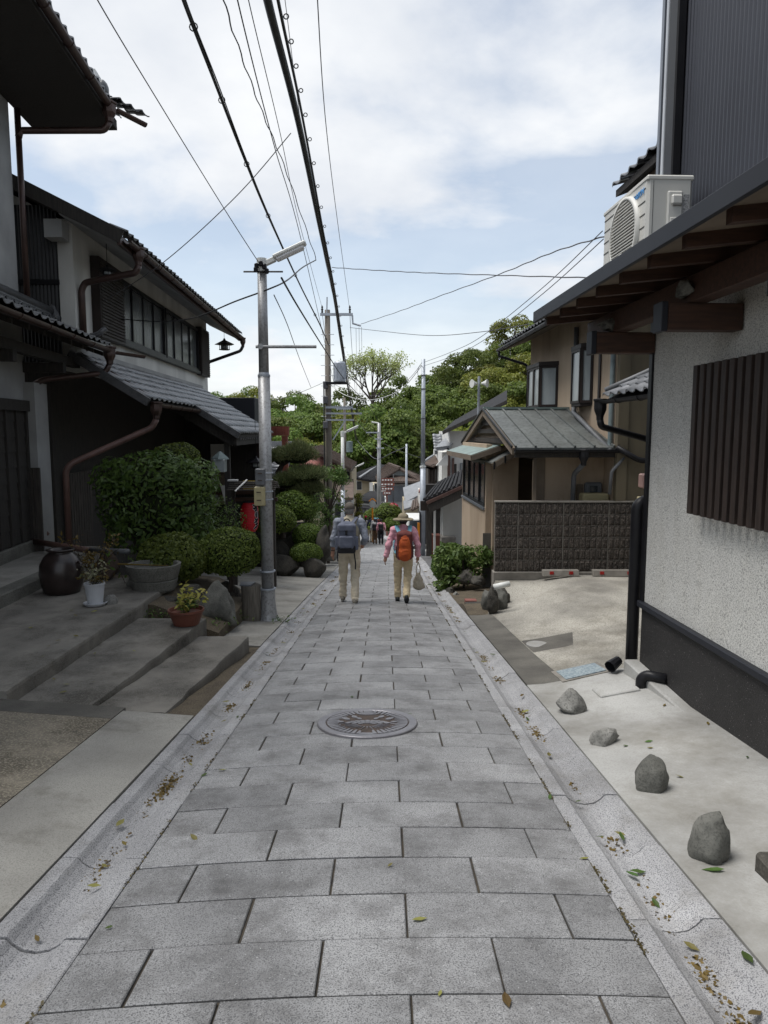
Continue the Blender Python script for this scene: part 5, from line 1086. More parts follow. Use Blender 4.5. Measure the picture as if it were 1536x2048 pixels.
# ---------------------------------------------------------------- rock garden with pine and clipped azaleas
for (px_, py_, Y, r, lab, n, s_) in ((590, 1012, 18.6, (.62, .55, .44), 'large dark clipped bush at the back of the rock garden', 5000, .045), (548, 1040, 17.6, (.56, .5, .40), 'clipped bush left in the rock garden behind the lamp post', 4500, .042),
    (615, 1072, 18.0, (.40, .4, .33), 'clipped round bush on the right of the rock garden', 4200, .036), (612, 1106, 17.4, (.42, .38, .26), 'lowest clipped bush in the rock garden above the rocks', 4200, .036)):
    p = at(px_, py_, Y); round_bush((p.x, Y, p.z-r[2]*.92), r, lab, n, s_)
for i, (px_, py_, Y, sz, mt, lab) in enumerate(((572, 1128, 17.3, (.85, .6, .8), 'rock_dark', 'dark rock left at the foot of the rock garden'), (626, 1128, 17.2, (.75, .6, .72), 'rock_dark', 'dark rock right at the foot of the rock garden'), (645, 1085, 17.8, (.5, .6, 1.1), 'rock_dark', 'tall dark rock at the street corner of the rock garden'), (600, 1085, 18.4, (1.2, .7, 1.0), 'rock_dark', 'broad dark rock behind the low bush of the rock garden'), (545, 1100, 17.8, (1.0, .6, 1.0), 'rock_dark', 'dark rock mass behind the lamp post'), (660, 1100, 21.5, (.65, .6, .85), 'rock_grey', 'pale square rock beyond the rock garden by the kerb'))):
    p = at(px_, py_, Y); o = link('garden_rock', rock_mesh(sz, 60+i, .22, .8, (0, 0), mt)); o.location = (p.x, Y, p.z-.05); tag(o, lab, 'rock', 'rocks of the rock garden')
pn = at(565, 1080, 19.2); t_ = thing('garden_pine', (pn.x, 19.2, zs(19.2)+.3), 'cloud pruned garden pine with layered needle pads', 'pine tree')
tr = [(565, 1090), (558, 1030), (566, 985), (556, 945), (572, 915), (598, 900)]
m_ = MB(); m_.tube([at(x, y, 19.2) for x, y in tr], [.12, .1, .09, .08, .06, .04], 9); m_.build('trunk', 'bark', t_, sm=True)
for k, (px_, py_, rx, rz_, Y) in enumerate(((596, 912, .50, .30, 19.0), (562, 918, .32, .24, 19.3), (615, 952, .52, .24, 18.8), (576, 965, .36, .2, 18.9), (622, 980, .36, .17, 18.7), (570, 992, .40, .2, 19.4))):
    c = at(px_, py_, Y); n = 2600; pos, dr = ell_pts(n, (rx, rx*.85, rz_*1.15), .55, -.35); n = len(pos); pos = pos*(1+.22*vnoise(pos*2+k, 2.2))[:, None]
    dd = dr*.8+rng.normal(size=(n, 3))*.45+np.array([0, 0, .75]); dd /= np.linalg.norm(dd, axis=1)[:, None]; bb_ = np.cross(dd, rng.normal(size=(n, 3))); bb_ /= np.linalg.norm(bb_, axis=1)[:, None]; ln_n = (.09+.09*rng.random(n))[:, None]
    V = np.stack([pos-bb_*.009, pos+bb_*.009, pos+dd*ln_n], 1).reshape(-1, 3); F = np.arange(3*n).reshape(n, 3)
    o = link('needle_pad', npmesh('n', V+np.array(c-worg(t_)), F, 'needle'), t_); o['kind'] = 'stuff'
    Vc, Fc = sphere_pts(16, 9); Vc = Vc*np.array([rx*.72, rx*.6, rz_*.7])*(1+.2*vnoise(Vc+k, 2))[:, None]; o = link('shade_core', npmesh('c', Vc, Fc, 'leaf_core', True), t_); o.location = c-worg(t_)  # added dark core shading the inside of each needle pad
    m_ = MB(); m_.tube([at(560, min(1000, py_+22), 19.2), (at(560, py_+10, 19.2)+c)/2+Vector((0, 0, -.08)), c+Vector((0, 0, -.03))], [.045, .035, .02], 6); m_.build('branch', 'bark', t_)
# loose maple behind the pine and shrubs by the wall
def loose_tree(name, loc, h, r, label, mt, n, size, cat='tree', seed=1, clumps=16, trunk_r=.06):
    rr = np.random.default_rng(seed); t_ = thing(name, loc, label, cat); x, y, z = loc; P_t = []; N_t = []
    m_ = MB(); m_.tube([(x, y, z-.2), (x+.05, y, z+h*.4), (x, y, z+h*.85)], [trunk_r, trunk_r*.7, trunk_r*.3], 8); m_.build('trunk', 'bark', t_)
    for k in range(clumps):
        a = rr.uniform(0, 2*math.pi); q = rr.uniform(.1, 1)**.6; c = np.array([r[0]*.75*q*math.cos(a), r[1]*.75*q*math.sin(a), h*.62+r[2]*rr.uniform(-.85, .85)]); s_ = rr.uniform(.28, .5)*min(r)
        d = rr.normal(size=(n//clumps, 3)); d /= np.linalg.norm(d, axis=1)[:, None]; P_t.append(c+d*s_*rr.random((len(d), 1))**.4*np.array([1.15, 1.15, .7])); N_t.append(d+np.array([0, 0, .5]))
        m_ = MB(); m_.tube([(x, y, z+h*.45), Vector((x, y, z))+Vector(c)], [trunk_r*.4, .012], 5); m_.build('limb', 'bark', t_)
    P_t = np.concatenate(P_t); N_t = np.concatenate(N_t); V, F = leaf_cloud(P_t, N_t, np.full(len(P_t), size), mt, 1); o = link('crown', npmesh('crown', V, F, mt), t_); o['kind'] = 'stuff'; return t_
p = at(655, 980, 22.5); loose_tree('maple_tree', (p.x, 22.5, zs(22.5)), 3.3, (.75, .7, 1.1), 'small yellow green maple leaning over the kerb beyond the pine', 'leaf_maple', 3200, .085, seed=4, clumps=22)
p = at(630, 1050, 21.0); loose_tree('leafy_shrub', (p.x-.2, 21.0, zs(21)+.2), 1.9, (.55, .5, .75), 'pale leafed shrub below the maple tree', 'leaf_maple', 1800, .075, 'shrub', 5)
# right side: round bush, fern-like shrub, rubble bank
p = at(903, 1055, 16.2); round_bush((p.x, 16.2, zs(16.2)-.1), (.44, .5, .52), 'dark oval clipped bush against the tan house', 6000, .045, 'leaf_dark')
p = at(925, 1110, 14.6); t_ = loose_tree('spreading_shrub', (p.x, 14.6, zs(14.6)-.15), .95, (.66, .55, .46), 'spreading green shrub with feathery leaves by the block wall', 'leaf_maple', 3600, .10, 'shrub', 8, clumps=20, trunk_r=.03)
for i, (px_, py_, Y, sz) in enumerate(((898, 1158, 14.6, (.36, .4, .42)), (935, 1156, 14.2, (.42, .4, .36)), (900, 1182, 14.0, (.22, .25, .2)), (912, 1190, 13.6, (.18, .22, .16)), (957, 1163, 13.9, (.32, .3, .28)))):
    p = at(px_, py_, Y); o = link('bank_rock', rock_mesh(sz, 80+i, .3, .8, (0, 0), 'rock_dark' if i != 3 else 'rock_grey')); o.location = (p.x, Y, p.z); tag(o, ('dark craggy rock under the left of the feathery shrub', 'dark craggy rock under the middle of the feathery shrub', 'small dark rock on the soil verge by the shrub', 'small pale rock at the gutter end of the verge', 'dark rock between shrub and block wall')[i], 'rock', 'rocks under the feathery shrub')

# mossy stone wall behind the rock garden
gw = thing('garden_wall', (-3.6, 20.9, zs(20.9)), 'dark mossy stone wall behind the rock garden', 'wall')
m_ = MB(); m_.box((-6.5, 20.75, zs(21)-.2), (-2.15, 21.0, zs(21)+1.35)); m_.build('core', 'rock_dark', gw)
gwm = [rock_mesh((.36, .22, .26), 120+i, .16, .95, (0, 0), 'rock_dark', 14, 9) for i in range(5)]
for r_ in range(6):
    for c_ in range(13):
        o = link('stone', gwm[prand.randrange(5)], gw, Matrix.Translation((-6.3+.33*c_+.16*(r_ % 2), 20.72, zs(21)+.1+.225*r_)) @ Matrix.Rotation(prand.uniform(-.3, .3), 4, 'Y'))
# ================================================================ LAMP POSTS, UTILITY POLES
def lamp_head(t_, p, s=1.0, ang=.42, az=.0):
    """flat street lantern on the pole top p: collar, neck, housing and diffuser, pointing right and up"""
    x, y, z = p; d = Vector((math.cos(ang)*math.cos(az), math.sin(az)*.4, math.sin(ang))).normalized()
    m_ = MB(); m_.lathe([(.072*s, -.02), (.075*s, .0), (.075*s, .19*s), (.001, .2*s)], p, 18); m_.build('collar', 'white_metal', t_)
    q = Vector(p)+Vector((.05*s, 0, .12*s)); m_ = MB(); m_.beam(q, q+d*.16*s, .09*s, .07*s); m_.build('neck', 'white_metal', t_, bev=.008)
    a = q+d*.13*s; b = a+d*.52*s; m_ = MB(); up = Vector((0, 0, 1)); m_.beam(a+up*.03*s, b+up*.03*s, .17*s, .055*s); hd = m_.build('housing', 'white_metal', t_, bev=.015)
    m_ = MB(); m_.beam(a+d*.04-up*.02*s, b-d*.03-up*.02*s, .14*s, .06*s); m_.build('diffuser', 'diffuser', hd, bev=.02)
lp = at(537, 1240, 10.1); lp = Vector((lp.x, 10.1, zs(10.1)+.01)); t_ = thing('lamp_post', tuple(lp), 'grey steel street lamp post with flared base nearest the camera', 'lamp post', 'street lamps')
x, y, z = lp
m_ = MB(); m_.lathe([(.165, -.02), (.165, .012), (.15, .02), (.128, .09), (.112, .2), (.104, .33), (.102, .46), (.001, .46)], tuple(lp), 28); m_.build('flared_base', 'steel', t_, sm=False)
for zz_ in (.46, .72):
    m_ = MB(); m_.lathe([(.095, -.012), (.113, -.01), (.116, 0), (.113, .012), (.095, .014)], (x, y, z+zz_), 28); m_.build('band', 'galvanised', t_)
m_ = MB(); m_.tube([(x, y, z+.46), (x, y, z+3.52)], [.09, .083], 22); m_.build('lower_tube', 'steel', t_, sm=True)
m_ = MB(); m_.tube([(x, y, z+3.52), (x, y, z+4.93)], [.071, .064], 22); m_.build('upper_tube', 'steel', t_, sm=True)
m_ = MB(); m_.lathe([(.07, .0), (.088, .0), (.088, -.03), (.072, .03)], (x, y, z+3.52), 22); m_.build('joint_ring', 'galvanised', t_)
lamp_head(t_, (x, y, z+4.92), .95)
zb = at(537, 695, 10.1).z; m_ = MB(); m_.tube([(x-.09, y-.09, zb), (x+.75, y-.09, zb)], .022, 10); m_.build('sign_arm', 'steel', t_); m_ = MB(); m_.tube([(x-.02, y-.14, zb), (x-.02, y-.05, zb)], .04, 10); m_.build('arm_clamp', 'steel', t_)
zc = at(537, 546, 10.1).z; m_ = MB(); m_.tube([(x-.24, y-.08, zc), (x+.3, y-.08, zc)], .012, 6); m_.build('wire_bar', 'black_metal', t_)
for k, (dx_, dz_) in enumerate(((-.07, .02), (.08, 0), (.05, .06), (-.06, .07), (0, .1))):
    m_ = MB(); m_.lathe([(.02, -.03), (.03, -.02), (.03, .03), (.02, .04)], (x+dx_, y-.09, zc+dz_), 8); m_.build('insulator', 'black_metal', t_)
for (py0, py1, px0, px1, mt, nm, lab) in ((937, 970, 512, 531, 'pipe_grey', 'lamp_ballast', 'rusty grey ballast box'), (973, 1011, 510, 531, 'beige_plastic', 'switch_box', 'beige switch box')):
    a_ = at(px0, py1, 10.02); b_ = at(px1, py0, 10.02); m_ = MB(); m_.box((a_.x, 9.95, a_.z), (b_.x, 10.1, b_.z)); bx2 = m_.build(nm, mt, t_, bev=.012); bx2['label'] = lab
    for q in (.3, .72):
        m_ = MB(); zz_ = a_.z+(b_.z-a_.z)*q; m_.lathe([(.1, -.008), (.104, 0), (.1, .008)], (x, y, zz_), 20); m_.build('strap', 'galvanised', bx2)
        m_ = MB(); m_.box((a_.x+.04, 9.938, zz_-.006), (a_.x+.10, 9.949, zz_+.006)); m_.build('latch', 'iron_rust', bx2)
def slim_lamp(px_, ytop, Y, label, s=1.0, name='slim_lamp_post'):
    p = at(px_, ytop, Y); zb_ = zs(Y); t_ = thing(name, (p.x, Y, zb_), label, 'lamp post', 'street lamps')
    m_ = MB(); m_.tube([(p.x, Y, zb_-.05), (p.x, Y, zb_+(p.z-zb_)*.55)], [.085*s, .08*s], 14); m_.build('lower_tube', 'galvanised', t_, sm=True)
    m_ = MB(); m_.tube([(p.x, Y, zb_+(p.z-zb_)*.55), (p.x, Y, p.z)], [.065*s, .06*s], 14); m_.build('upper_tube', 'white_metal', t_, sm=True)
    lamp_head(t_, (p.x, Y, p.z), s*.95)
slim_lamp(685, 872, 27, 'slim pale street lamp post behind the man in the cap')
slim_lamp(709, 938, 43, 'short pale street lamp in front of the far cream house', .95)
# tall plain steel pole on the right with orange marker
pb = Vector((1.47, 26.8, zs(26.8))); pt = at(846, 718, 26.8); t_ = thing('steel_pole', tuple(pb), 'tall pale steel pole with orange marker behind the woman', 'pole')
m_ = MB(); m_.tube([tuple(pb), (pb.x, pb.y, pb.z+3.4)], [.115, .10], 16); m_.build('lower_tube', 'galvanised', t_, sm=True)
m_ = MB(); m_.tube([(pb.x, pb.y, pb.z+3.4), (pb.x, pb.y, pt.z)], [.085, .065], 16); m_.build('upper_tube', 'galvanised', t_, sm=True)
m_ = MB(); m_.lathe([(.1, -.03), (.118, -.03), (.118, .03), (.09, .03)], (pb.x, pb.y, pb.z+3.4), 16); m_.build('joint_ring', 'white_metal', t_)
m_ = MB(); a_ = at(837, 1046, 26.6); m_.box((a_.x-.04, 26.6, a_.z-.85), (a_.x+.05, 26.68, a_.z)); m_.build('orange_marker', 'orange_paint', t_)
m_ = MB(); m_.box((pb.x-.125, 26.62, pb.z+.25), (pb.x-.10, 26.9, pb.z+1.7)); m_.build('strap_plate', 'cable', t_)
for zz_ in (-.6, -1.1, -2.2):
    m_ = MB(); m_.lathe([(.07, -.02), (.09, -.02), (.09, .02), (.07, .02)], (pb.x, pb.y, pt.z+zz_), 12); m_.build('band', 'wire_grey', t_)
m_ = MB(); m_.tube([(pb.x-.1+.12*math.cos(a), pb.y-.1, pt.z-.5+.25*math.sin(a)) for a in [k*2*math.pi/16 for k in range(15)]], .008, 4); m_.build('cable_coil', 'cable', t_)
# big concrete utility pole
UP = at(658, 990, 30); ub = zs(30); ut = at(658, 620, 30).z; up_ = thing('utility_pole', (UP.x, 30, ub), 'large brown concrete utility pole with transformer and crossarms', 'utility pole')
X = UP.x
m_ = MB(); m_.tube([(X, 30, ub-.2), (X, 30, ut)], [.165, .11], 18); m_.build('shaft', 'pole_concrete', up_, sm=True)
m_ = MB(); m_.tube([(X-.02, 29.9, ut-.2), (X-.0, 29.9, ut+.5)], .03, 6); m_.build('top_spike', 'galvanised', up_)
def crossarm(t_, px0, px1, py_, Y, w_=.09, mt='galvanised', ins=()):
    a_ = at(px0, py_, Y); b_ = at(px1, py_, Y); m_ = MB(); m_.beam((a_.x, Y-.14, a_.z), (b_.x, Y-.14, a_.z), w_, w_); ca = m_.build('crossarm', mt, t_)
    for q in ins:
        c = at(q, py_, Y); m_ = MB(); m_.lathe([(.02, 0), (.05, .05), (.03, .1), (.055, .15), (.03, .2), (.045, .25), (.01, .32)], (c.x, Y-.14, c.z+.045), 10); m_.build('insulator', 'cable', ca)
    return ca
ca = crossarm(up_, 641, 706, 630, 30, .1, ins=(645, 673, 700))
a_ = at(705, 632, 30); b_ = at(706, 648, 30); c_ = at(722, 650, 30); m_ = MB(); m_.tube([(a_.x, 29.86, a_.z), (b_.x, 29.86, b_.z), (c_.x, 29.86, c_.z-.05)], .045, 6); m_.build('drop_arm', 'galvanised', ca)
crossarm(up_, 652, 706, 815, 30); crossarm(up_, 652, 724, 827, 30, .07, ins=()); crossarm(up_, 652, 708, 840, 30, .07)
m_ = MB(); m_.beam(tuple(at(690, 842, 29.8)), tuple(at(666, 880, 29.8)), .05, .05); m_.build('brace', 'galvanised', up_)
tc_ = at(679, 743, 29.7); m_ = MB(); m_.lathe([(.001, -.42), (.24, -.42), (.25, -.38), (.25, .34), (.2, .40), (.001, .42)], (tc_.x, 29.7, tc_.z), 18); tr_ = m_.build('transformer', 'galvanised', up_)
for k in range(10):
    a = k*2*math.pi/10; m_ = MB(); m_.box((tc_.x+.25*math.cos(a)-.012, 29.7+.25*math.sin(a)-.012, tc_.z-.33), (tc_.x+.27*math.cos(a)+.012, 29.7+.27*math.sin(a)+.012, tc_.z+.28)); m_.build('fin', 'galvanised', tr_)
m_ = MB(); m_.box((X-.05, 29.55, tc_.z-.52), (tc_.x+.3, 29.85, tc_.z-.43)); m_.build('transformer_shelf', 'black_metal', up_)
for k in range(9):
    zz_ = ut-1.0-.42*k; m_ = MB(); m_.tube([(X-.28, 29.9, zz_), (X+.28, 29.9, zz_)], .012, 4); m_.build('step_bolt', 'galvanised', up_)
m_ = MB(); m_.tube([(X-.17, 29.8, ub+1), (X-.16, 29.82, ut-3.2)], .03, 5); m_.build('conduit', 'cable', up_)
for k, py_ in enumerate((770, 800, 850)):
    c = at(652, py_, 29.8); m_ = MB(); m_.box((c.x-.12, 29.7, c.z-.15), (c.x+.08, 29.95, c.z+.15)); m_.build('junction_box', 'wire_grey', up_, bev=.02)
def far_pole(px_, ytop, Y, r, label, arms=(), mt='galvanised', box=None, group=None, name='utility_pole'):
    p = at(px_, ytop, Y); zb_ = min(zs(Y), p.z-2); t_ = thing(name, (p.x, Y, zb_), label, 'utility pole', group)
    m_ = MB(); m_.tube([(p.x, Y, zb_-.2), (p.x, Y, p.z)], [r, r*.65], 10); m_.build('shaft', mt, t_, sm=True)
    for (x0, x1, py_) in arms: crossarm(t_, x0, x1, py_, Y, .08)
    if box:
        c = at(box[0], box[1], Y-.3); m_ = MB(); m_.lathe([(.001, -.45), (.26, -.45), (.26, .4), (.001, .45)], (c.x, Y-.3, c.z), 12); m_.build('transformer', 'pipe_blue', t_)
    return t_
far_pole(689, 795, 58, .16, 'second utility pole down the street with blue transformer', ((672, 712, 818), (678, 722, 828), (670, 705, 957), (686, 715, 962)), 'pole_concrete', (699, 893))
t5 = far_pole(758, 846, 47, .17, 'pale street pole with a bent lamp arm in front of the far house', ((732, 758, 865), (750, 765, 878), (752, 768, 896)), 'steel')
a_ = at(757, 846, 47); b_ = at(743, 844, 47); m_ = MB(); m_.tube([tuple(a_), tuple(b_)], .05, 6); m_.build('lamp_arm', 'white_metal', t5)
far_pole(813, 888, 50, .11, 'thin pale pole standing before the silver roofs', (), 'galvanised')
far_pole(787, 948, 55, .06, 'thin dark pole in front of the far brown house', (), 'cable')
# loudspeaker pole by the tan house
p = at(958, 760, 19.5); t_ = thing('loudspeaker_pole', (p.x, 19.5, zs(19.5)), 'white horn loudspeakers on a thin pole beyond the tan house', 'loudspeaker')
m_ = MB(); m_.tube([(p.x, 19.5, zs(19.5)), (p.x, 19.5, p.z+.1)], .035, 8); m_.build('pole', 'galvanised', t_)
for sx_, yy in ((-1, 0), (1, -.1)):
    m_ = MB(); c = Vector((p.x+sx_*.06, 19.5+yy, p.z-.1)); d = Vector((sx_, -.5, 0)).normalized(); m_.tube([c, c+d*.08, c+d*.16], [.03, .06, .115], 14); m_.build('horn', 'white_metal', t_)
# road mirror and brown guide signs far down the street
p = at(745, 1008, 40); t_ = thing('road_mirror', (p.x, 40, zs(40)), 'round road mirror with orange hood on an orange post', 'road mirror')
m_ = MB(); m_.tube([(p.x, 40, zs(40)), (p.x, 40, p.z-.1)], .045, 8); m_.build('post', 'orange_paint', t_)
m_ = MB(); n = 20
for yy, r in ((39.9, .001), (39.9, .19), (39.94, .2)): m_.v += [(p.x+r*math.cos(2*math.pi*k/n), yy, p.z+r*math.sin(2*math.pi*k/n)) for k in range(n)]
m_.f = [(i*n+k, i*n+(k+1) % n, (i+1)*n+(k+1) % n, (i+1)*n+k) for i in range(2) for k in range(n)]; m_.build('mirror_face', 'pale_glass', t_)
for s_ in (-1, 1):
    m_ = MB(); m_.beam((p.x+s_*.02, 39.92, p.z+.32), (p.x+s_*.2, 39.92, p.z+.16), .05, .06); m_.build('hood', 'orange_paint', t_)
p = at(774, 972, 52); t_ = thing('guide_sign', (p.x, 52, zs(52)), 'stacked brown guide boards with white lettering on a post', 'sign')
m_ = MB(); m_.tube([(p.x, 52, zs(52)), (p.x, 52, p.z+.6)], .05, 8); m_.build('post', 'red_steel', t_)
for k in range(4):
    m_ = MB(); zz_ = p.z+.45-.32*k; w_ = (.5, .55, .5, .3)[k]; m_.box((p.x-w_, 51.9, zz_-.12), (p.x+w_, 51.95, zz_+.12)); bd = m_.build('board', 'red_steel', t_)
    for j in range(4):
        m_ = MB(); xx = p.x-w_*.75+w_*.42*j; m_.box((xx, 51.885, zz_-.05), (xx+w_*.25, 51.898, zz_+.05)); m_.build('lettering', 'white_paint', bd)
# ================================================================ OVERHEAD CABLES
def cable(pts, r, label, mt='cable', sag=.0, wav=0, rings=None, group=None, name='overhead_cable', seg=14):
    """pts: (px, py, Y) control points"""
    P = [at(*q) for q in pts]; out = []
    for i in range(len(P)-1):
        p0 = P[max(i-1, 0)]; p1 = P[i]; p2 = P[i+1]; p3 = P[min(i+2, len(P)-1)]
        for k in range(seg):
            t = k/seg; a = .5*((2*p1)+(p2-p0)*t+(2*p0-5*p1+4*p2-p3)*t*t+(-p0+3*p1-3*p2+p3)*t**3); out.append(a-Vector((0, 0, sag*4*t*(1-t))))
    out.append(P[-1])
    if wav: out = [p+Vector((wav*math.sin(i*1.3), 0, wav*math.cos(i*1.3))) for i, p in enumerate(out)]
    base = tuple(out[0]); t_ = thing(name, base, label, 'cable', group); m_ = MB(); m_.tube(out, r, 6); m_.build('line', mt, t_, sm=True)
    if rings:
        n_, rr, off = rings; L_ = len(out)-1
        for k in range(n_):
            u = (k+.5)/n_; p = out[int(u*L_)]+(out[min(L_, int(u*L_)+1)]-out[int(u*L_)])*(u*L_-int(u*L_)); c = p+Vector(off); m2 = MB(); m2.tube([(c.x+rr*math.cos(a), c.y, c.z+rr*math.sin(a)) for a in [j*2*math.pi/10 for j in range(11)]], .007, 4, caps=False); m2.build('hanger_ring', mt, t_)
    return t_
G = 'cables over the street'
cable([(500, -180, 5.8), (535, 0, 7.6), (598, 250, 10.9), (640, 455, 15.5), (668, 590, 22), (683, 690, 29.7), (700, 800, 42), (712, 880, 57)], .046, 'thickest black bundled cable running down the middle of the sky', group=G)
cable([(520, -200, 5.8), (556, 0, 7.6), (606, 240, 10.9), (645, 455, 15.5), (671, 590, 22), (686, 690, 29.7), (703, 800, 42), (714, 880, 57)], .018, 'black cable with hanger rings just right of the thickest bundle', rings=(34, .026, (.05, 0, 0)), group=G)
cable([(630, -160, 6), (635, 0, 8), (652, 250, 11.5), (676, 450, 17), (700, 624, 29.8)], .0065, 'thin straight wire farthest right over the street', 'wire_grey', group=G)
cable([(460, -200, 6), (497, 0, 8), (560, 265, 12), (600, 450, 17), (646, 622, 29.8)], .006, 'thin grey wire to the left crossarm end', 'wire_grey', group=G)
cable([(440, -200, 6), (475, 0, 8), (548, 290, 12), (600, 470, 17), (653, 700, 29.8)], .008, 'thin dark wire crossing the left of the sky to the utility pole', 'cable', group=G)
cable([(420, -180, 6), (447, 0, 8), (515, 200, 11), (575, 350, 14), (632, 518, 18)], .009, 'wavy twisted cable ending at the thick bundle', wav=.012, group=G)
cable([(545, -200, 6), (570, 0, 8), (610, 300, 12), (650, 520, 18), (674, 628, 29.8)], .004, 'faint thin wire close beside the ringed cable', 'wire_grey', group=G)
cable([(320, -150, 5.6), (367, 0, 7), (432, 170, 9), (490, 320, 11.5), (540, 440, 14.5), (600, 570, 20), (640, 650, 25), (657, 690, 29.8)], .02, 'black double cable with clamps left of the lamp head', rings=(8, .04, (0, 0, 0)), group=G)
cable([(332, -150, 5.6), (371, 0, 7), (437, 170, 9), (493, 320, 11.5), (542, 440, 14.5), (601, 570, 20), (641, 650, 25), (658, 692, 29.8)], .008, 'thin line strapped beside the black double cable', group=G)
cable([(120, -150, 5), (195, 0, 6), (330, 225, 7.8), (450, 420, 9.4), (522, 532, 10.1)], .006, 'long thin wire from the upper left to the lamp post top', 'wire_grey', group=G)
cable([(582, 266, 11.2), (470, 395, 11.5), (320, 530, 12.2), (190, 612, 13)], .007, 'thin cable slanting from the bundle down to the plaster house', 'wire_grey', group=G)
cable([(632, 520, 15.5), (605, 535, 13), (575, 560, 11), (538, 578, 10.0), (470, 603, 11), (390, 635, 12.5), (320, 643, 13.3), (242, 638, 13.8)], .011, 'sagging cable from the lamp post to the upper windows', group=G)
cable([(563, 556, 10.1), (600, 620, 13), (650, 700, 20), (690, 760, 30), (735, 810, 45), (760, 846, 47)], .016, 'black cable dropping from the lamp post behind the utility pole', group=G)
cable([(548, 590, 10.1), (575, 650, 14), (600, 720, 20), (622, 775, 30)], .008, 'thin wire dropping from the lamp post into the trees', 'wire_grey', group=G)
cable([(664, 535, 15.5), (760, 541, 14), (860, 546, 13), (1010, 551, 11), (1190, 556, 8)], .008, 'thin wavy wire crossing the sky to the right eave', 'wire_grey', wav=.004, group=G)
cable([(722, 648, 29.8), (800, 622, 25), (880, 592, 21), (1000, 548, 16), (1105, 505, 12.5), (1212, 472, 9.8)], .010, 'rising wire from the crossarm to the house behind the air conditioner', 'wire_grey', wav=.006, group=G)
cable([(700, 655, 29.8), (760, 662, 27), (860, 671, 23), (960, 664, 20), (1060, 648, 17.5)], .010, 'slack wire from the crossarm to the tan house eave', 'wire_grey', group=G)
cable([(847, 725, 26.8), (900, 705, 22), (960, 675, 18), (1080, 580, 13), (1205, 462, 9.9)], .007, 'upper of two parallel wires rising to the air conditioner', 'wire_grey', group=G)
cable([(847, 732, 26.8), (900, 714, 22), (965, 682, 18), (1085, 588, 13), (1207, 478, 9.9)], .007, 'lower of two parallel wires rising to the air conditioner', 'wire_grey', group=G)
cable([(656, 765, 29.8), (690, 790, 29), (740, 800, 28.5), (800, 780, 27.5), (846, 728, 26.8)], .014, 'pale sagging cable between the utility pole and the steel pole', 'white_metal', group=G)
cable([(656, 762, 29.8), (700, 782, 29), (760, 790, 28), (815, 760, 27.2), (846, 722, 26.8)], .008, 'grey sagging wire just above the pale cable', 'wire_grey', group=G)
cable([(654, 762, 29.8), (600, 785, 27), (540, 802, 25), (440, 805, 23)], .008, 'grey wire sagging left from the utility pole behind the lamp post', 'wire_grey', group=G)
for k, (px_, top_) in enumerate(((712, 656), (718, 655), (723, 654))):
    cable([(px_, top_, 29.8), (px_+1, 720, 36), (px_+2, 790, 46), (px_+4, 845, 58)], .007, ('left', 'middle', 'right')[k]+' of three thin grey wires dropping from the drop arm', 'wire_grey', group=G)
cable([(700, 632, 29.8), (704, 700, 36), (712, 800, 48), (716, 828, 58)], .010, 'grey wire running on from the crossarm to the second pole', 'wire_grey', group=G)
cable([(645, 632, 29.8), (660, 730, 36), (676, 800, 48), (680, 818, 58)], .009, 'grey wire running on from the left crossarm end', 'wire_grey', group=G)
cable([(714, 880, 57), (735, 905, 52), (755, 918, 47), (785, 905, 48), (813, 893, 50)], .02, 'pale line sagging to the thin pole before the silver roofs', 'wire_grey', group=G)
cable([(712, 842, 57), (740, 870, 52), (790, 898, 50), (850, 918, 44)], .015, 'far dark line crossing the forest below the steel pole top', 'cable', group=G)
# ================================================================ HOUSES DOWN THE STREET
def simple_roof(parent, mt, pts, th=.12, ribs=0, name='roof', rib_m=None):
    """roof slope: pts = eave a, eave b, ridge b, ridge a; ribs = tile ribs up the slope as geometry"""
    m_ = MB(); m_.prism(pts, (0, 0, -th)); rf = m_.build(name, mt, parent)
    a, b, c, d = [Vector(p) for p in pts]
    if ribs:
        m_ = MB(); up = (b-a).cross(d-a).normalized(); up = up if up.z > 0 else -up
        for k in range(ribs+1):
            t = k/ribs; p, q = a.lerp(b, t)+up*.02, d.lerp(c, t)+up*.02
            if (q-p).length > .05: m_.beam(p, q, .09, .07, tuple(up))
        m_.build('tile_ribs', rib_m or mt, rf)['kind'] = 'stuff'
    return rf
def wbox(name, mt, parent, a, b):
    m_ = MB(); m_.box(tuple(min(p, q) for p, q in zip(a, b)), tuple(max(p, q) for p, q in zip(a, b))); return m_.build(name, mt, parent)
def fwin(parent, px0, py0, px1, py1, Y, fm='sash_brown', gm='dark_glass', n=2):
    """window facing the camera, frame and panes"""
    a = at(px0, py1, Y); b = at(px1, py0, Y); m_ = MB(); f = max(.03, (b.x-a.x)*.06)
    m_.box((a.x, Y-.06, a.z), (b.x, Y, a.z+f)); m_.box((a.x, Y-.06, b.z-f), (b.x, Y, b.z)); m_.box((a.x, Y-.06, a.z+f), (a.x+f, Y, b.z-f)); m_.box((b.x-f, Y-.06, a.z+f), (b.x, Y, b.z-f))
    wn = m_.build('window', fm, parent); w_ = (b.x-a.x-2*f)/n
    for k in range(n):
        m_ = MB(); m_.box((a.x+f+w_*k+.01, Y-.04, a.z+f), (a.x+f+w_*(k+1)-.01, Y-.03, b.z-f)); m_.build('pane', gm, wn)
    return wn
def hx(px_, Y): return at(px_, 1000, Y).x
def hz_(py_, Y): return at(768, py_, Y).z
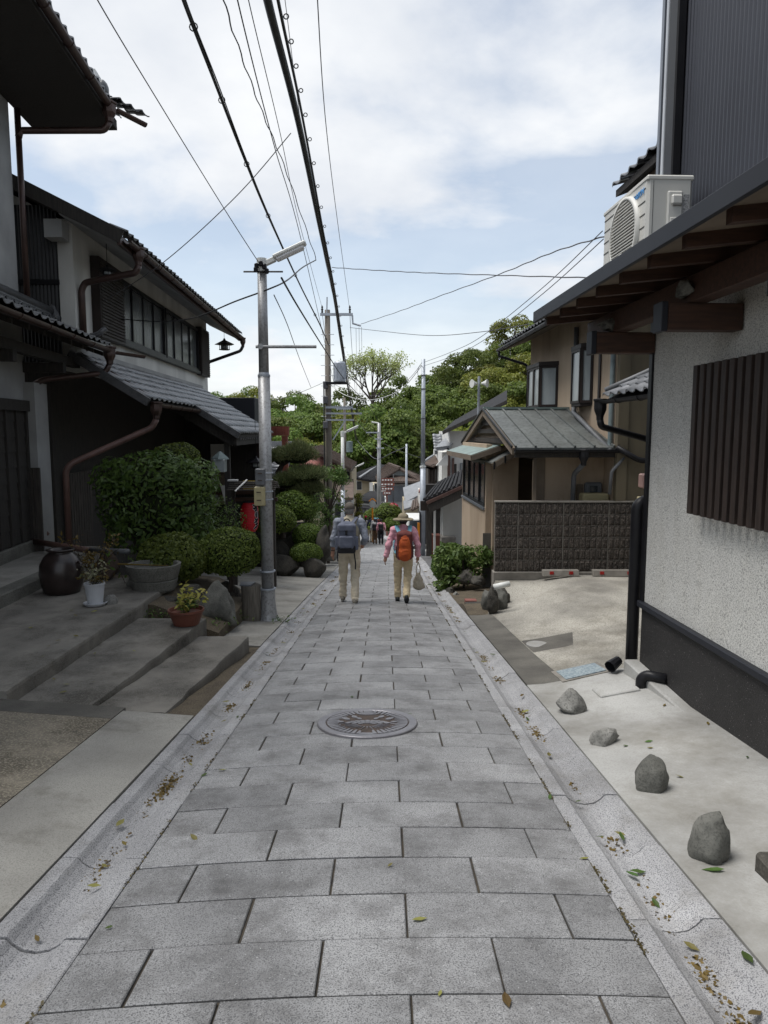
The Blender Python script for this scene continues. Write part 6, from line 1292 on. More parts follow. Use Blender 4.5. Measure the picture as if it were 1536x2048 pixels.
# far brown hip-and-gable house (end of the street)
Y = 66; t_ = thing('brown_roofed_house', (hx(800, Y), Y, zs(Y)), 'far house with brown hip and gable roof at the end of the street', 'house')
xl_, xr_ = hx(772, Y), hx(826, Y); ze = hz_(968, Y); wbox('wall', 'plaster_grey', t_, (xl_, Y, zs(Y)-.3), (xr_, Y+7, ze))
m_ = MB(); m_.box((hx(776, Y), Y-.05, hz_(1003, Y)), (hx(809, Y), Y-.004, hz_(972, Y))); bd = m_.build('board_front', 'grey_wood', t_)
for k in range(14):
    m_ = MB(); x = hx(776+2.35*k, Y); m_.box((x, Y-.09, hz_(1003, Y)), (x+.07, Y-.052, hz_(972, Y))); m_.build('board', 'trim_grey', bd)
zE, zM, zR = hz_(963, Y-.8), hz_(952, Y+1.2), hz_(936, Y+1.8)
simple_roof(t_, 'tile_brown', [(hx(762, Y), Y-.8, zE), (hx(836, Y), Y-.8, zE), (hx(822, Y), Y+1.2, zM), (hx(777, Y), Y+1.2, zM)], .15, 22)
m_ = MB(); m_.prism([(hx(780, Y), Y+1.2, zM), (hx(820, Y), Y+1.2, zM), (hx(800, Y), Y+1.2, zR-.1)], (0, .2, 0)); m_.build('gable', 'pale_glass', t_)
apx = hx(799, Y+1)
simple_roof(t_, 'tile_brown', [(hx(762, Y)-.3, Y-.6, zE-.05), (hx(748, Y), Y+8, zE-.0), (apx-1.2, Y+8, zR+.1), (apx, Y+.9, zR)], .15, 20, 'hip_slope')
simple_roof(t_, 'tile_brown', [(hx(836, Y)+.2, Y-.6, zE), (hx(850, Y), Y+8, zE), (apx-.6, Y+8, zR+.1), (apx, Y+.9, zR)], .15, 20, 'hip_slope')
m_ = MB(); m_.beam((apx, Y+.8, zR+.08), (apx-1.0, Y+8, zR+.15), .25, .2); m_.build('ridge', 'tile_brown', t_)
fwin(t_, 748, 966, 760, 990, Y-.0, 'white_paint', 'dark_glass', 2); wbox('side_wall', 'plaster_cream', t_, (hx(742, Y), Y+.02, zs(Y)), (xl_-.01, Y+4, ze-.1))
wbox('white_pier', 'plaster_white', t_, (hx(739, Y), Y-.06, hz_(987, Y)), (hx(746, Y), Y+.01, hz_(965, Y)))
wbox('white_panel', 'plaster_white', t_, (hx(763, Y), Y-.08, hz_(990, Y)), (hx(771.5, Y), Y-.01, hz_(967, Y)))
# black roofed cream house left of it
Y = 72; t_ = thing('cream_house', (hx(722, Y), Y, zs(Y)), 'far cream house with long black roof behind the street lamps', 'house')
ze = hz_(957, Y-.6); wbox('wall', 'plaster_cream', t_, (hx(700, Y), Y, zs(Y)), (hx(741, Y), Y+5, ze))
simple_roof(t_, 'tile_black', [(hx(697, Y), Y-.7, hz_(953, Y-.7)), (hx(748, Y), Y-.7, hz_(962, Y-.7)), (hx(778, Y), Y+5, hz_(932, Y+5)), (hx(758, Y), Y+5, hz_(929, Y+5))], .15, 16)
m_ = MB(); m_.beam((hx(720, Y), Y-.8, hz_(955, Y-.8)), (hx(750, Y), Y+4, hz_(934, Y+4)), .25, .15); m_.build('ridge_cap', 'tile_silver', t_)
fwin(t_, 713, 962, 724, 980, Y, 'white_paint', 'dark_glass', 1)
# low front house with dark roof and white walls
Y = 58; t_ = thing('white_walled_house', (hx(738, Y), Y, zs(Y)), 'low white walled house with dark grey roof behind the road mirror', 'house')
wbox('wall', 'plaster_white', t_, (hx(727, Y), Y, zs(Y)-.5), (hx(772, Y), Y+5, hz_(1003, Y)))
simple_roof(t_, 'tile_black', [(hx(711, Y), Y-.8, hz_(1001, Y-.8)), (hx(768, Y), Y-.8, hz_(1007, Y-.8)), (hx(768, Y), Y+4, hz_(985, Y+4)), (hx(739, Y), Y+4, hz_(983, Y+4))], .14, 18)
wbox('eave_band', 'plaster_white', t_, (hx(716, Y), Y-.6, hz_(1010, Y)), (hx(768, Y), Y-.3, hz_(1003, Y)))
simple_roof(t_, 'tile_black', [(hx(718, Y), Y-1.6, hz_(1014, Y-1.6)), (hx(745, Y), Y-1.6, hz_(1018, Y-1.6)), (hx(745, Y), Y-.05, hz_(1007, Y)), (hx(718, Y), Y-.05, hz_(1006, Y))], .08, 0, 'lean_to_roof')
fwin(t_, 722, 1018, 732, 1042, Y-.9, 'sash_brown', 'dark_glass', 2); fwin(t_, 750, 1016, 762, 1034, Y-.02, 'sash_brown', 'dark_glass', 2)
wbox('entrance_wall', 'plaster_white', t_, (hx(717, Y), Y-.88, zs(Y)-.5), (hx(742, Y), Y-.4, hz_(1012, Y)))
fwin(t_, 734, 1016, 740, 1040, Y-.89, 'white_paint', 'pale_glass', 1)
# ---- right-hand row
# white house with silver tiles
Y = 31; t_ = thing('silver_roofed_house', (hx(915, Y), Y, zs(Y)), 'tall white house with silver tiled roofs beyond the tan house', 'house')
wbox('wall', 'plaster_white', t_, (hx(898, Y), Y, zs(Y)), (hx(960, Y), Y+6, hz_(862, Y)))
wbox('side_wall', 'plaster_white', t_, (hx(885, Y), Y+.5, zs(Y)), (hx(899, Y), Y+6, hz_(905, Y)))
simple_roof(t_, 'tile_black', [(hx(898, Y-1)-.3, Y-1, hz_(862, Y-1)), (hx(1010, Y-1), Y-1, hz_(800, Y-1)), (hx(1010, Y+5), Y+5, hz_(780, Y+5)), (hx(905, Y+5), Y+5, hz_(842, Y+5))], .16, 0)
m_ = MB(); m_.beam((hx(898, Y-1)-.3, Y-1.05, hz_(866, Y-1)), (hx(1010, Y-1), Y-1.05, hz_(804, Y-1)), .08, .12); m_.build('barge_board', 'grey_wood', t_)
simple_roof(t_, 'tile_silver', [(hx(872, Y-.6), Y-.6, hz_(897, Y-.6)), (hx(896, Y-.6), Y-.6, hz_(894, Y-.6)), (hx(922, Y+2), Y+2, hz_(872, Y+2)), (hx(893, Y+2), Y+2, hz_(877, Y+2))], .1, 7, 'middle_roof')
m_ = MB(); m_.prism([(hx(870, Y), Y-.5, hz_(930, Y)), (hx(893, Y), Y-.5, hz_(905, Y)), (hx(893, Y), Y-.5, hz_(930, Y))], (0, .2, 0)); m_.build('gable_panel', 'plaster_white', t_)
# tile slope facing the street, rows of scallops
a_, b_ = (hx(868, Y+3), Y+3.0, hz_(905, Y+3)), (hx(893, Y+3), Y+3.0, hz_(903, Y+3)); rf = simple_roof(t_, 'tile_silver', [a_, b_, (hx(897, Y+4.5), Y+4.5, hz_(868, Y+4.5)), (hx(868, Y+4.5), Y+4.5, hz_(868, Y+4.5))], .1, 0, 'rear_roof')
tile_roof(rf, (a_[0], a_[1], a_[2]+.03), (b_[0], b_[1], a_[2]+.03), (0, 1.5, hz_(868, Y+4.5)-a_[2]), 6, 'tile_silver', exp=.27, wd=.3)
fwin(t_, 905, 928, 913, 956, Y-.01, 'sash_brown', 'dark_glass', 1); fwin(t_, 920, 926, 929, 942, Y-.01, 'trim_grey', 'pale_glass', 2)
wbox('timber_post', 'pipe_pink', t_, (hx(894, Y), Y-.12, hz_(968, Y)), (hx(899, Y), Y-.01, hz_(905, Y)))
wbox('timber_post', 'pipe_pink', t_, (hx(903, Y), Y-.12, hz_(962, Y)), (hx(907, Y), Y-.02, hz_(916, Y)))
pipe('downpipe', 'black_metal', t_, [(hx(891, Y), Y-.7, hz_(894, Y)), (hx(893, Y), Y-.7, hz_(899, Y)), (hx(930, Y), Y-.5, hz_(906, Y))], .04)
# wooden two-storey house with brown roof
Y = 34; t_ = thing('wooden_house', (hx(875, Y), Y, zs(Y)), 'weathered wooden house with brown tiled roof by the steel pole', 'house')
wbox('wall', 'grey_wood', t_, (hx(856, Y), Y, zs(Y)), (hx(896, Y), Y+5, hz_(934, Y)))
simple_roof(t_, 'tile_brown', [(hx(847, Y-.6), Y-.6, hz_(930, Y-.6)), (hx(864, Y-.6), Y-.6, hz_(935, Y-.6)), (hx(897, Y-.6), Y-.6, hz_(912, Y)), (hx(884, Y+3), Y+3, hz_(903, Y+3))], .12, 10)
simple_roof(t_, 'tile_silver', [(hx(843, Y+2), Y+2, hz_(928, Y+2)), (hx(868, Y+2), Y+2, hz_(912, Y+2)), (hx(880, Y+5), Y+5, hz_(903, Y+5)), (hx(858, Y+5), Y+5, hz_(915, Y+5))], .12, 8, 'rear_roof')
m_ = MB(); m_.prism([(hx(864, Y), Y-.4, hz_(934, Y)), (hx(895, Y), Y-.4, hz_(932, Y)), (hx(895, Y), Y-.4, hz_(915, Y))], (0, .15, 0)); m_.build('gable_panel', 'plaster_white', t_)
for k, (x0, x1, mt) in enumerate(((856, 860, 'brown_wood'), (862, 865, 'brown_wood'), (867, 870, 'brown_wood'), (874, 879, 'plaster_pale'), (882, 885, 'plaster_pale'), (888, 893, 'plaster_pale'))):
    wbox('wall_post', mt, t_, (hx(x0, Y), Y-.1, hz_(968, Y)), (hx(x1, Y), Y-.005, hz_(936, Y)))
fwin(t_, 865, 938, 874, 962, Y-.02, 'brown_wood', 'dark_glass', 2)
# garage row with dark sloping roof and red trim
Y = 23.5; t_ = thing('garage_row', (hx(890, Y), Y, zs(Y)), 'low open garage with dark sloping roof and reddish trim beyond the bushes', 'garage')
simple_roof(t_, 'tile_black', [(hx(848, Y), Y-.3, hz_(998, Y)), (hx(935, Y), Y-.3, hz_(962, Y)), (hx(935, Y+5), Y+5, hz_(935, Y+5)), (hx(878, Y+5), Y+5, hz_(965, Y+5))], .1, 9)
m_ = MB(); m_.beam((hx(852, Y), Y-.36, hz_(1004, Y)), (hx(938, Y), Y-.36, hz_(965, Y)), .08, .10); m_.build('verge_cap', 'pipe_pink', t_)
m_ = MB(); m_.beam((hx(856, Y), Y-.34, hz_(1016, Y)), (hx(938, Y), Y-.34, hz_(977, Y)), .06, .26); m_.build('barge_board', 'grey_wood', t_)
wbox('back_wall', 'black_wood', t_, (hx(850, Y+4), Y+3.6, zs(Y)), (hx(960, Y), Y+4, hz_(985, Y)))
wbox('lintel', 'brown_wood', t_, (hx(841, Y+1), Y+1, hz_(1028, Y)), (hx(885, Y+1), Y+1.15, hz_(1008, Y)))
for x0 in (872, 886):
    wbox('post', 'white_paint', t_, (hx(x0, Y), Y+.9, zs(Y)-.1), (hx(x0+4, Y), Y+1.05, hz_(1012, Y)))
wbox('door_panel', 'grey_wood', t_, (hx(855, Y+1), Y+1.5, zs(Y)-.1), (hx(866, Y+1), Y+1.6, hz_(1022, Y)))
wbox('side_panel', 'plaster_pale', t_, (hx(889, Y), Y+.6, zs(Y)-.1), (hx(935, Y), Y+.8, hz_(990, Y)))
# red roofed shed and silver roofs further down
Y = 36; t_ = thing('red_roofed_shed', (hx(860, Y), Y, zs(Y)), 'small shed with faded red roof and white fascia behind the steel pole', 'shed')
simple_roof(t_, 'tile_red', [(hx(838, Y), Y-.5, hz_(985, Y-.5)), (hx(872, Y), Y-.5, hz_(982, Y-.5)), (hx(858, Y+2), Y+2, hz_(968, Y+2)), (hx(845, Y+2), Y+2, hz_(968, Y+2))], .1, 6)
wbox('wall', 'plaster_white', t_, (hx(841, Y), Y, zs(Y)), (hx(884, Y), Y+3, hz_(985, Y)))
Y = 42; t_ = thing('silver_shed', (hx(830, Y), Y, zs(Y)), 'row of low silver metal roofs sloping toward the street', 'shed')
simple_roof(t_, 'tile_silver', [(hx(808, Y), Y-2, hz_(1004, Y-2)), (hx(838, Y), Y-2, hz_(988, Y-2)), (hx(852, Y+4), Y+4, hz_(958, Y+4)), (hx(806, Y+4), Y+4, hz_(975, Y+4))], .1, 0)
simple_roof(t_, 'tile_silver', [(hx(806, Y-2), Y-4, hz_(1018, Y-4)), (hx(830, Y-2), Y-4, hz_(1010, Y-4)), (hx(826, Y-1), Y-1.5, hz_(996, Y-2)), (hx(806, Y-1), Y-1.5, hz_(1003, Y-2))], .1, 0, 'lower_roof')
simple_roof(t_, 'tile_brown', [(hx(822, Y-4), Y-5, hz_(1020, Y-5)), (hx(850, Y-4), Y-5, hz_(1004, Y-5)), (hx(846, Y-3), Y-2.5, hz_(992, Y-3)), (hx(828, Y-3), Y-2.5, hz_(1003, Y-3))], .1, 5, 'brown_roof')
wbox('wall', 'plaster_cream', t_, (hx(808, Y), Y-1, zs(Y)), (hx(850, Y), Y+4, hz_(1005, Y)))
# parked white van behind the pole
Y = 33; vn = thing('white_van', (hx(828, Y), Y, zs(Y)), 'white van parked half hidden behind the steel pole', 'van')
xv0, xv1 = hx(812, Y), hx(848, Y); zv = zs(Y)
m_ = MB(); m_.prism([(xv0, Y-.8, zv+.25), (xv0, Y+2.6, zv+.25), (xv0, Y+2.6, zv+1.0), (xv0, Y+1.9, zv+1.45), (xv0, Y-.7, zv+1.5), (xv0, Y-.85, zv+.9)], (xv1-xv0, 0, 0)); m_.build('body', 'white_metal', vn, bev=.06)
m_ = MB(); m_.prism([(xv0+.1, Y-.86, zv+.92), (xv1-.1, Y-.86, zv+.92), (xv1-.14, Y-.76, zv+1.4), (xv0+.14, Y-.76, zv+1.4)], (0, -.02, 0)); m_.build('rear_window', 'dark_glass', vn)
for x in (xv0+.02, xv1-.12):
    m_ = MB(); m_.box((x, Y-.9, zv+.55), (x+.1, Y-.84, zv+.85)); m_.build('tail_light', 'red_reflector', vn)
    for yy in (Y-.1, Y+2.0):
        m_ = MB(); m_.tube([(x, yy, zv+.28), (x+.14, yy, zv+.28)], .28, 16); m_.build('wheel', 'cable', vn)
m_ = MB(); m_.box((xv0+.03, Y-.92, zv+.3), (xv1-.03, Y-.84, zv+.45)); m_.build('bumper', 'grey_plastic', vn, bev=.02)
# terracotta box and kerb stones by the pole
Y = 25; p = at(872, 1110, Y); m_ = MB(); m_.box((p.x-.17, Y, zs(Y)), (p.x+.17, Y+.4, p.z+.72)); solo(m_, 'orange_planter', 'terracotta', (p.x, Y, zs(Y)), 'orange brown box beside the lane past the oval bush', 'box', bev=.02)
p = at(893, 1108, 24); m_ = MB(); m_.box((p.x-.2, 23.8, zs(24)), (p.x+.3, 24.4, p.z+.62)); solo(m_, 'concrete_block', 'mortar', (p.x, 24, zs(24)), 'grey concrete block next to the orange box', 'block', bev=.02)
# ---- left-hand row
Y = 36; t_ = thing('red_brown_house', (hx(665, Y), Y, zs(Y)), 'house with red brown roof and yellow wall behind the utility pole', 'house')
wbox('wall', 'plaster_cream', t_, (hx(640, Y), Y, zs(Y)), (hx(704, Y), Y+6, hz_(945, Y)))
simple_roof(t_, 'tile_red', [(hx(596, Y), Y-.6, hz_(946, Y-.6)), (hx(684, Y), Y-.6, hz_(943, Y-.6)), (hx(668, Y+2.5), Y+2.5, hz_(920, Y+2.5)), (hx(620, Y+2.5), Y+2.5, hz_(903, Y+2.5))], .12, 12)
simple_roof(t_, 'tile_brown', [(hx(704, Y), Y-.7, hz_(936, Y)), (hx(704, Y), Y+6, hz_(936, Y)), (hx(622, Y), Y+6, hz_(895, Y)), (hx(622, Y), Y-.7, hz_(895, Y))], .12, 10, 'side_slope')
fwin(t_, 693, 944, 700, 962, Y-.01, 'sash_brown', 'dark_glass', 1)
simple_roof(t_, 'tile_brown', [(hx(672, Y-3), Y-3.4, hz_(996, Y-3.4)), (hx(707, Y-3), Y-3.4, hz_(996, Y-3.4)), (hx(708, Y-.2), Y-.2, hz_(961, Y-.2)), (hx(672, Y-.2), Y-.2, hz_(961, Y-.2))], .1, 0, 'lean_to_roof')
rf = bpy.data.objects[t_.children[-1].name]
for k in range(11):
    m_ = MB(); u = (k+.5)/11; yy = Y-3.4+3.2*u; zz_ = hz_(996, Y-3.4)*(1-u)+hz_(961, Y-.2)*u; m_.beam((hx(672, yy), yy, zz_+.03), (hx(707, yy), yy, zz_+.03), .30, .035, (0, -.4, 1)); m_.build('shingle_course', 'tile_brown', rf)
wbox('shed_wall', 'plaster_grey', t_, (hx(652, Y-3), Y-3, zs(Y)), (hx(703, Y-3), Y-.3, hz_(1000, Y-3)))
wbox('roller_door', 'navy_metal', t_, (hx(670, Y-3), Y-3.06, zs(Y-3)), (hx(700, Y-3), Y-3.005, hz_(1008, Y-3)))
# ivy on the corner and far clipped bushes
p = at(713, 1010, 37); loose_tree('ivy_column', (p.x, 37, zs(37)), 2.6, (.45, .4, 1.25), 'ivy climbing the corner of the red brown house', 'leaf_hill_y', 1600, .09, 'climber', 11)
for (px_, py_, Y, r, lab) in ((776, 1030, 44, (.95, .8, .75), 'clipped far bush below the guide sign'), (785, 1050, 41, (.6, .6, .42), 'low far bush at the bend of the street'), (743, 1033, 46, (.5, .4, .5), 'small far bush behind the group of walkers')):
    p = at(px_, py_, Y); round_bush((p.x, Y, p.z-r[2]*.92), r, lab, 2600, .085, rough=.1)
p = at(786, 1013, 44); t_ = thing('azalea_flowers', (p.x, 44, p.z-.3), 'pink flowering azalea behind the far clipped bush', 'flowers')
pos, dr = ell_pts(500, (.32, .3, .22), .5); V, F = leaf_cloud(pos+np.array([0, 0, .3]), dr, np.full(len(pos), .09), 'flower_pink', 0); link('blossom', npmesh('b', V, F, 'flower_pink'), t_)['kind'] = 'stuff'
# ================================================================ WOODED HILL
def hill_tree_mesh(seed, n=5200, R_=4.2, H_=6.5, leaf=.34, mt='leaf_hill'):
    rr = np.random.default_rng(seed); P_t = []; N_t = []
    nb = 26
    for k in range(nb):
        d = rr.normal(size=3); d /= np.linalg.norm(d); c = d*np.array([R_*.68, R_*.68, H_*.36]); c[2] += H_*.5+2.6; s_ = rr.uniform(.9, 1.7)
        q = rr.normal(size=(n//nb, 3)); q /= np.linalg.norm(q, axis=1)[:, None]; q[:, 2] = np.where(q[:, 2] < -.3, -q[:, 2], q[:, 2])
        P_t.append(c+q*s_*(.75+.3*rr.random((len(q), 1)))*np.array([1.1, 1.1, .75])); N_t.append(q+np.array([0, 0, .4]))
    P_t = np.concatenate(P_t); N_t = np.concatenate(N_t); V, F = leaf_cloud(P_t, N_t, np.full(len(P_t), leaf), mt, 0, jit=.55); return npmesh('crown', V, F, mt)
tm = MB(); tm.tube([(0, 0, -1), (.1, 0, 2.5), (-.1, .1, 5), (.2, 0, 7.2)], [.28, .22, .16, .06], 8)
for k in range(6):
    a = k*1.05; tm.tube([(0, 0, 2.6+.5*k), (1.3*math.cos(a), 1.3*math.sin(a), 4.2+.4*k), (2.4*math.cos(a), 2.4*math.sin(a), 5.0+.4*k)], [.12, .08, .03], 5)
tmesh = tm.mesh((0, 0, 0), True, 'bark', 'trunk')
var = [hill_tree_mesh(s, 6000, 4.2, 7, .28) for s in range(4)]+[hill_tree_mesh(9, 7000, 3.8, 6.0, .25, 'leaf_hill_y'), hill_tree_mesh(10, 7000, 4.4, 6.5, .25, 'leaf_hill_y')]
tr_ = random.Random(11); ntree = 0
for row, (Y, dpx) in enumerate(((128, 40), (117, 42), (107, 45), (98, 50), (89, 55))):
    px_ = 330+tr_.uniform(0, 25)
    while px_ < 1300:
        yy = Y+tr_.uniform(-3, 3); x = hx(px_, yy); s = tr_.uniform(.8, 1.18); z = hillz(x, yy)
        yel = tr_.random() < (.42 if px_ < 640 else .2); me = var[4+tr_.randrange(2)] if yel else var[tr_.randrange(4)]
        side = ['left of the lamp post', 'between lamp post and utility pole', 'behind the utility pole', 'left of the steel pole', 'right of the steel pole', 'behind the tan house'][int(np.searchsorted([530, 650, 770, 846, 1000], px_))]; rowt = ['on the hill crest', 'just below the hill crest', 'midway up the hill', 'on the lower hill slope', 'at the foot of the hill'][row]
        lab = ('yellow green leafy tree ' if yel else 'dark green leafy tree ')+rowt+' '+side
        lab0 = ('yellow green leafy tree on the wooded hill behind the village', 'dark green leafy tree on the wooded hill behind the village')[0 if yel else 1]
        t_ = thing('hill_tree', (x, yy, z), lab, 'tree', ('yellow green trees on the hill' if yel else 'dark green trees on the hill'))
        m4 = Matrix.Translation((x, yy, z)) @ Matrix.Rotation(tr_.uniform(0, 6.28), 4, 'Z') @ Matrix.Diagonal((s, s, s*tr_.uniform(.9, 1.2), 1))
        o = link('crown', me, t_, m4); o['kind'] = 'stuff'; link('trunk', tmesh, t_, m4); ntree += 1
        px_ += dpx*tr_.uniform(.75, 1.25)*(1.0 if 400 < px_ < 1080 else 2.2)
# the tall pale tree with bare spreading branches
pt_ = at(745, 800, 104); t_ = thing('pale_tree', (pt_.x, 104, hillz(pt_.x, 104)), 'tall pale young leaved tree with spreading branches above the forest', 'tree')
rr = random.Random(5); bm_ = MB(); tips = []
def grow(p, d, l, r, lev):
    q = p+d*l; bm_.tube([p, (p+q)/2+Vector((rr.uniform(-.1, .1), rr.uniform(-.1, .1), 0))*l*.3, q], [r, r*.85, r*.65], 5, caps=False)
    if lev >= 3: tips.append(p.lerp(q, .6))
    if lev >= 5: tips.append(q); return
    for k in range(3 if lev < 3 else 2):
        nd = (d+Vector((rr.uniform(-.85, .85), rr.uniform(-.6, .6), rr.uniform(-.05, .25)))).normalized(); grow(q, nd, l*rr.uniform(.66, .88), r*.6, lev+1)
b0 = Vector((pt_.x, 104, hillz(pt_.x, 104))); zt = at(745, 800, 104).z
bm_.tube([b0, b0+Vector((0, 0, zt-b0.z))], [.3, .24], 7); [grow(b0+Vector((0, 0, zt-b0.z-.3)), Vector((a_, b_, 1)).normalized(), 2.3, .16, 1) for a_, b_ in ((-.85, 0), (-.4, .3), (0, -.3), (.35, .3), (.8, 0), (.15, .6))]; bm_.build('trunk', 'bark', t_)
tp_ = np.array([list(t-b0) for t in tips]); reps = 8; pos = np.repeat(tp_, reps, 0)+rng.normal(size=(len(tp_)*reps, 3))*.3; V, F = leaf_cloud(pos, rng.normal(size=pos.shape), np.full(len(pos), .2), 'leaf_pale', 0)
link('crown', npmesh('crown', V, F, 'leaf_pale'), t_)['kind'] = 'stuff'
# ================================================================ PEOPLE
def snet(D_, lo, res):
    """naive surface nets on a signed distance grid"""
    ins = D_ < 0; nx, ny, nz = D_.shape; c = np.zeros((nx-1, ny-1, nz-1), np.int8)
    cor = [(a, b, d) for a in (0, 1) for b in (0, 1) for d in (0, 1)]
    for a, b, d in cor: c += ins[a:nx-1+a, b:ny-1+b, d:nz-1+d]
    mk = (c > 0) & (c < 8); ci = np.argwhere(mk); idx = np.full(mk.shape, -1, np.int64); idx[mk] = np.arange(len(ci))
    acc = np.zeros((len(ci), 3)); cnt_ = np.zeros(len(ci))
    for a in cor:
        for ax in range(3):
            if a[ax]: continue
            b = list(a); b[ax] = 1
            da = D_[ci[:, 0]+a[0], ci[:, 1]+a[1], ci[:, 2]+a[2]]; db = D_[ci[:, 0]+b[0], ci[:, 1]+b[1], ci[:, 2]+b[2]]; x = (da < 0) != (db < 0)
            t = np.where(x, da/np.where(x, da-db, 1), 0); p = ci+np.array(a); p = p.astype(float); p[:, ax] += t; acc[x] += p[x]; cnt_ += x
    V = acc/cnt_[:, None]*res+np.array(lo); F = []
    for ax in range(3):
        o1, o2 = (ax+1) % 3, (ax+2) % 3; sl = [slice(None)]*3; sa = sl.copy(); sb = sl.copy(); sa[ax] = slice(0, -1); sb[ax] = slice(1, None)
        e = np.argwhere(ins[tuple(sa)] != ins[tuple(sb)]); e = e[(e[:, o1] > 0) & (e[:, o2] > 0) & (e[:, o1] < D_.shape[o1]-1) & (e[:, o2] < D_.shape[o2]-1)]
        def cell(d1, d2):
            q = e.copy(); q[:, o1] += d1; q[:, o2] += d2; return idx[q[:, 0], q[:, 1], q[:, 2]]
        f = np.stack([cell(-1, -1), cell(0, -1), cell(0, 0), cell(-1, 0)], 1); s = ins[e[:, 0], e[:, 1], e[:, 2]]; f[~s] = f[~s][:, ::-1]; F.append(f)
    return V, np.concatenate(F)
def sdf(prims, res, cuts=(), wr=0, ws=14, seed=0):
    """prims: ('c',a,b,ra,rb,k) tapered capsule, ('e',c,r,k) ellipsoid, ('b',c,half,round,k) rounded box"""
    bb = []
    for p in prims:
        if p[0] == 'c': A, B = np.array(p[1]), np.array(p[2]); m = max(p[3], p[4]); bb.append((np.minimum(A, B)-m, np.maximum(A, B)+m))
        else: C_ = np.array(p[1]); h = np.array(p[2])+(p[3] if p[0] == 'b' else 0); bb.append((C_-h, C_+h))
    lo = np.min([b[0] for b in bb], 0)-3*res; hi = np.max([b[1] for b in bb], 0)+3*res; n = np.ceil((hi-lo)/res).astype(int)+1
    D_ = np.full(n, 9., np.float32); ax = [lo[i]+res*np.arange(n[i]) for i in range(3)]
    for p, (l, h) in zip(prims, bb):
        k = p[-1]; i0 = np.maximum(0, ((l-k-2*res-lo)/res).astype(int)); i1 = np.minimum(n, np.ceil((h+k+2*res-lo)/res).astype(int)+1)
        S = tuple(slice(a, b) for a, b in zip(i0, i1)); G_ = np.meshgrid(*[ax[i][i0[i]:i1[i]] for i in range(3)], indexing='ij')
        if p[0] == 'c':
            A, B = np.array(p[1]), np.array(p[2]); ba = B-A; L2 = max(1e-9, ba@ba); t = sum((G_[i]-A[i])*ba[i] for i in range(3))/L2; t = np.clip(t, 0, 1)
            d = np.sqrt(sum((G_[i]-A[i]-t*ba[i])**2 for i in range(3)))-(p[3]+(p[4]-p[3])*t)
        elif p[0] == 'e':
            r = np.array(p[2]); k0 = np.sqrt(sum(((G_[i]-p[1][i])/r[i])**2 for i in range(3))); k1 = np.sqrt(sum(((G_[i]-p[1][i])/r[i]**2)**2 for i in range(3)))+1e-6; d = k0*(k0-1)/k1
        else:
            q = [np.abs(G_[i]-p[1][i])-p[2][i] for i in range(3)]; d = np.sqrt(sum(np.maximum(x, 0)**2 for x in q))+np.minimum(np.maximum(np.maximum(q[0], q[1]), q[2]), 0)-p[3]
        d = d.astype(np.float32); E = D_[S]; hh = np.clip(.5+.5*(E-d)/k, 0, 1); D_[S] = E+(d-E)*hh-k*hh*(1-hh)
    for (axis, val, sign) in cuts:   # keep sign*(coord-val) > 0
        sh = [1, 1, 1]; sh[axis] = n[axis]; D_ = np.maximum(D_, (-sign*(ax[axis]-val)).reshape(sh).astype(np.float32))
    if wr:
        q_ = np.argwhere(np.abs(D_) < .05); P_n = q_*res+lo; D_[q_[:, 0], q_[:, 1], q_[:, 2]] += (wr*(.65*vnoise(P_n*np.array([.55, .55, 1.25])+seed+7, ws)+.45*vnoise(P_n*np.array([1, 1, 1.6])+seed, ws*2.1))).astype(np.float32)
    V, F = snet(D_, lo, res)
    if False: V = V+(wr*vnoise(V*np.array([1, 1, .6])+seed, ws))[:, None]*(V-V.mean(0))/np.maximum(.05, np.linalg.norm(V-V.mean(0), axis=1))[:, None]
    return V, F
def hand(w_, e_, side, r=1.0):
    """palm, four unequal bent fingers and a thumb; w_ wrist, e_ elbow"""
    w_ = Vector(w_); d = (w_-Vector(e_)).normalized(); fwd = Vector((0, 1, 0)); fwd = (fwd-d*fwd.dot(d)).normalized(); s = d.cross(fwd)
    out = [('c', w_-d*.01, w_+d*.075, .026, .032, .02), ('e', tuple(w_+d*.055), (.022, .036, .045), .02)]
    for i, (o_, l_) in enumerate(((.030, .070), (.010, .080), (-.010, .074), (-.029, .058))):
        a = w_+d*.085+fwd*o_; m = a+d*l_*.55-s*side*.008; b = m+d*l_*.42-s*side*.022+fwd*.004
        out += [('c', a, m, .0095, .0088, .006), ('c', m, b, .0088, .0075, .004)]
    a = w_+d*.03+fwd*.028; m = a+d*.03+fwd*.03; out += [('c', a, m, .013, .011, .008), ('c', m, m+d*.03+fwd*.006, .0105, .0085, .005)]
    return out
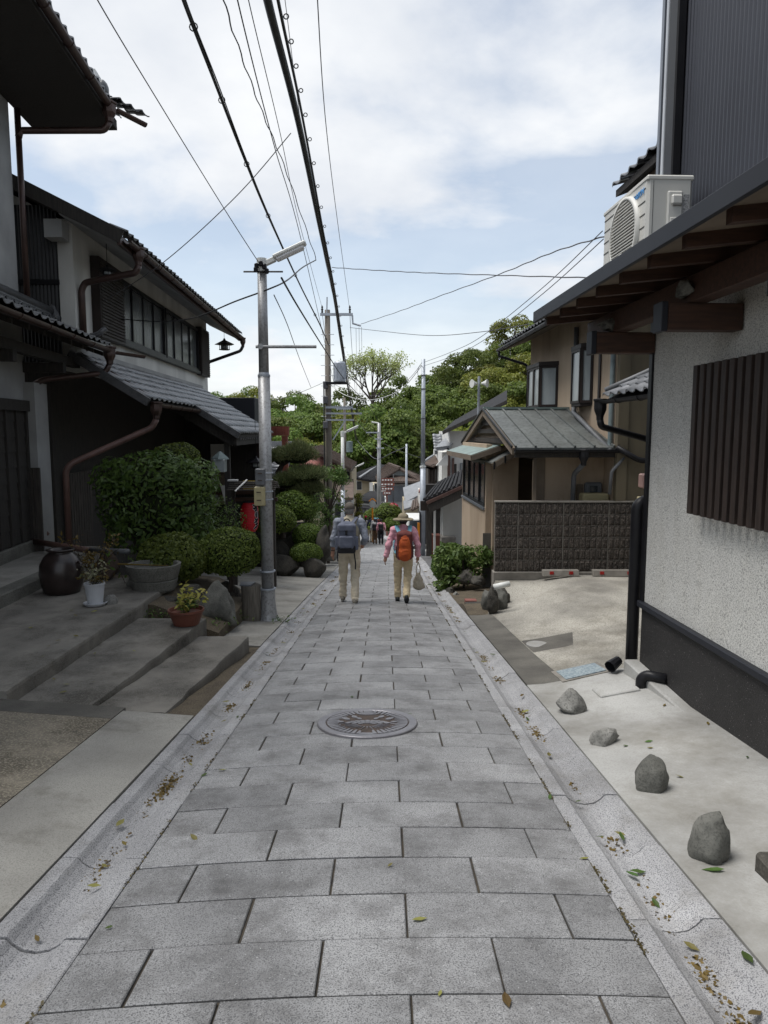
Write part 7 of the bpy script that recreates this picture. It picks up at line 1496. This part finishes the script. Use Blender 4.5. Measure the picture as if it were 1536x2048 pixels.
def person(loc, h, label, cols, J, res=.0085, hat='cap', group='people walking down the street', hem=.98, sleeve=.6, yaw=0, vest=True):
    s = h/1.72; t_ = thing('person', loc, label, 'person', group)
    L_ = lambda a, b, t: tuple(np.array(a)*(1-t)+np.array(b)*t)
    def put(name, pr, mt, cuts=(), wr=0, ws=14, rs=None):
        V, F = sdf(pr, rs or res, cuts, wr, ws); V = V*s; o = link(name, npmesh(name, V, F, mt, True), t_); o.rotation_euler = (0, 0, yaw); return o
    hd = np.array(J['head']); nk = np.array((0, .0, 1.44)); body = [('e', (0, 0, 1.28), (.165, .105, .20), .05), ('e', (0, .005, 1.06), (.145, .10, .16), .05), ('e', (0, -.01, .94), (.16, .11, .11), .05),
        ('c', tuple(nk), tuple(hd-np.array([0, .01, .08])), .058, .052, .03), ('e', tuple(hd), (.074, .092, .112), .02), ('e', tuple(hd+np.array([0, .04, -.065])), (.055, .055, .05), .03)]
    for sx_ in (-1, 1):
        q = 'l' if sx_ < 0 else 'r'; sh, el, wr_ = J[q+'sh'], J[q+'el'], J[q+'wr']; hp, kn, an = J[q+'hp'], J[q+'kn'], J[q+'an']
        body += [('c', (sx_*.06, 0, 1.40), sh, .07, .06, .05), ('c', sh, el, .052, .040, .03), ('c', el, wr_, .040, .028, .02)]+hand(wr_, el, sx_)
        body += [('c', hp, kn, .085, .056, .04), ('c', kn, an, .055, .038, .03), ('c', an, tuple(np.array(an)+np.array([0, .12, -.03])), .04, .03, .02)]
        body += [('e', tuple(hd+np.array([sx_*.075, -.01, -.01])), (.012, .022, .032), .008)]
    body += [('c', tuple(hd+np.array([0, .088, .01])), tuple(hd+np.array([0, .108, -.022])), .010, .015, .012), ('e', tuple(hd+np.array([0, .085, -.062])), (.026, .012, .010), .01)]
    put('body', body, 'skin')
    for sx_ in (-1, 1):
        m_ = MB(); m_.lathe([(.001, -.008), (.008, -.005), (.010, 0), (.008, .005), (.001, .008)], tuple(hd+np.array([sx_*.03, .082, .012])), 8); me = m_.mesh((0, 0, 0), True, 'hair_black', 'eye'); e = link('eye', me, t_); e.scale = (s, s, s); e.rotation_euler = (0, 0, yaw)
    tr = [('e', (0, -.015, .95), (.178, .128, .13), .05)]
    for q, sx_ in (('l', -1), ('r', 1)):
        hp, kn, an = J[q+'hp'], J[q+'kn'], J[q+'an']; tr += [('c', (hp[0], hp[1]-.02, hp[2]), kn, .105, .075, .025), ('c', kn, L_(kn, an, .97), .074, .066, .02)]
    put('trousers', tr, cols['trousers'], ((2, 1.04, -1), ), .017, 10)
    for q, sx_ in (('l', -1), ('r', 1)):
        an = np.array(J[q+'an']); tilt = J.get(q+'tilt', 0); d = np.array([sx_*.03, math.cos(tilt), -math.sin(tilt)]); d /= np.linalg.norm(d); up = np.array([0, math.sin(tilt), math.cos(tilt)])
        heel = an-d*.045-up*.045; toe = an+d*.165-up*.052; put('shoe', [('c', tuple(heel), tuple(an+d*.06-up*.03), .040, .044, .03), ('c', tuple(an+d*.06-up*.045), tuple(toe), .044, .032, .03), ('c', tuple(an-d*.01), tuple(an+up*.02), .044, .043, .02)], cols['shoe'], rs=min(res, .008))
        if 'sole' in cols: put('shoe_sole', [('b', tuple((heel+toe)/2-up*.030), (.036, .115, .006), .006, .004)], cols['sole'], rs=min(res, .006)) if tilt == 0 else put('shoe_sole', [('c', tuple(heel-up*.034), tuple(an+d*.05-up*.075), .03, .034, .02), ('c', tuple(an+d*.05-up*.075), tuple(toe-up*.02), .034, .026, .02)], cols['sole'], rs=min(res, .008))
    st_ = [('e', (0, 0, 1.27), (.185, .128, .21), .06), ('e', (0, 0, 1.06), (.172, .125, .19), .06), ('e', (0, -.01, hem+.06), (.182, .14, .13), .06), ('c', (-.12, 0, 1.405), (.12, 0, 1.405), .07, .07, .05), ('c', (0, -.01, 1.42), (0, 0, 1.475), .075, .062, .02)]
    slv = []
    for q, sx_ in (('l', -1), ('r', 1)):
        sh, el, wr_ = J[q+'sh'], J[q+'el'], J[q+'wr']; slv += [('c', (sx_*.1, 0, 1.39), sh, .08, .075, .05), ('c', sh, el, .073, .060, .03), ('c', el, L_(el, wr_, sleeve), .058, .052, .02)]
        if sleeve < .9: slv += [('c', L_(el, wr_, sleeve-.16), L_(el, wr_, sleeve), .058, .060, .01)]
    put('shirt', st_+slv if not vest else st_[:1]+slv, cols['shirt'], ((2, hem, 1), ), .018, 10)
    if vest: put('vest', [(p[0], p[1], tuple(np.array(p[2])+.008), p[3]) if p[0] == 'e' else (p[0], p[1], p[2], p[3]+.004, p[4]+.004, p[5]) for p in st_], cols['vest'], ((2, hem-.03, 1), (0, -.185, 1), (0, .185, -1)), .012, 10)
    if cols.get('hair'): put('hair', [('e', tuple(hd+np.array([0, -.018, .005])), (.082, .092, .108), .02)], cols['hair'], ((2, hd[2]-.075, 1), (1, .05, -1)))
    if hat == 'cap':
        put('cap', [('e', tuple(hd+np.array([0, -.004, .035])), (.092, .112, .098), .02)], cols['hat'], ((2, hd[2]+.018, 1), ), .004, 18); put('cap_peak', [('e', tuple(hd+np.array([0, .125, .03])), (.072, .075, .012), .02)], cols['hat'])
    elif hat == 'brim':
        put('sun_hat', [('e', tuple(hd+np.array([0, 0, .05])), (.104, .12, .088), .012), ('e', tuple(hd+np.array([0, 0, .018])), (.185, .195, .016), .02), ('e', tuple(hd+np.array([-.09, -.06, .005])), (.10, .11, .014), .03), ('e', tuple(hd+np.array([.09, -.06, .005])), (.10, .11, .014), .03)], cols['hat'], ((2, hd[2]-.03, 1), ), .006, 12)
        put('hat_band', [('e', tuple(hd+np.array([0, 0, .055])), (.101, .118, .10), .01)], cols['hat'], ((2, hd[2]+.035, 1), (2, hd[2]+.058, -1)))
    return t_, s
JM = dict(head=(0.005, .03, 1.615), lsh=(-.195, 0, 1.40), lel=(-.262, -.03, 1.12), lwr=(-.285, .02, .885), rsh=(.195, 0, 1.40), rel=(.285, -.06, 1.13), rwr=(.235, .12, 1.0),
    lhp=(-.09, 0, .92), lkn=(-.115, .12, .49), lan=(-.125, .16, .09), rhp=(.09, 0, .92), rkn=(.10, .01, .49), ran=(.10, -.20, .11), rtilt=.2)
mx_, my_ = -.60, 12.1
man, sm = person((mx_, my_, street_z(mx_, my_)), 1.73, 'man in flat cap, beige vest and khaki trousers walking down the street', dict(trousers='cloth_khaki', shoe='shoe_grey', sole='sole_white', shirt='cloth_blue', vest='cloth_vest', hair='hair_grey', hat='cap_brown'), JM)
m_ = MB(); w_ = Vector(JM['lwr'])*sm+Vector(man.location); m_.tube([(w_.x+.036*math.cos(a), w_.y+.036*math.sin(a), w_.z+.03) for a in [k*2*math.pi/14 for k in range(15)]], .007, 5, caps=False); m_.build('watch', 'pack_black', man)
JW = dict(head=(0, .02, 1.605), lsh=(-.185, 0, 1.40), lel=(-.285, -.05, 1.12), lwr=(-.335, -.03, .89), rsh=(.185, 0, 1.40), rel=(.285, -.03, 1.12), rwr=(.285, .06, .89),
    lhp=(-.09, 0, .92), lkn=(-.105, .09, .49), lan=(-.105, .08, .09), rhp=(.09, 0, .92), rkn=(.085, .02, .50), ran=(.06, -.24, .16), rtilt=.8)
wx_, wy_ = .335, 12.2
woman, sw = person((wx_, wy_, street_z(wx_, wy_)), 1.55, 'woman in brimmed sun hat and pink shirt walking down the street', dict(trousers='cloth_tan', shoe='shoe_black', sole='cloth_black', shirt='cloth_pink', hair='hair_black', hat='hat_khaki'), JW, hat='brim', hem=.84, sleeve=.86, vest=False)
# backpacks and bag
def sput(t_, name, pr, mt, s, org, res=.008, cuts=(), wr=0, ws=12):
    V, F = sdf(pr, res, cuts, wr, ws); o = link(name, npmesh(name, V*s+np.array(Vector(org)-worg(t_)), F, mt, True), t_); return o
bp = thing('backpack', (mx_, my_-.25, man.location.z+1.0), 'blue grey backpack with black base on the man in the cap', 'backpack'); og = man.location
sput(bp, 'main_compartment', [('b', (-.03, -.235, 1.19), (.105, .055, .165), .05, .02), ('e', (-.03, -.235, 1.36), (.13, .09, .09), .05)], 'pack_blue', sm, og, wr=.008)
sput(bp, 'front_pocket', [('b', (-.03, -.335, 1.11), (.085, .025, .075), .035, .02)], 'pack_blue', sm, og, wr=.006)
sput(bp, 'side_pocket', [('b', (.12, -.24, 1.08), (.02, .04, .09), .025, .02)], 'pack_blue', sm, og); sput(bp, 'side_pocket', [('b', (-.18, -.24, 1.08), (.02, .04, .09), .025, .02)], 'pack_blue', sm, og)
sput(bp, 'base_panel', [('b', (-.03, -.26, .985), (.115, .065, .035), .035, .02), ('b', (-.03, -.355, 1.035), (.075, .012, .03), .02, .02)], 'pack_black', sm, og)
sput(bp, 'top_flap', [('b', (-.03, -.30, 1.345), (.10, .03, .03), .035, .02)], 'pack_blue', sm, og); sput(bp, 'buckle', [('b', (-.03, -.372, 1.275), (.012, .006, .035), .006, .005)], 'pack_black', sm, og, .005)
sput(bp, 'key_charm', [('e', (.03, -.38, 1.12), (.018, .012, .03), .01)], 'cloth_green', sm, og, .005)
def strap(t_, pts, wd, mt, s, org, name='strap', th=.012):
    m_ = MB(); P = [Vector(p)*s+Vector(org) for p in pts]
    for a, b in zip(P[:-1], P[1:]):
        m_.beam(a, b, wd*s, th, up=(0, -.5, 1) if abs((b-a).normalized().z) < .8 else (0, -1, 0))
    return m_.build(name, mt, t_)
for sx_ in (-1, 1):
    strap(bp, [(-.02+sx_*.07, -.20, 1.40), (sx_*.115, -.10, 1.475), (sx_*.125, .0, 1.49), (sx_*.13, .11, 1.43), (sx_*.14, .15, 1.25), (sx_*.16, .05, 1.06), (sx_*.13, -.16, 1.0)], .055, 'pack_blue', sm, og)
strap(bp, [(-.175, -.27, 1.02), (-.19, -.22, .85), (-.185, -.20, .76)], .022, 'pack_black', sm, og, 'loose_strap'); strap(bp, [(.085, -.28, 1.0), (.10, -.24, .86), (.115, -.2, .72), (.11, -.19, .62)], .022, 'pack_black', sm, og, 'loose_strap')
m_ = MB(); P = [Vector((-.03+.05*math.cos(a), -.21, 1.43+.055*math.sin(a)))*sm+og for a in [math.pi*k/8 for k in range(9)]]; m_.tube(P, .011, 6); m_.build('haul_loop', 'pack_black', bp)
bp = thing('backpack', (wx_, wy_-.25, woman.location.z+.9), 'orange backpack with cyan straps on the woman in pink', 'backpack'); og = woman.location
sput(bp, 'main_compartment', [('b', (.02, -.225, 1.14), (.10, .05, .215), .05, .02), ('e', (.02, -.23, 1.36), (.10, .075, .08), .05)], 'pack_maroon', sw, og, wr=.006)
sput(bp, 'front_panel', [('e', (.02, -.30, 1.12), (.118, .075, .25), .02), ('e', (.02, -.295, .98), (.132, .085, .13), .04)], 'pack_orange', sw, og, wr=.012, ws=10)
for sx_ in (-1, 1):
    sput(bp, 'mesh_pocket', [('b', (.02+sx_*.135, -.21, 1.02), (.014, .045, .09), .022, .02)], 'pack_black', sw, og)
    strap(bp, [(.02+sx_*.085, -.19, 1.36), (sx_*.125, -.10, 1.46), (sx_*.13, .0, 1.49), (sx_*.13, .11, 1.42), (sx_*.14, .15, 1.24), (sx_*.16, .05, 1.06), (sx_*.13, -.15, .98)], .075, 'strap_cyan', sw, og)
    strap(bp, [(.02+sx_*.095, -.30, 1.34), (.02-sx_*.02, -.345, 1.26)], .02, 'pack_maroon', sw, og, 'compression_strap')
bg_ = thing('cloth_bag', tuple(Vector(JW['rwr'])*sw+og-Vector((0, 0, .5))), 'cream drawstring cloth bag in the right hand of the woman', 'bag'); hw = Vector(JW['rwr'])*sw+og+Vector((.01, .02, -.11))
sput(bg_, 'pouch', [('e', (0, 0, -.36), (.085, .06, .115), .05), ('e', (.02, 0, -.43), (.10, .065, .07), .05), ('c', (0, 0, -.27), (0, 0, -.22), .05, .035, .04)], 'bag_cream', 1, hw, .009, wr=.012, ws=16)
for sx_ in (-1, 1):
    m_ = MB(); m_.tube([hw+Vector((sx_*.03, 0, -.24)), hw+Vector((sx_*.035, 0, -.12)), hw+Vector((sx_*.004, .0, .0))], .010, 6); m_.build('handle', 'bag_cream', bg_)
# the walkers further down
def walker(px_, Y, h, label, cols, hat, hem=.95, pack=None, sw_=.08, vest=False, bag=None):
    x = (px_-768)/FPX*Y*1.0; J = {k: v for k, v in JM.items()}; J['lan'] = (-.09, sw_, .09); J['lkn'] = (-.09, sw_*.8+.04, .49); J['ran'] = (.09, -sw_, .10); J['rwr'] = (.28, .05, .89); J['rtilt'] = .3
    t_, s = person((x, Y, street_z(x, Y)), h, label, cols, J, .017, hat, hem=hem, sleeve=.85, vest=vest)
    if pack:
        b = thing('backpack', (x, Y-.25, t_.location.z+1.0*s), pack[1], 'backpack'); sput(b, 'main_compartment', [('b', (0, -.22, 1.18), (.11, .06, .17), .05, .02)], pack[0], s, t_.location, .017); sput(b, 'front_pocket', [('b', (0, -.32, 1.08), (.08, .02, .06), .03, .02)], pack[0], s, t_.location, .017)
        for sx_ in (-1, 1): strap(b, [(sx_*.08, -.18, 1.38), (sx_*.12, 0, 1.49), (sx_*.13, .12, 1.4), (sx_*.15, .05, 1.1), (sx_*.1, -.16, 1.0)], .05, pack[0], s, t_.location)
    if bag:
        b = thing('shoulder_bag', (x, Y-.2, t_.location.z+.8*s), bag[1], 'bag'); sput(b, 'pouch', [('b', (.0, -.22, 1.0), (.11, .03, .07), .03, .02)], bag[0], s, t_.location, .017); strap(b, [(-.13, -.2, 1.05), (0, -.16, 1.3), (.12, 0, 1.48)], .03, bag[0], s, t_.location)
C_ = dict
walker(762, 36.5, 1.33, 'far walker in pink top and dark trousers with black backpack', C_(trousers='cloth_black', shoe='shoe_black', shirt='cloth_pink', hair='hair_black'), None, pack=('pack_black', 'black backpack on the far walker in pink'))
walker(749.5, 36.8, 1.33, 'far walker in white top and brown trousers with black backpack', C_(trousers='cloth_brown', shoe='shoe_black', shirt='cloth_white', hair='hair_black'), None, pack=('pack_black', 'black backpack on the far walker in white'))
walker(739, 39.5, 1.45, 'far walker in dark vest and tan trousers with green bag', C_(trousers='cloth_khaki', shoe='shoe_black', shirt='cloth_white', vest='cloth_navy', hair='hair_black'), None, vest=True, bag=('cloth_green', 'light green shoulder bag on the far walker in dark vest'))
walker(731, 41, 1.5, 'far walker in red cap and dark jacket at the left kerb', C_(trousers='cloth_black', shoe='shoe_black', shirt='cloth_black', hat='cloth_red', hair='hair_black'), 'cap')
walker(746, 43, 1.55, 'far walker in dark jacket at the front of the group', C_(trousers='cloth_black', shoe='shoe_black', shirt='cloth_navy', hair='hair_black'), None)
walker(755, 43.5, 1.6, 'far walker in pale blue shirt ahead of the group', C_(trousers='cloth_black', shoe='shoe_black', shirt='strap_cyan', hair='hair_black'), None, pack=('pack_maroon', 'dark backpack on the far walker in pale blue'))
walker(761.5, 44.5, 1.55, 'far walker in red shirt at the right of the group', C_(trousers='cloth_navy', shoe='shoe_black', shirt='cloth_red', hair='hair_black'), None)
# ================================================================ FALLEN LEAVES AND LITTER
lm = MB(); lm.v = [(0, -.5, 0), (.17, -.2, .04), (.2, .1, .03), (0, .55, .06), (-.2, .1, .05), (-.17, -.2, .02), (0, 0, 0)]; lm.f = [(6, 0, 1), (6, 1, 2), (6, 2, 3), (6, 3, 4), (6, 4, 5), (6, 5, 0)]
leafs = [lm.mesh((0, 0, 0), False, k, 'fallen_leaf') for k in ('leaf_fallen', 'leaf_rust', 'leaf_maple', 'leaf_dark')]
lr_ = random.Random(21)
def drop(x, y, z, sz, lab, grp, k=None):
    o = link('fallen_leaf', leafs[lr_.choice((0, 0, 0, 1, 2, 3)) if k is None else k]); o.location = (x, y, z+.006); o.scale = (sz, sz, sz); o.rotation_euler = (lr_.uniform(-.25, .25)-.1, lr_.uniform(-.25, .25), lr_.uniform(0, 6.28)); tag(o, lab, 'leaf', grp)
from math import floor
def gnd(px_, py_):
    r = ray(px_, py_); k = HCAM/(-r[2]-SL*r[1]); return r[0]*k, r[1]*k
for (px_, py_, sz, k, lab) in ((388, 1677, .06, 0, 'yellow green fallen leaf on a paver near the left gutter'), (838, 1852, .06, 0, 'pale fallen leaf on the paving right of centre'), (1013, 2012, .07, 1, 'brown curled fallen leaf at the bottom of the paving'), (408, 1548, .045, 3, 'dark green fallen leaf on the paving by the left gutter'), (445, 1540, .05, 0, 'pale fallen leaf beside the dark one by the left gutter'), (704, 1400, .055, 3, 'green fallen leaf just above the manhole cover'), (780, 1742, .03, 0, 'tiny yellow leaf on the middle of the paving'), (218, 1853, .03, 2, 'tiny green leaf on the lower left pavers'), (880, 2002, .03, 0, 'tiny yellow leaf on the lowest paver row'), (1168, 1715, .05, 0, 'pale leaf on the paving beside the right gutter'), (1100, 1592, .05, 3, 'dark leaf on the paving by the right gutter bend'), (475, 1432, .04, 2, 'small green leaf beside the left gutter past the steps'), (820, 1437, .05, 3, 'green leaf lying on the rim of the manhole cover')):
    x, y = gnd(px_, py_); drop(x, y, street_z(x, y)+(.012 if 'rim' in lab else 0), sz, lab, 'leaves on the paving', k)
for (px_, py_, sz, k, lab) in ((1428, 1731, .09, 2, 'large green leaf at the foot of the pointed rock'), (1297, 1487, .055, 2, 'green leaf on the forecourt right of the flat rock'), (1300, 1498, .04, 0, 'small leaf below the one right of the flat rock'), (1251, 1490, .05, 2, 'green leaf touching the flat rock'), (1494, 1527, .04, 3, 'dark leaf near the black base wall'), (1415, 1467, .05, 1, 'brown leaf beside the concrete plinth'), (1328, 1432, .05, 1, 'brown leaf lying behind the forecourt rocks'), (1360, 1553, .06, 0, 'twig like pale leaf right of the upright rock'), (1495, 1902, .08, 3, 'long dark green leaf at the right gutter edge')):
    x, y = gnd(px_, py_); x *= .985; y *= .985; drop(x, y, zr(x, y), sz, lab, 'leaves on the forecourt', k)
for k in range(46):
    sgn = lr_.choice((-1, 1)); y = 1.9+lr_.random()**1.5*11; u = lr_.gauss(.19, .05); x = cx(y)+sgn*(1.0+u); drop(x, y, zs(y)-.058+.6*abs(u-.19), lr_.uniform(.04, .075), 'fallen leaf lying in the left stone gutter' if sgn < 0 else 'fallen leaf lying in the right stone gutter', 'leaves in the left gutter' if sgn < 0 else 'leaves in the right gutter')
for k in range(24):
    y = lr_.uniform(5.5, 8.2); x = lr_.uniform(-4.2, -1.75); z = -.45 if x < -2.95 else (-.59 if x < -2.3 else -.66-.05*(y-5.5)); drop(x, y, z+.01, lr_.uniform(.05, .08), 'pale fallen leaf lying on the entrance steps', 'leaves on the entrance steps', 0)
# crumbs of dry leaves in the gutters, moss along the slab edges
P_ = []; P2_ = []
for sgn in (-1, 1):
    for c in range(38):
        y0 = 1.7+lr_.random()**1.4*18; n = lr_.randint(12, 60)
        for _ in range(n):
            y = y0+lr_.gauss(0, .07); u = .19+lr_.gauss(0, .035); P_.append((cx(y)+sgn*(1+u), y, zs(y)-.056))
    for c in range(2200 if sgn > 0 else 1200):
        y = 1.6+lr_.random()**1.3*14; u = lr_.gauss(.0, .006)
        if math.sin(y*5.1+sgn)+math.sin(y*13.7) < .1: continue
        P2_.append((cx(y)+sgn*(1+u), y, zs(y)-.010))
P_ = np.array(P_); V, F = leaf_cloud(P_, np.tile([0, 0, 1.], (len(P_), 1)), np.full(len(P_), .017), 'leaf_rust', 0, jit=.6)
tag(link('leaf_litter', npmesh('leaf_litter', V, F, 'leaf_rust')), 'crumbs of dry leaves and moss along both stone gutters', 'leaf litter', kind='stuff')
P2_ = np.array(P2_); V, F = leaf_cloud(P2_, np.tile([0, 0, 1.], (len(P2_), 1)), np.full(len(P2_), .012), 'moss', 0, jit=.6)
tag(link('joint_moss', npmesh('joint_moss', V, F, 'moss')), 'brown moss in the joint between pavers and gutter stones', 'moss', kind='stuff')
